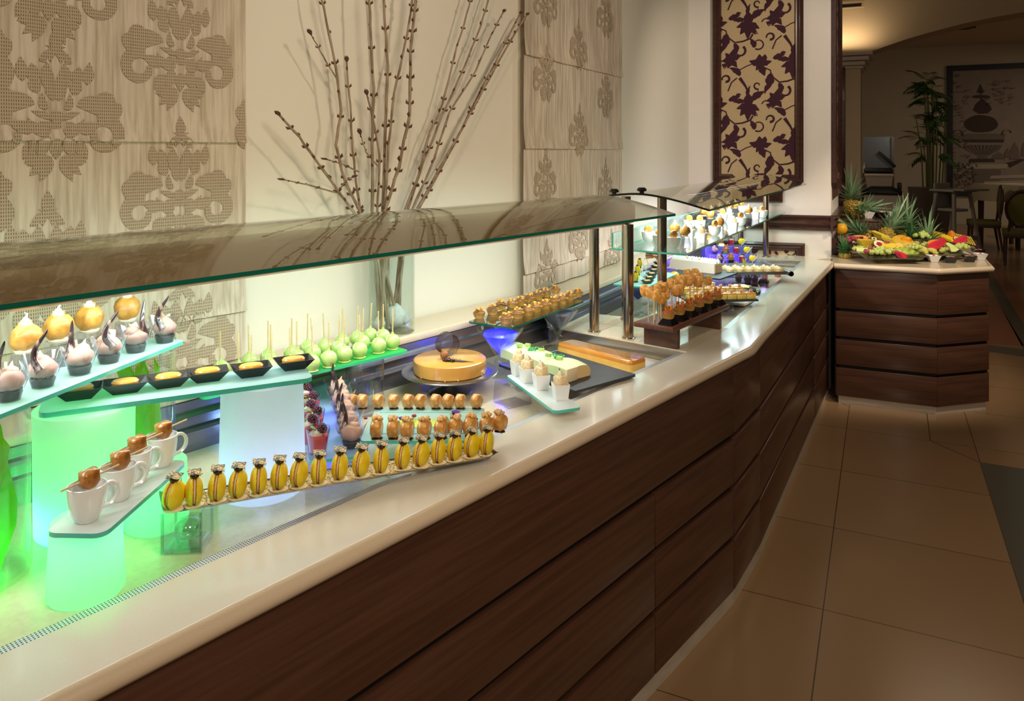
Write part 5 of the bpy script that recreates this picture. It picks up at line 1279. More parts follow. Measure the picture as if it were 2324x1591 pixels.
def lolly(label):
    t = thing('pastry_lollipop', label, 'lollipop')
    b = B(); b.sph((0, 0, 0), 1, 20, 14)
    for v in b.bm.verts:
        q = Vector([math.copysign(abs(c)**.6, c) for c in v.co]); q = Vector((q.x*.0155, q.y*.013, q.z*.021)); v.co = q+q.normalized()*(.0024*noise.noise(q*70)+.0012*noise.noise(q*300))+Z*.098
    b.done('fried_pastry', M('fried_pastry', 0xF2BC66, .5, c2=0xD48A34, ns=110, bump=.8) if 'fried_pastry' not in bpy.data.materials else bpy.data.materials['fried_pastry'], t, ang=70)
    b = B(); b.cyl((0, 0, 0), (0, 0, .080), .0017, seg=7); b.done('stick', m_stick, t); return t
lo = Series(lolly('x'))
lp = [(180, 920), (330, 930), (455, 960), (510, 890), (615, 890), (715, 830), (830, 800), (930, 700), (1040, 650), (1120, 650), (1190, 600), (1310, 580)]
lq = [(260, 830), (385, 800), (490, 760), (580, 740), (690, 700), (780, 665), (890, 610), (1050, 520), (1165, 510), (1400, 590)]
for nm, arr, yy in (('front', lp, .0), ('back', lq, .030)):
    for i, (x, y) in enumerate(arr):
        px, py = 1440+x/8.3, 560+y/8.3
        # head centre lies in a vertical plane parallel to the stand
        k = (px-CX)/F; y0 = wM.x*cM.x+wM.y*cM.y+WM*(.02+yy/WM*.9+.03*((i*3) % 3)); Y = y0/(wM.x*k+wM.y); hz = H-(py-HOR)/F*Y
        q = Vector((k*Y, Y, 0)); sx = (q-Vector((cM.x, cM.y, 0))).dot(uM)
        sx = max(-LM/2+.012, min(LM/2-.012, sx)); q = Vector((cM.x, cM.y, ZM+.0002))+uM*sx+wM*(y0-(wM.x*cM.x+wM.y*cM.y))
        s_ = max(.078, min(.150, (hz-ZM)))
        lo_o = lo.put(q, .4*i, '%s fried pastry lollipop from the left in the %s row of the stand' % (ORD[i], nm), 'pastry lollipops')
        for ch_ in lo_o.children:
            if ch_.name.startswith('stick'): ch_.scale = (1, 1, (s_-.010)/.080)
            else: ch_.location = (0, 0, s_-.098); ch_.rotation_euler = (.15*((i*7) % 3-1), .12*((i*5) % 3-1), 0)
# ================================================================ second well
# glass plate with dark dishes and ringed macarons
ZN = 1.0
p0, p1, p2 = P(1392, 655, ZN), P(1560, 655, ZN), P(1440, 612, ZN)
cN = (P(1400, 655, ZN)+P(1525, 612, ZN))/2
plate('glass_plate', 'clear glass plate of black dishes and ringed macarons behind the steel posts', 'plate', cN, A2-.02, .46, .17, ZN-.007, .007, [m_frost, m_edge_l], .02)
martini('martini glass carrying the plate of dark dishes behind the posts', cN-d2*.12, zt=.990, r=.07)
martini('second martini glass under the far half of the dark dish plate', cN+d2*.12, zt=.990, r=.07)
for i in range(7):
    px, py = 1469+i*5.2, 643-i*8.6
    q = P(px, py, ZN+.001); dup(bd.p, q, A2+pi/2+.02*i+pi/2-.6, 'black dish of orange sponge behind the posts, %s from the front' % ORD[i], 'black dishes behind the posts', .62)
m_yel2 = m_yellow
def ring_mac(label):
    t = thing('ringed_macaron', label, 'macaron'); R = .022
    for s_ in (-1, 1):
        b = B(); b.lathe([(0, .011), (R*.5, .0105), (R*.85, .0075), (R, .003), (R*.96, .0015), (0, .0015)], 28, mat=Matrix.Translation((0, 0, R+.003)) @ Matrix.Rotation(s_*pi/2, 4, 'Y')); b.done('shell', m_yellow, t)
    b = B(); b.lathe([(0, 0), (.012, 0), (.012, .004), (0, .004)], 12); b.sph((0, 0, 2*R+.004), (.009, .009, .004), 10, 6); b.done('chocolate_dot', m_choc, t)
    b = B(); pts = [(.034+.022*cos(a)*.4, .022*sin(a)*.9, .024+.023*sin(a+.4)) for a in [2*pi*i/28 for i in range(28)]]; b.tube(pts, .0022, 6, closed=True, flat=.5); b.done('white_chocolate_ring', M('grey_ring', 0xC8C2B8, .3, coat=.4) if 'grey_ring' not in bpy.data.materials else bpy.data.materials['grey_ring'], t); return t
rm = Series(ring_mac('x'))
for i, (px, py) in enumerate(((1443, 640), (1447, 624), (1452, 608))): rm.put(P(px, py, ZN+.001), .2, ['nearest', 'middle', 'farthest'][i]+' yellow macaron with a pale ring beside the black dishes behind the posts', 'ringed macarons behind the posts')
# slate with white log cake
ZO = .96
p0, p1, p2 = P(1636, 632, ZO), P(1512, 619, ZO), P(1667, 613, ZO); cO, aO, LO, WO = fit_rect(p0, p1, p2)
plate('slate_board', 'dark slate board under the white cream log cake', 'board', cO, aO, LO, WO+.02, ZO-.008, .008, [m_slate], .004)
wa = thing('acrylic_block', 'clear acrylic block raising the white log cake slate', 'riser', (cO.x+.02, cO.y, ZW+.001), aO); b = B(); b.frustum((0, 0, 0), .16, .10, .15, .09, 0, ZO-.010-ZW); b.done('acrylic', m_plas, wa, smooth=False)
pe, pq = P(1630, 620, ZO), P(1527, 607, ZO); wc = thing('white_log_cake', 'white cream log cake crowned with cream peaks and orange fruit', 'cake', (pe+pq)/2, atan2((pq-pe).y, (pq-pe).x)); wc.location.z = ZO+.0005; WL_ = (pq-pe).length
b = B(); b.frustum((0, 0, 0), WL_, .085, WL_*.96, .060, 0, .052); b.done('cake_body', M('peach_cream', 0xF0D2C2, .5), wc)
b = B(); b.box((-WL_/2-.0005, 0, .025), (.004, .070, .045)); b.done('cut_face', M('biscuit_cut', 0xE0B48C, .6), wc, smooth=False)
b = B(); rnd = random.Random(11)
for k in range(34): b.lathe([(0, 0), (.014, 0), (.013, .009), (.006, .020), (0, .025)], 10, (-WL_*.46+WL_*.92*(k//2)/16.5, -.014+.028*(k % 2)+rnd.uniform(-.004, .004), .050), wav=.1, wn=5)
b.done('cream_peak', m_creamw, wc)
b = B()
for k in range(7): b.sph((-WL_*.4+WL_*.8*k/6, rnd.uniform(-.018, .018), .066), (.010, .008, .006), 8, 6, nz=.3, seed=k)
b.done('orange_fruit', m_crumb, wc)
b = B(); b.tube([(.10, .02, .060), (-.02, -.03, .090)], .0016, 5); b.done('vanilla_pod', m_choc, wc)
# tray of mini rolls with rolled handle
ZQ = .955
p0, p1, p2 = P(1652, 620, ZQ), P(1782, 619, ZQ), P(1668, 597, ZQ); cQ, aQ, LQ, WQ = fit_rect(p0, p1, p2)
mtq = thing('roll_tray', 'grey metal tray with rolled tube handle holding small cream rolls', 'tray', (cQ.x, cQ.y, ZQ-.006), aQ)
b = B(); b.box((0, 0, .002), (LQ+.02, WQ+.02, .004)); b.box((0, -WQ/2-.012, .006), (LQ+.02, .004, .016)); b.done('tray', m_steel2, mtq, smooth=False)
b = B(); b.tube([(LQ/2+.022, -WQ/2-.03, .004), (LQ/2+.022, WQ/2+.02, .004)], .014, 20, cap=False); b.tube([(LQ/2+.022, -WQ/2-.03, .004), (LQ/2+.022, WQ/2+.02, .004)], .0125, 20, cap=False); b.done('tube_handle', m_steel2, mtq)
qa = thing('acrylic_block', 'low clear acrylic block under the tray of cream rolls', 'riser', (cQ.x, cQ.y, ZW+.001), aQ); b = B(); b.frustum((0, 0, 0), .22, .09, .2, .08, 0, ZQ-.009-ZW); b.done('acrylic', m_plas, qa, smooth=False)
def mini(label):
    t = thing('cream_roll', label, 'cream roll')
    b = B(); b.lathe([(0, 0), (.0185, 0), (.0195, .003), (.0195, .020), (.0175, .0225), (0, .0225)], 16, wav=.03, wn=4); b.done('roll', M('rolled_sponge', 0xDDA662, .8, c2=0xEED2A0, ns=200, bump=.5), t)
    b = B(); b.lathe([(0, .0225), (.010, .0225), (.009, .026), (.005, .030), (0, .032)], 10, wav=.1, wn=5); b.done('cream', m_cream, t); return t
mn = Series(mini('x'))
for r_ in range(3):
    for i in range(6):
        mn.put(Vector((cQ.x, cQ.y, ZQ-.0015))+Vector((cos(aQ), sin(aQ), 0))*(-LQ/2+.022+i*(LQ-.044)/5+.004*(r_ % 2))+Vector((-sin(aQ), cos(aQ), 0))*(-WQ/2+.022+r_*.043), .3*i, '%s small cream roll from the left in the %s row of the metal tray' % (ORD[i], ['front', 'middle', 'back'][r_]), 'cream rolls on the metal tray')
b = B()
for a in range(7): leaf_mesh(b, .05, .012, a*.9, 1.35-.1*(a % 3), cup=.3)
tag(b.done('physalis_husk', M('husk', 0xA8B04A, .6), loc=P(1690, 614, ZQ+.0)+Z*.02), 'upright green physalis husk on the cream roll tray', 'garnish')
# jelly cups, tartlets and mousse seen under that tray
for i, (px, py) in enumerate(((1735, 634), (1765, 628), (1712, 640))): 
    dup(jc.p, P(px, py, ZW+.001), .3*i, ['red jelly cup standing in the well under the cream roll tray', 'rightmost red jelly cup under the tube handle', 'leftmost red jelly cup under the cream roll tray'][i], 'jelly cups below the roll tray', .95)
for i, (px, py) in enumerate(((1676, 640), (1697, 645))): dup(mc.p, P(px, py, ZW+.001), .4*i, ['left', 'right'][i]+' mousse cup standing in the well below the cream rolls', 'mousse cups below the roll tray', .8)
dup(pdl.p, P(1733, 641, ZW+.001), A2, 'white-faced pedestal on the well floor below the cream roll tray', sca=1)
# purple lit stepped shelves by the end wall
AS = .10; SX, SY = .30, .085
uS = Vector((cos(AS), sin(AS), 0)); vS = Vector((-sin(AS)-.1, cos(AS), 0)).normalized()
base_ = Vector((1.505, 4.665, 0))
steps = thing('lit_step_stand', 'stepped clear stand glowing purple at the far end of the well', 'display stand', (base_.x-.10, base_.y, ZW+.001), AS)
b = B()
for i in range(4):
    h = .030+.042*i; b.box((0, i*SY, h/2), (SX, SY-.003, h), bev=.002)
b.done('step', m_purple, steps, smooth=False)
light('POINT', 'led_light', (base_.x-.17, base_.y+.16, ZW+.06), .9, (.28, .12, 1), .02); light('POINT', 'led_light', (base_.x-.30, base_.y+.10, ZW+.12), 1.0, (.28, .12, 1), .03)
def stepc(c, r): return Vector((base_.x-.10, base_.y, ZW+.001))+uS*(-.105+c*.07)+Vector((-sin(AS), cos(AS), 0))*(r*SY)+Z*(.030+.042*r+.001)
for r_ in range(4):
    w_ = ['lowest', 'second', 'third', 'top'][r_]
    rm.put(stepc(3, r_), -1.45, 'yellow ringed macaron facing the room on the %s purple step' % w_, 'ringed macarons on the purple stand')
    dup(jc.p, stepc(2, r_), .5*r_, 'red jelly cup on the %s step of the purple stand' % w_, 'jelly cups on the purple stand', .88)
    dup(pdl.p, stepc(1, r_), 0, 'dark mirror pedestal on the %s step of the purple stand' % w_, 'pedestals on the purple stand', .85)
    dup(ta2.p, stepc(1, r_)+Z*.0175, .8*r_, 'nougat tartlet on the %s step of the purple stand' % w_, 'tartlets on the purple stand', .85)
    dup(mc.p, stepc(0, r_), .6*r_, 'mousse cup with dark swoosh on the %s step of the purple stand' % w_, 'mousse cups on the purple stand', .85)
# slate of cheesecake squares, white platter of dark pudding, orange ball
ZR = .93
p0, p1, p2 = P(1722, 681, ZR), P(1600, 690, ZR), P(1655, 655, ZR)
r0, r1, r2 = P(1560, 683, ZR), P(1722, 680, ZR), P(1590, 650, ZR); cR, aR, LR, WR = fit_rect(r0, r1, r2)
plate('slate_board', 'dark slate board of orange topped cheesecake squares behind the wooden stand', 'board', cR, aR, LR, WR, ZR-.008, .008, [m_slate], .003)
ra = thing('acrylic_block', 'clear acrylic block under the right end of the cheesecake slate', 'riser', (cR.x+.05, cR.y-.02, ZW+.001), aR); b = B(); b.frustum((0, 0, 0), .10, .08, .09, .07, 0, ZR-.010-ZW); b.done('acrylic', m_plas, ra, smooth=False)
def square(label):
    t = thing('cheesecake_square', label, 'cake')
    b = B(); b.box((0, 0, .012), (.044, .040, .024), bev=.002); b.done('cheesecake', M('cheesecake', 0xF0D070, .5, c2=0xE4BC58, ns=60) if 'cheesecake' not in bpy.data.materials else bpy.data.materials['cheesecake'], t)
    b = B(); b.box((0, 0, .0265), (.045, .041, .004), bev=.001); b.done('orange_glaze', m_caramel, t)
    b = B(); b.box((.004, 0, .036), (.024, .004, .014), rot=.6, bev=.001); b.sph((-.010, .006, .031), (.007, .006, .003), 8, 5); b.done('strawberry_shard', M('strawberry', 0xD8402C, .4, c2=0xF0E8E0, ns=60), t) if 'strawberry' not in bpy.data.materials else b.done('strawberry_shard', bpy.data.materials['strawberry'], t); return t
sq = Series(square('x')); uR = Vector((cos(aR), sin(aR), 0)); wR = Vector((-sin(aR), cos(aR), 0))
for r_ in range(3):
    for i in range(7 if r_ < 2 else 5):
        sq.put(Vector((cR.x, cR.y, ZR+.0005))+uR*(-LR/2+.03+i*(LR-.06)/6)+wR*(-WR/2+.03+r_*(WR-.055)/2.2), aR+.04*(i % 3), 'orange glazed cheesecake square, %s from the left in the %s row of the slate' % (ORD[i], ['front', 'middle', 'back'][r_]), 'cheesecake squares on the slate')
z_ = .872; p0, p1, p2 = P(1690, 690, z_), P(1757, 655, z_), P(1625, 662, z_); cP, aP, LP, WP = fit_rect(p0, p1, p2)
plate('white_platter', 'white square platter with a dark chocolate dessert and berries', 'plate', cP, aP, LP, WP, z_-.010, .010, [m_white], .02)
b = B(); b.lathe([(0, 0), (.075, 0), (.082, .010), (.080, .026), (.05, .034), (0, .036)], 28, wav=.04, wn=6); cd = b.done('chocolate_dessert', m_choc, loc=(cP.x+.01, cP.y, z_+.0005)); tag(cd, 'dark chocolate dessert round on the white platter', 'cake')
b = B(); b.lathe([(0, 0), (.05, 0), (.048, .004), (0, .006)], 20, wav=.2, wn=7); tag(b.done('custard_top', M('custard', 0xEBD888, .5, bump=.4, ns=120), loc=(cP.x+.01, cP.y, z_+.0375)), 'pale crumb topping lying over the dark chocolate dessert', 'topping')
for i in range(9):
    a = i*.7; dot_thing('raspberry' if i % 3 else 'mint_sprig', '%s garnish piece counted round the dark chocolate dessert from the left' % ORD[i], 'garnish', Vector((cP.x+.01+.098*cos(a), cP.y+.088*sin(a), z_+.0005)), .011, m_berry if i % 3 else m_green, 'berries round the chocolate dessert', nz=.25, seed=i)
ob_ = P(1531, 650, ZW); b = B(); b.sph((0, 0, 0), .026, 24, 16); 
orb = thing('orange_macaron_ball', 'bright orange round macaron on a small stem behind the lollipops', 'macaron', (P(1531, 629, .98).x, P(1531, 629, .98).y, ZW+.001))
b2 = B(); b2.lathe([(0, 0), (.03, 0), (.03, .003), (.006, .006), (.006, .10), (.012, .106), (0, .108)], 18); b2.done('stem', m_plas, orb); o = b.done('orange_ball', M('orange_shell', 0xF2A01E, .35, coat=.3), orb, loc=(0, 0, .132))
# ---------------------------------------------------------------- cups and cubes on the glass shelf
ZS = 1.2035
def fig_cup(label):
    t = thing('white_bowl_cup', label, 'cup')
    b = B(); b.lathe([(0, 0), (.016, 0), (.022, .006), (.030, .022), (.0325, .048), (.0305, .0485), (.028, .024), (.018, .008), (0, .007)], 30); b.done('bowl', m_white, t); return t
def fig(label):
    t = thing('fig_skewer', label, 'fruit')
    b = B(); Rx = Matrix.Rotation(pi/2, 4, 'X'); b.lathe([(0, -.007), (.014, -.007), (.0185, -.004), (.0195, .001), (.017, .006), (.015, .0075)], 24, mat=Rx, mi=0); b.lathe([(0, .0080), (.0155, .0072)], 24, mat=Rx, mi=1); b.done('fig', [M('fig_skin', 0xE0A24A, .4, c2=0xC07A2C, ns=60), M('fig_cut', 0x9A5A24, .35, c2=0xD8A050, ns=260, bump=.4)], t)
    b = B(); b.cyl((-.024, -.018, -.008), (.012, .012, 0), .0018, seg=6); b.done('stick', m_stick, t); return t
fcup = Series(fig_cup('x')); ffig = Series(fig('x'))
cups = [(1471, 548, 'the leftmost'), (1497, 557, 'the second'), (1529, 562, 'the front'), (1564, 520, 'a rear left'), (1588, 520, 'a middle'), (1622, 534, 'the large central'), (1640, 503, 'a rear central'), (1681, 512, 'the right central'), (1684, 482, 'a rear right'), (1731, 494, 'the rightmost')]
for i, (px, py, w_) in enumerate(cups):
    q = P(px, py, ZS); n_ = q.dot(w2)
    if n_ > 1.15: q = q-w2*(n_-1.15)
    lb = 'white rounded cup, %s from the left on the glass shelf' % ORD[i]
    fcup.put(q, 0, lb, 'white cups on the glass shelf', .95); ffig.put(q+Z*.056, .25+.2*(i % 3), 'halved fig slice on the %s white cup from the left on the shelf' % ORD[i], 'fig slices on the cups')
cubes = [(1592, 550), (1565, 541), (1665, 523), (1633, 520), (1715, 498), (1655, 500)]
for i, (px, py) in enumerate(cubes):
    q = P(px, py, ZS); lb = ORD[i]
    dup(cp.p, q, A2, 'white cube cup on the glass shelf, %s counted from the front' % lb, 'white cubes on the glass shelf'); dup(cq.p, q+Z*.024, A2+.2, 'golden cake in the %s white cube on the glass shelf' % lb, 'cakes in the shelf cubes')
peds = [(1555, 556), (1532, 548), (1612, 512), (1634, 531), (1600, 500), (1650, 488), (1668, 486), (1699, 500), (1585, 505), (1628, 494)]
for i, (px, py) in enumerate(peds):
    q = P(px, py, ZS); n_ = q.dot(w2)
    if n_ > 1.15: q = q-w2*(n_-1.15)
    dup(cg.p, q, .5*i, 'golden cream-topped sponge on a clear pedestal, %s from the front left on the glass shelf' % ORD[i], 'sponge cakes on the glass shelf', .78)
# ================================================================ fruit counter
def on_plane(px, py, p0, nrm):
    k = Vector(((px-CX)/F, 1, -(py-HOR)/F)); o = Vector((0, 0, H)); t = (p0-o).dot(nrm)/k.dot(nrm); return o+k*t
def fz(x, y): return 1860+x/5.009, 340+y/5.009 # zoom pixel -> photo pixel
m_plat = M('platter_steel', 0x8C8880, .25, metal=.9)
def platter(name, label, a, b_, c_, za, zb):
    # front-left a, front-right b_, back-left c_
    p0, p1, p2 = P(*a, za), P(*b_, za), P(*c_, zb); u = (p1-p0); w_ = (p2-p0); w_ = w_-u.normalized()*w_.dot(u.normalized())
    m_ = Matrix((u.normalized(), w_.normalized(), u.normalized().cross(w_.normalized()))).transposed()
    t = thing(name, label, 'platter', p0+u/2+w_/2); t.rotation_euler = m_.to_euler()
    L, W = u.length, w_.length; b = B(); n = 4
    rim = [(L/2+.03, W/2+.02, .014), (L/2, W/2, .001), (L/2-.004, W/2-.004, 0)]
    vs = []
    for dz in (0, -.003):
        for x, y, z in rim: vs += [(-x, -y, z+dz), (x, -y, z+dz), (x, y, z+dz), (-x, y, z+dz)]
    f = []
    for k in (0, 12):
        for r_ in (0, 1):
            for i in range(4): j = (i+1) % 4; f.append((k+r_*4+i, k+r_*4+j, k+r_*4+4+j, k+r_*4+4+i))
        f.append((k+8, k+9, k+10, k+11))
    for i in range(4): j = (i+1) % 4; f.append((i, j, 12+j, 12+i))
    b._add(vs, f); b.done('tray', m_plat, t, ang=30)
    b = B()
    for s_ in (-1, 1): b.tube([(s_*.03, -W/2-.012, .012), (s_*.045, -W/2-.03, .018), (s_*.0, -W/2-.042, .022)], .003, 7)
    b.done('handle', m_plat, t)
    b = B(); 
    b.box((0, W/2*.8, 0), (.03, .02, .02)); bb_ = b.done('rear_foot', m_black, t, smooth=False); bb_.location = (0, 0, -.016)
    return t, p0+u/2+w_/2, m_
pt1, pc1, pm1 = platter('fruit_platter', 'large steel platter heaped with cut fruit on the left of the fruit counter', (1975, 590), (2082, 590), (1912, 552), .925, .985)
pt2, pc2, pm2 = platter('fruit_platter', 'steel platter with papaya and watermelon on the right of the fruit counter', (2085, 586), (2190, 580), (2092, 549), .925, .99)
n1_ = pm1 @ Z; n2_ = pm2 @ Z
def F1(x, y, lift=.0): px, py = fz(x, y); return on_plane(px, py, pc1+n1_*lift, n1_)
def F2(x, y, lift=.0): px, py = fz(x, y); return on_plane(px, py, pc2+n2_*lift, n2_)
m_crown = M('pineapple_leaf', 0x92B088, .5, c2=0x6A9666, ns=12, stretch=(1, 1, .3)); 
m_pine = M('pineapple_skin', 0xC8A040, .6, c2=0x6A6A22, ns=55, bump=.8, bdist=.006)
def pineapple(label, loc, rot, R=.055, Lb=.13, crown=.17, seed=0, body=True, green=m_crown, group=None):
    t = thing('pineapple', label, 'pineapple', loc, rot, group)
    z0 = Lb if body else 0
    if body:
        b = B(); b.lathe([(0, 0), (R*.7, .004), (R*.95, Lb*.25), (R, Lb*.5), (R*.92, Lb*.78), (R*.6, Lb*.97), (0, Lb)], 26)
        rnd = random.Random(seed)
        for k in range(84):
            a = k*2.399; u = (k+.5)/84; z = Lb*(.06+.86*u); rr = R*(.78+.24*sin(pi*min(1, u*1.02+.02))**.5); b.sph((rr*cos(a)*.97, rr*sin(a)*.97, z), (.0085, .0085, .008), 6, 4)
        b.done('body', m_pine, t)
    b = B(); rnd = random.Random(seed+5)
    for ring in range(7):
        nL = 9-ring
        for k in range(nL):
            a = 2*pi*k/nL+ring*.7; L = crown*(.50+.11*ring)*rnd.uniform(.85, 1.1); tilt = radians(30+ring*9); w_ = .030-.0016*ring; base = Vector((.013*cos(a), .013*sin(a), z0-.006+ring*.010))
            c_, s_ = cos(a), sin(a); pts = []; seg = 5; row = []
            for i in range(seg+1):
                u = i/seg; bend = tilt+.5*u*u*(-1 if ring > 3 else -.6); l = L*u
                x = l*cos(tilt)*(1+.25*u*u); z = l*sin(tilt)-.18*L*u*u*(1 if ring < 5 else .2)
                wd = w_*(1-u)**.6/2*(1.0 if i else .8)+.0003
                row.append((base+Vector((x*c_-wd*s_, x*s_+wd*c_, z)), base+Vector((x*c_, x*s_, z-wd*.55)), base+Vector((x*c_+wd*s_, x*s_-wd*c_, z))))
            vs = [v for r_ in row for v in r_]
            b._add(vs, [(3*i+j, 3*i+3+j, 3*i+4+j, 3*i+1+j) for i in range(seg) for j in (0, 1)])
    b.done('crown', green, t, ang=90); return t
m_crown_d = M('dark_pineapple_leaf', 0x4E8048, .5, c2=0x386838, ns=12)
def at_y(px, py, Y): return PY(px, py, Y)
pineapple('large ripe pineapple lying end-on on the wooden box at the left', (at_y(1928, 480, 5.80).x+.02, 5.80, TIER+.060), (pi/2-.15, 0, 0), .062, .13, .05, 1)
pineapple('upright pineapple with tall spiky crown behind the pile on the wooden box', (at_y(1921, 455, 6.03).x+.03, 6.03, TIER+.001), (0, .03, 0), .050, .13, .22, 2)
pineapple('pineapple lying on the wooden box with its crown pointing right', (at_y(1922, 480, 5.93).x+.03, 5.93, TIER+.056), (0, pi/2-.1, .1), .045, .09, .16, 3)
C2 = .902
def crown_only(label, px, py, Y, z, tilt, s, seed, mat=m_crown): q = at_y(px, py, Y); return pineapple(label, (q.x, q.y, z), tilt, crown=s, seed=seed, body=False, green=mat)
pineapple('pineapple leaning left with its long crown towards the column', (at_y(1990, 560, 5.40).x, 5.42, C2+.06), (.1, -.95, 0), .048, .12, .17, 6)
pineapple('pineapple in the middle of the counter with its crown raised to the right', (at_y(2010, 560, 5.34).x, 5.40, C2+.055), (-.25, .62, 0), .055, .13, .21, 7)
pineapple('pineapple standing behind the bananas with dense grey green crown', (at_y(2054, 545, 5.5).x, 5.50, C2+.002), (0, .05, 0), .052, .15, .19, 8)
pineapple('pineapple with bright upright crown behind the right platter', (at_y(2113, 560, 5.3).x, 5.34, C2+.002), (0, 0, .4), .045, .07, .18, 9)
pineapple('small dark pineapple crown between the two rear pineapples', (at_y(2084, 560, 5.35).x, 5.40, C2+.002), (0, -.2, .4), .040, .06, .12, 10, green=m_crown_d)
pineapple('small dark green pineapple crown beside the orange at the left', (at_y(1912, 560, 5.12).x+.02, 5.12, C2+.002), (0, -.1, 0), .035, .03, .075, 11, green=m_crown_d)
b = B(); b.sph((0, 0, .040), .040, 24, 16); b.sph((0, 0, .0795), (.005, .005, .002), 8, 5, 1)
q = P(1906, 556, C2); tag(b.done('orange', [M('orange_peel', 0xE8A818, .4, bump=.3, ns=300), m_green], loc=(at_y(1907, 520, 5.28).x+.012, 5.29, C2+.136)), 'round yellow orange against the column at the left end', 'orange')
bx_ = thing('orange_pedestal', 'small dark block under the round orange', 'riser', (at_y(1906, 520, 5.28).x+.01, 5.29, C2-.001)); b = B(); b.box((0, 0, .068), (.06, .06, .134), bev=.003); b.done('block', m_wood, bx_)
# bananas
bun = thing('banana_bunch', 'bunch of ripe bananas between the two fruit platters', 'bananas', (at_y(2052, 545, 5.18).x, 5.17, .945), .2)
m_ban = M('banana_peel', 0xE8B820, .5, c2=0xC89A1C, ns=12)
for k in range(5):
    b = B(); pts = []; rr = []
    for i in range(13):
        u = i/12; a = -1.0+2.0*u; pts.append((.105*sin(a), -.012*k*0, .022+.008*k+.045*(cos(a)-.54))); rr.append(.0175*min(1, .25+3.2*min(u, 1-u))+.001)
    b.tube(pts, rr, 8); o = b.done('banana', m_ban, bun); o.location = (0.01*k, .030*k-.02, 0); o.rotation_euler = (0, 0, .12*k-.2)
# cut fruit on the platters
def grapes(label, q, nrm, mat, n=22, R=.011, sp=.045, seed=0, group=None, cat='grapes'):
    t = thing('grape_bunch', label, cat, q, 0, group); t.scale = (1.15, 1.15, 1.2); rnd = random.Random(seed); b = B()
    for k in range(n):
        a = rnd.uniform(0, 6.28); r_ = sp*sqrt(rnd.random()); h = (1-r_/sp)*.022; b.sph((r_*cos(a)*1.3, r_*sin(a)*.8, R+h+rnd.uniform(0, .004)), (R, R*1.05, R), 12, 8)
    b.done('grapes', mat, t); b = B(); b.tube([(0, 0, .012), (.01, 0, .035), (.03, .01, .045)], .0018, 6); b.done('stalk', m_skin, t); return t
m_gg = M('green_grape', 0xC2CE6A, .2, coat=.6, sss=.2); m_gr = M('red_grape', 0xB04848, .22, coat=.6, c2=0x8A2838, ns=8)
grapes('big bunch of green grapes at the front of the left platter', F1(700, 1190, .002), n1_, m_gg, 34, .0125, .055, 1)
grapes('second cluster of green grapes right of the big bunch', F1(830, 1190, .002), n1_, m_gg, 16, .0125, .035, 2)
grapes('small red grapes left of the big green bunch', F1(580, 1190, .002), n1_, m_gr, 10, .012, .024, 3)
grapes('bunch of red grapes at the left corner of the platter', F1(350, 1060, .006), n1_, m_gr, 26, .0125, .046, 4)
grapes('few red grapes in the middle of the left platter', F1(770, 1120, .012), n1_, m_gr, 6, .011, .018, 5)
grapes('green grapes at the back left of the right platter', F2(1180, 1010, .006), n2_, m_gg, 22, .0125, .045, 6)
grapes('green and amber grapes at the front right corner of the right platter', F2(1610, 1140, .004), n2_, m_gg, 22, .0125, .040, 7)
grapes('pale green grapes at the front left of the right platter', F2(1110, 1160, .004), n2_, m_gg, 10, .012, .026, 8)
m_pflesh = M('pineapple_flesh', 0xEBD04A, .4, c2=0xD8B838, ns=40, stretch=(6, 1, 1), bump=.3)
m_mel = M('watermelon', 0xE0304A, .35, c2=0xC82038, ns=40); m_pap = M('papaya', 0xF08A3C, .35); m_papr = M('papaya_rind', 0x9AA03A, .5); m_seed = M('black_seed', 0x14120F, .25, coat=.6)
m_melon = M('galia_melon', 0xD8E08A, .4); m_pome = M('pomegranate_aril', 0xA81430, .2, coat=.6, c2=0xD03048, ns=120); m_rind = M('passion_rind', 0x6A2430, .4)
def slices(name, label, q, nrm_m, n, L, W, T, mat, ang=0, rise=.5, rind=None, kind='wedge', cat='cut fruit', step=.012):
    t = thing(name, label, cat, q); t.rotation_euler = (nrm_m @ Matrix.Rotation(ang, 3, 'Z')).to_euler(); t.scale = (1.25, 1.25, 1.3)
    for k in range(n):
        b = B()
        if kind == 'wedge':
            pts = [(0, -W/2), (L*.5, -W/2*.9), (L, 0), (L*.5, W/2*.9), (0, W/2)]; b.prism([(x-L/2, y) for x, y in pts], 0, T)
        else:
            m = 12; pts = [(L/2*cos(pi*i/m), W*sin(pi*i/m)) for i in range(m+1)]; b.prism(pts, 0, T)
            if rind: b.prism([(L/2*1.06*cos(pi*i/m), W*1.08*sin(pi*i/m)) for i in range(m+1)]+[(L/2*cos(pi*i/m), W*sin(pi*i/m)) for i in range(m, -1, -1)], 0, T, 1)
        o = b.done('slice', [mat]+([rind] if rind else []), t, smooth=False); o.location = (0, (k-(n-1)/2)*step, .006+.001*k); o.rotation_euler = (rise, 0, 0)
    return t
slices('pineapple_slices', 'row of pale pineapple slices at the left front of the left platter', F1(520, 1090, .012), pm1, 7, .06, .07, .006, m_pflesh, pi/2+.3, .9)
slices('pineapple_slices', 'fan of pineapple slices behind the pomegranate', F1(700, 1000, .014), pm1, 6, .05, .05, .006, m_pflesh, .4, .7)
slices('pineapple_slices', 'pineapple slices in the centre right of the left platter', F1(800, 1050, .016), pm1, 5, .05, .045, .006, m_pflesh, .9, .7)
slices('mango_slices', 'long yellow mango slices beside the passion fruit', F1(840, 1120, .022), pm1, 5, .11, .022, .008, M('mango', 0xF0C82A, .35), -.5, .4, step=.010)
slices('watermelon_slice', 'small red watermelon wedge at the front right of the left platter', F1(925, 1215, .006), pm1, 3, .045, .04, .008, m_mel, .6, .6)
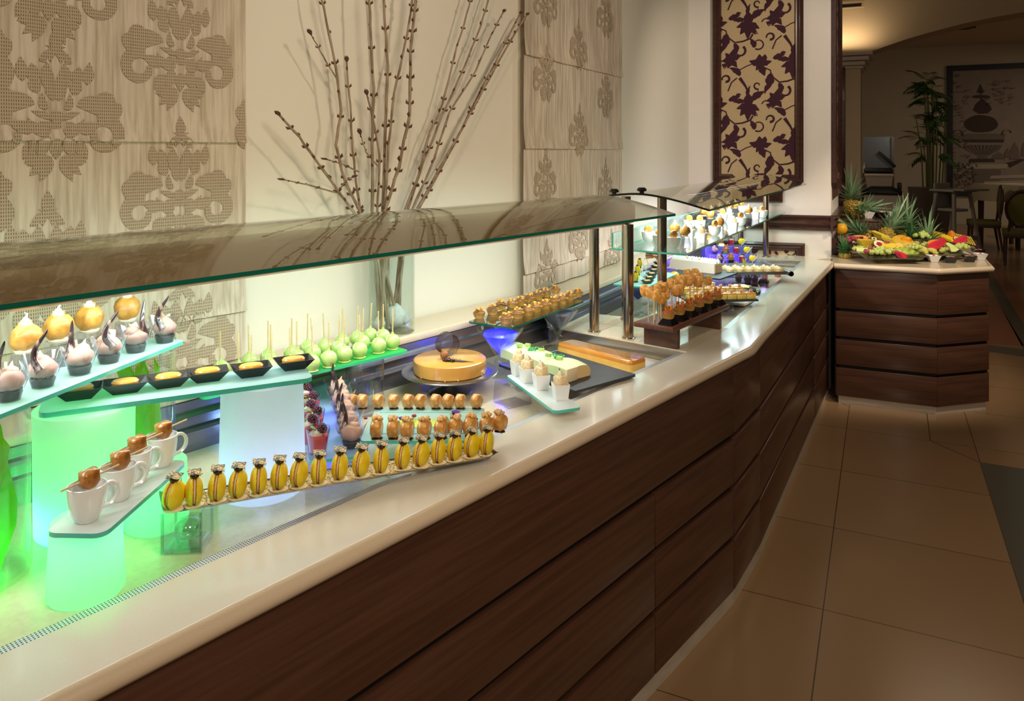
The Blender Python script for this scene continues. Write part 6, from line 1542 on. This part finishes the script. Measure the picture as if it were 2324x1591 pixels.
slices('melon_slice', 'dotted green dragon fruit wedge at the right edge of the left platter', F1(1010, 1190, .010), pm1, 3, .10, .04, .010, M('kiwi_melon', 0xC2CC5C, .4, c2=0x7A8A30, ns=60), -.7, .5)
slices('melon_slice', 'pale melon wedge under the green grapes', F1(560, 1175, .001), pm1, 2, .12, .03, .010, m_melon, -.4, .3)
slices('watermelon_slices', 'fan of red watermelon slices at the front of the right platter', F2(1320, 1120, .010), pm2, 10, .05, .035, .005, m_mel, -1.2, .9, kind='half', step=.0125)
slices('watermelon_slices', 'second fan of watermelon slices at the right of the right platter', F2(1590, 1070, .014), pm2, 8, .045, .03, .005, m_mel, -1.2, .9, kind='half', step=.011)
slices('pineapple_slices', 'pineapple fan at the back centre of the right platter', F2(1350, 990, .012), pm2, 7, .06, .05, .006, m_pflesh, .7, .8)
slices('pineapple_slices', 'row of upright pineapple slices at the right edge of the right platter', F2(1640, 1030, .016), pm2, 7, .05, .05, .006, m_pflesh, 1.0, .9)
slices('mango_slices', 'yellow mango pieces behind the papaya half', F2(1470, 1030, .014), pm2, 5, .07, .022, .008, M('mango2', 0xF2D024, .35), .3, .4)
slices('melon_slices', 'pale green melon slices at the left front of the right platter', F2(1140, 1130, .008), pm2, 5, .05, .035, .006, m_melon, .4, .7)
slices('melon_slices', 'star fruit and melon slices in front of the right grapes', F2(1500, 1130, .010), pm2, 5, .05, .035, .006, m_melon, -.3, .6)
m_bed = M('cut_fruit_bed', 0xD8C850, .45, c2=0xC8D070, ns=18, bump=.3)
for nm_, pc_2, pm_, L_, W_2 in (('left', pc1, pm1, .17, .10), ('right', pc2, pm2, .16, .10)):
    t = thing('fruit_bed', 'low bed of diced melon and pineapple under the fruit of the %s platter' % nm_, 'cut fruit', pc_2+(pm_ @ Z)*.001); t.rotation_euler = pm_.to_euler()
    b = B(); rnd = random.Random(4)
    for k in range(70):
        x, y = rnd.uniform(-1, 1), rnd.uniform(-1, 1)
        if x*x+y*y < 1: b.box((x*L_, y*W_2, .008+.014*(1-x*x-y*y)), (.028, .022, .016), rot=rnd.uniform(0, 3), bev=.002)
    o = b.done('diced_fruit', m_bed, t); o['kind'] = 'stuff'
def half_fruit(name, label, q, nm, L, W, Hh, flesh, rind, inner, cat, ang=0, tilt=-.5, seeds=30):
    t = thing(name, label, cat, q); t.rotation_euler = (nm @ Matrix.Rotation(ang, 3, 'Z') @ Matrix.Rotation(tilt, 3, 'X')).to_euler()
    b = B(); n = 28; vs = []
    def ring(k, z): return [(L/2*k*cos(2*pi*i/n), W/2*k*sin(2*pi*i/n), z) for i in range(n)]
    vs = ring(.25, -Hh)+ring(.75, -Hh*.75)+ring(1, -Hh*.1)+ring(1, 0)+ring(.93, .0005)+ring(.5, -.001)+ring(.35, -Hh*.35)
    for k in range(6): b._add(vs, [(k*n+i, k*n+(i+1) % n, (k+1)*n+(i+1) % n, (k+1)*n+i) for i in range(n)], 1 if k < 4 else 0) if k != 4 else b._add(vs, [(k*n+i, k*n+(i+1) % n, (k+1)*n+(i+1) % n, (k+1)*n+i) for i in range(n)], 0)
    b._add(vs[:n], [tuple(range(n-1, -1, -1))], 1); b._add(vs[-n:], [tuple(range(n))], 0)
    bmesh.ops.remove_doubles(b.bm, verts=b.bm.verts, dist=1e-6)
    b.done('half', [flesh, rind], t, ang=50)
    b = B(); rnd = random.Random(seeds)
    for k in range(seeds): a = rnd.uniform(0, 6.28); r_ = .48*sqrt(rnd.random()); b.sph((L/2*r_*cos(a), W/2*r_*sin(a), -.002+rnd.uniform(0, .004)), .0032, 6, 5)
    b.done('seeds', inner, t); return t
half_fruit('papaya_half', 'large papaya half with black seeds in the middle of the right platter', F2(1330, 1060, .045), pm2, .15, .055, .03, m_pap, m_papr, m_seed, 'papaya', -.05, .75, 40)
half_fruit('papaya_half', 'papaya half behind the red grapes on the left platter', F1(460, 1000, .040), pm1, .12, .045, .026, m_pap, m_papr, m_seed, 'papaya', .1, .75, 26)
half_fruit('pomegranate_half', 'open pomegranate half full of red seeds on the left platter', F1(680, 1070, .040), pm1, .085, .065, .03, m_cream, m_rind, m_pome, 'pomegranate', .2, .7, 90)
half_fruit('passion_fruit_half', 'passion fruit half with seeds beside the mango slices', F1(910, 1090, .040), pm1, .055, .042, .02, m_cream, m_rind, M('passion_seed', 0x9A8430, .2, coat=.6), 'passion fruit', .1, .6, 24)
half_fruit('passion_fruit_half', 'passion fruit half behind the watermelon on the right platter', F2(1560, 1010, .040), pm2, .055, .04, .02, m_cream, m_rind, bpy.data.materials['passion_seed'], 'passion fruit', .1, .6, 24)
half_fruit('passion_fruit_half', 'small passion fruit half at the back left of the left platter', F1(620, 1010, .036), pm1, .04, .032, .016, m_cream, m_rind, bpy.data.materials['passion_seed'], 'passion fruit', .1, .6, 18)
pt = thing('papaya_piece', 'upright torn papaya piece at the back of the right platter', 'papaya', F2(1500, 1010, .004)); b = B(); b.lathe([(0, 0), (.025, 0), (.030, .02), (.018, .045), (0, .06)], 9, wav=.25, wn=3); b.done('flesh', m_pap, pt, ang=20)
pp_ = thing('persimmon', 'orange pepper-like persimmon at the right corner of the left platter', 'fruit', F1(985, 1075, .002)); b = B(); b.lathe([(0, 0), (.02, .002), (.036, .02), (.035, .04), (.02, .052), (.006, .046), (0, .045)], 20, wav=.06, wn=4); b.done('flesh', M('orange_skin', 0xF09A1E, .25, coat=.5), pp_); b = B(); b.tube([(0, 0, .045), (.004, 0, .058)], .003, 6); b.done('stem', m_green, pp_)
# bowls
def sq_bowl(label, white, fruit=True, s=1):
    t = thing('square_bowl', label, 'bowl'); b = B(); b.dish(.050, .050, .088, .088, .050, t=.003); b.done('bowl', m_white if white else m_black, t, smooth=False)
    b = B(); b.box((0, 0, .042), (.074, .074, .004)); b.done('sauce', M('yoghurt', 0xE8DCC8, .4) if 'yoghurt' not in bpy.data.materials else bpy.data.materials['yoghurt'], t, smooth=False)
    b = B(); b.sph((.004, 0, .048), (.010, .009, .006), 10, 6, nz=.2); b.done('red_garnish', m_mel, t); return t
sbw = Series(sq_bowl('w', True)); sbb = Series(sq_bowl('b', False))
def gb(px, py, z=.901): return P(px, py, z)
rows_b = [(sbw, 2118, 594, 'white square bowl at the front left of the fruit counter corner'), (sbb, 2157, 596, 'black square bowl at the very front corner of the fruit counter'), (sbb, 2200, 594, 'black square bowl at the front right with red garnish'), (sbw, 2224, 589, 'white square bowl at the right end of the front group'), (sbb, 2103, 583, 'black square bowl tucked behind the front white bowl'), (sbw, 2152, 583, 'white square bowl behind the front black bowls'), (sbb, 2220, 579, 'black square bowl behind the rightmost white bowl')]
for S_, px, py, lb in rows_b: S_.put(gb(px, py), -.15, lb, 'square bowls on the fruit counter', .82)
for wh, px, lb in ((True, 1968, 'white square bowl on the wooden box, left of its row'), (False, 1998, 'black square bowl on the wooden box'), (True, 2019, 'white square bowl on the wooden box, right of its row')):
    q = PY(px, 494, 5.76); (sbw if wh else sbb).put(Vector((q.x, 5.76+(.06 if px == 2019 else 0), TIER+.001)), 0, lb, 'square bowls on the wooden box', .95)
# ================================================================ far room
def far(px, Y): return Vector(((px-CX)/F*Y, Y, 0))
m_dimw = M('dim_white', 0xC9BCA8, .6); m_bl2 = M('black_rubber', 0x1A1613, .5); m_cabw = M('cabinet_wood', 0x4A2E22, .5)
# framed painting
fa, fb_ = FW(2155), FW(2470); pnt = thing('framed_painting', 'huge dark framed grey painting of a topiary urn on the far wall', 'painting', fa-dh*.03, AH-pi/2)
PW = (fb_-fa).length; zt, zb = 1.62+(342-156)/F*17, 1.62-(438-342)/F*17
b = B()
for c_, s_ in (((PW/2, 0, zt), (PW, .06, .12)), ((PW/2, 0, zb), (PW, .06, .12)), ((0, 0, (zt+zb)/2), (.12, .06, zt-zb+.12)), ((PW, 0, (zt+zb)/2), (.12, .06, zt-zb+.12))): b.box(c_, s_)
b.done('frame', m_bl2, pnt, smooth=False)
def pk(x): return (FW(x)-fa).dot(ch)
def pz(x, y): q = FW(x); return H-(y-HOR)/F*q.y
cols = [M('paint_bg', 0x8E7E6C, .8, c2=0x86766A, ns=4), M('paint_dark', 0x3A2A24, .8, c2=0x4A3830, ns=40), M('paint_mid', 0x6E6054, .8), M('paint_light', 0xA89884, .8)]
b = B(); b.box((PW/2, .012, (zt+zb)/2), (PW, .02, zt-zb), mi=0)
T = lambda q: (pk(q[0]), 0.0008, pz(*q))
layer = [0]
def pg(pts, mi):
    layer[0] += .0006; b._add([(pk(x), 0.001-layer[0], pz(x, y)) for x, y in pts], [tuple(range(len(pts)))], mi)
def ell(cx_, cy_, rx, ry, mi, n=26, j=.0): pg([(cx_+rx*cos(2*pi*i/n)*(1+j*sin(7*i)), cy_+ry*sin(2*pi*i/n)*(1+j*sin(5*i))) for i in range(n)], mi)
S_ = 3.788
def zz(x, y): return 1880+x/S_, y/S_
ell(*zz(1310, 1065), 39, 20, 1, j=.03); pg([zz(1240, 950), zz(1260, 900), zz(1316, 845), (1880+1385/S_, 900/S_), zz(1404, 940), zz(1370, 975), zz(1290, 980)], 1); ell(*zz(1311, 832), 21, 4, 1)
pg([zz(1272, 795), zz(1303, 718), zz(1340, 795), zz(1306, 808)], 1); pg([zz(1306, 806), zz(1314, 806), zz(1314, 850), zz(1306, 850)], 1)
pg([zz(1130, 1150), zz(1520, 1150), zz(1510, 1200), zz(1150, 1200)], 2); pg([zz(1140, 1200), zz(1515, 1200), zz(1500, 1225), zz(1160, 1225)], 1)
pg([zz(1155, 1245), zz(1500, 1245), zz(1470, 1290), zz(1380, 1335), zz(1270, 1335), zz(1180, 1290)], 2)
for i in range(9): x = 1180+i*36; pg([zz(x, 1250), zz(x+10, 1250), zz(1325+(x-1325)*.35+4, 1330), zz(1325+(x-1325)*.35, 1330)], 1)
pg([zz(1285, 1335), zz(1365, 1335), zz(1370, 1360), zz(1280, 1360)], 2); pg([zz(1215, 1365), zz(1420, 1365), zz(1430, 1392), zz(1205, 1392)], 1)
pg([zz(1160, 1410), zz(1545, 1410), zz(1530, 1450), zz(1190, 1450)], 3); pg([zz(1240, 1450), zz(1480, 1450), zz(1480, 1660), zz(1240, 1660)], 2)
pg([zz(1400, 1510), zz(1690, 1500), zz(1690, 1530), zz(1380, 1535)], 3); pg([zz(1340, 1560), zz(1690, 1550), zz(1690, 1585), zz(1330, 1590)], 3); pg([zz(1530, 1400), zz(1660, 1365), zz(1690, 1372), zz(1560, 1440)], 1)
for x, y, h, w_ in ((1600, 1370, 150, 45), (1675, 1340, 120, 20), (1460, 1365, 60, 60), (1540, 1350, 80, 30)): pg([zz(x-w_, y), zz(x-w_*.7, y-h*.6), zz(x, y-h), zz(x+w_*.7, y-h*.6), zz(x+w_, y)], 2)
for s_ in (-1, 1): 
    pts = [(1322+s_*(210+40*cos(a)), 1150+35*sin(a)) for a in [pi*.9+i*.4 for i in range(9)]]
    for i in range(8): (x0, y0), (x1, y1) = pts[i], pts[i+1]; pg([zz(x0-5, y0), zz(x0+5, y0), zz(x1+5, y1), zz(x1-5, y1)], 1)
rnd = random.Random(31)
for k in range(90):
    if k < 55: x, y = rnd.uniform(1075, 1215), rnd.uniform(630, 1370)
    else: x, y = rnd.uniform(1330, 1600), rnd.uniform(690, 900)
    a = rnd.uniform(-.9, .9)+(pi if k % 2 else 0); L = rnd.uniform(28, 48); W_ = L*.28; c_, s_ = cos(a), sin(a)
    pg([zz(x+u*c_-v*s_, y+u*s_+v*c_) for u, v in ((0, 0), (L*.4, W_/2), (L, 0), (L*.4, -W_/2))], 2)
for k in range(60):
    x, y = 1070+rnd.random()**1.4*190, 1400+rnd.random()*190; a = rnd.uniform(0, 6.3); L = 34; c_, s_ = cos(a), sin(a); pg([zz(x+u*c_-v*s_, y+u*s_+v*c_) for u, v in ((0, 0), (L*.4, 7), (L, 0), (L*.4, -7))], 1)
b.done('canvas', cols, pnt, smooth=False)
# service cabinet with mirror back
sc_p = far(1957, 12.2); cab = thing('service_cabinet', 'dark wooden service cabinet with mirror back far beyond the pillar', 'cabinet', sc_p, AH-pi/2)
def hz(py, Y): return H-(py-HOR)/F*Y
w_ = (2022-1957)/F*12.2/1.0
b = B(); b.box((w_/2, .25, hz(393, 12.2)/2), (w_, .5, hz(393, 12.2))); b.done('body', m_cabw, cab, smooth=False)
b = B(); z0, z1 = hz(393, 12.2), hz(310, 12.2); b.box((w_/2, .48, (z0+z1)/2), (w_, .03, z1-z0)); b.done('mirror_back', M('dim_mirror', 0x8A9096, .15, metal=.6), cab, smooth=False)
b = B(); b.box((w_-.02, .3, (z0+z1)/2), (.04, .3, z1-z0)); b.done('side_panel', M('side_glass', 0x6E6A64, .2, metal=.4), cab, smooth=False)
tl_ = thing('terminal', 'tilted black screen and gear standing on the far service cabinet', 'equipment', sc_p+Z*(z0+.001)+ch*.25+dh*.2, AH-pi/2)
b = B(); b.box((-.02, 0, .04), (.42, .25, .08), bev=.02); b.done('base', m_bl2, tl_); b = B(); b.box((0, 0, 0), (.05, .3, .34), bev=.01); o = b.done('screen', m_bl2, tl_); o.location = (.10, -.05, .22); o.rotation_euler = (0, -.8, 0)
b = B(); b.lathe([(0, 0), (.025, 0), (.025, .10), (.01, .14), (.01, .17), (0, .17)], 12); tag(b.done('bottle', M('pump_bottle', 0xB8A890, .4), loc=sc_p+Z*(z0+.001)+ch*.03+dh*.12), 'small pale pump bottle beside the black screen on the cabinet', 'bottle')
# plastic dispenser and trolley
tp = far(1952, 9.6); tr = thing('service_trolley', 'pale drawer trolley with black handle beyond the pineapples', 'trolley', tp, AH-pi/2); w_ = (2041-1955)/F*9.6
b = B(); h = hz(438, 9.6); b.box((w_/2, .25, h/2+.05), (w_*.94, .5, h-.1), bev=.02)
for i in range(6): b.box((w_/2, -.004, .12+i*.15), (w_*.82, .012, .13), bev=.005)
b.done('body', m_dimw, tr)
b = B(); b.box((w_/2, .25, h+.01), (w_, .56, .06), bev=.02); b.tube([(0.02, -.03, h+.02), (w_*.25, -.05, h+.075), (w_*.75, -.05, h+.075), (w_*.98, -.03, h+.02)], .018, 8); b.box((w_*.93, .1, h+.09), (.05, .06, .09), bev=.01); b.done('black_top', m_bl2, tr)
for x in (.05, w_-.05):
    for y in (.05, .45): b = B(); b.cyl((-.02, 0, .04), (.02, 0, .04), .04, seg=14); b.done('wheel', m_bl2, tr, loc=(x, y, 0))
b = B(); b.frustum((0, 0, 0), w_*.56, .35, w_*.66, .4, 0, .17); b.frustum((0, 0, 0), w_*.70, .44, w_*.70, .44, .165, .185); tag(b.done('plastic_tub', m_dimw, loc=tp+ch*w_*.45+dh*.28+Z*(h+.045), rot=AH-pi/2, smooth=False), 'pale ribbed plastic tub standing on the drawer trolley', 'tub')
# potted bamboo palm
pp2 = far(2112, 14.0); pot = thing('potted_palm', 'tall potted bamboo palm in a grey planter beside the painting', 'plant', pp2)
hp = hz(425, 14.0); b = B(); b.frustum((0, 0, 0), .38, .38, .56, .56, 0, hp, caps=True); b.done('planter', M('grey_planter', 0x6E6458, .4), pot, smooth=False)
b = B(); rnd = random.Random(21); tips = []
for k in range(14):
    a = rnd.uniform(0, 6.3); r_ = rnd.uniform(.03, .2); hh = rnd.uniform(.9, 2.0); p = [Vector((r_*cos(a), r_*sin(a), hp-.05)), Vector((r_*cos(a)*1.2, r_*sin(a)*1.2, hp+hh*.5)), Vector((r_*cos(a)*1.6-.05, r_*sin(a)*1.5, hp+hh))]; b.tube(p, [.014, .012, .006], 6); tips += [p[2], p[1].lerp(p[2], rnd.uniform(0, .9))]
b.done('cane', M('cane', 0x6A6A34, .6), pot)
b = B()
for q in tips:
    for f_ in range(2):
        a = rnd.uniform(0, 6.3); dz_ = rnd.uniform(-.5, .6)
        for j in range(7):
            s_ = j/6; base = q+Vector((cos(a), sin(a), 0))*.26*s_+Z*(dz_*.3*s_+.12*s_-.16*s_*s_)
            for sd in (-1, 1): leaf_mesh(b, .24*(1-.4*s_), .036, a+sd*.8, -.35+dz_, tuple(base), cup=.1, thick=.002)
b.done('leaf', M('palm_leaf', 0x5A8040, .5, c2=0x44682F, ns=4), pot, ang=90)
# high chair
hc = far(2163, 11.0); hch = thing('high_chair', 'grey plastic high chair standing beside the planter', 'high chair', hc, .35)
zs = hz(432, 11.0); m_hc = M('grey_plastic', 0x8A8478, .5)
b = B(); b.box((0, 0, zs), (.46, .42, .035), bev=.015); b.box((0, -.28, zs+.02), (.50, .2, .03), bev=.014); b.done('tray', m_hc, hch)
b = B(); b.box((0, .02, zs-.28), (.30, .30, .04), bev=.015); b.box((0, .19, zs-.08), (.30, .03, .36), bev=.012); b.done('seat', m_hc, hch)
for sx in (-1, 1):
    for sy in (-1, 1): b = B(); b.tube([(sx*.15, sy*.14, zs-.02), (sx*.27, sy*.25, 0)], [.028, .024], 8); b.done('leg', m_hc, hch)
b = B()
for sy in (-1, 1): b.box((0, sy*.21, zs*.36), (.42, .03, .07), bev=.01)
b.done('cross_bar', m_hc, hch)
# table and chairs
tbp = far(2312, 12.6); tbl = thing('dining_table', 'dining table with hanging pale tablecloth at the right edge', 'table', tbp, .3)
zt = hz(420, 12.6)
b = B(); b.box((.15, .2, zt-.02), (.8, .8, .03)); b.done('tabletop', m_cabw, tbl, smooth=False)
for sx in (-1, 1):
    for sy in (-1, 1): b = B(); b.frustum((.15+sx*.34, .2+sy*.34, 0), .05, .05, .07, .07, 0, zt-.035); b.done('leg', m_cabw, tbl, smooth=False)
b = B(); n = 40; rim = []
for i in range(n):
    a = 2*pi*i/n; c_, s_ = cos(a), sin(a); m_ = max(abs(c_), abs(s_)); x, y = .43*c_/m_, .43*s_/m_; cr_ = abs(abs(c_)-abs(s_)) < .22
    rim.append((x, y, .20 if not cr_ else .36, a))
vs = [(.15+x, .2+y, zt) for x, y, d_, a in rim]+[(.15+x*1.03, .2+y*1.03, zt-.03) for x, y, d_, a in rim]+[(.15+x*(1.06+.02*sin(a*9)), .2+y*(1.06+.02*sin(a*9)), zt-d_-.08) for x, y, d_, a in rim]
b._add(vs, [tuple(range(n))]+[(k*n+i, k*n+(i+1) % n, (k+1)*n+(i+1) % n, (k+1)*n+i) for k in (0, 1) for i in range(n)])
o = b.done('tablecloth', M('cream_cloth', 0xC2B292, .8), loc=(tbp.x, tbp.y, .003), rot=.3, ang=60); tag(o, 'cream tablecloth draped over the table at the right edge', 'tablecloth')
m_ol = M('olive_fabric', 0x6E6A2A, .8)
def dchair(label, loc, rot):
    t = thing('dining_chair', label, 'chair', loc, rot, 'oval-backed dining chairs')
    b = B(); b.box((0, 0, .46), (.46, .44, .07), bev=.025); b.done('seat', m_ol, t)
    b = B(); b.box((0, 0, .41), (.45, .43, .05), bev=.01); b.done('seat_frame', m_cabw, t)
    b = B(); pts = [(.19*cos(a), .22+.06*(.22*sin(a)+.2), .80+.25*sin(a)) for a in [2*pi*i/24 for i in range(24)]]; b.tube(pts, .022, 8, closed=True); b.tube([(-.17, .20, .43), (-.14, .215, .62)], .018, 8); b.tube([(.17, .20, .43), (.14, .215, .62)], .018, 8); b.done('back_frame', m_cabw, t)
    b = B(); b.lathe([(0, -.015), (.17, -.012), (.175, 0), (.17, .012), (0, .015)], 24, mat=Matrix.Translation((0, .232, .80)) @ Matrix.Rotation(pi/2, 4, 'X') @ Matrix.Diagonal((1, 1.3, 1, 1))); b.done('backrest', m_ol, t)
    for sx in (-1, 1):
        for sy in (-1, 1): b = B(); b.tube([(sx*.19, sy*.18, .40), (sx*.20, sy*(.20 if sy < 0 else .24), 0)], [.022, .014], 8); b.done('leg', m_cabw, t)
    return t
dchair('dark oval-backed chair seen from the side left of the clothed table', far(2232, 12.4), -2.0)
dchair('dark oval-backed chair with olive pad at the right frame edge', far(2318, 10.9), 2.6)
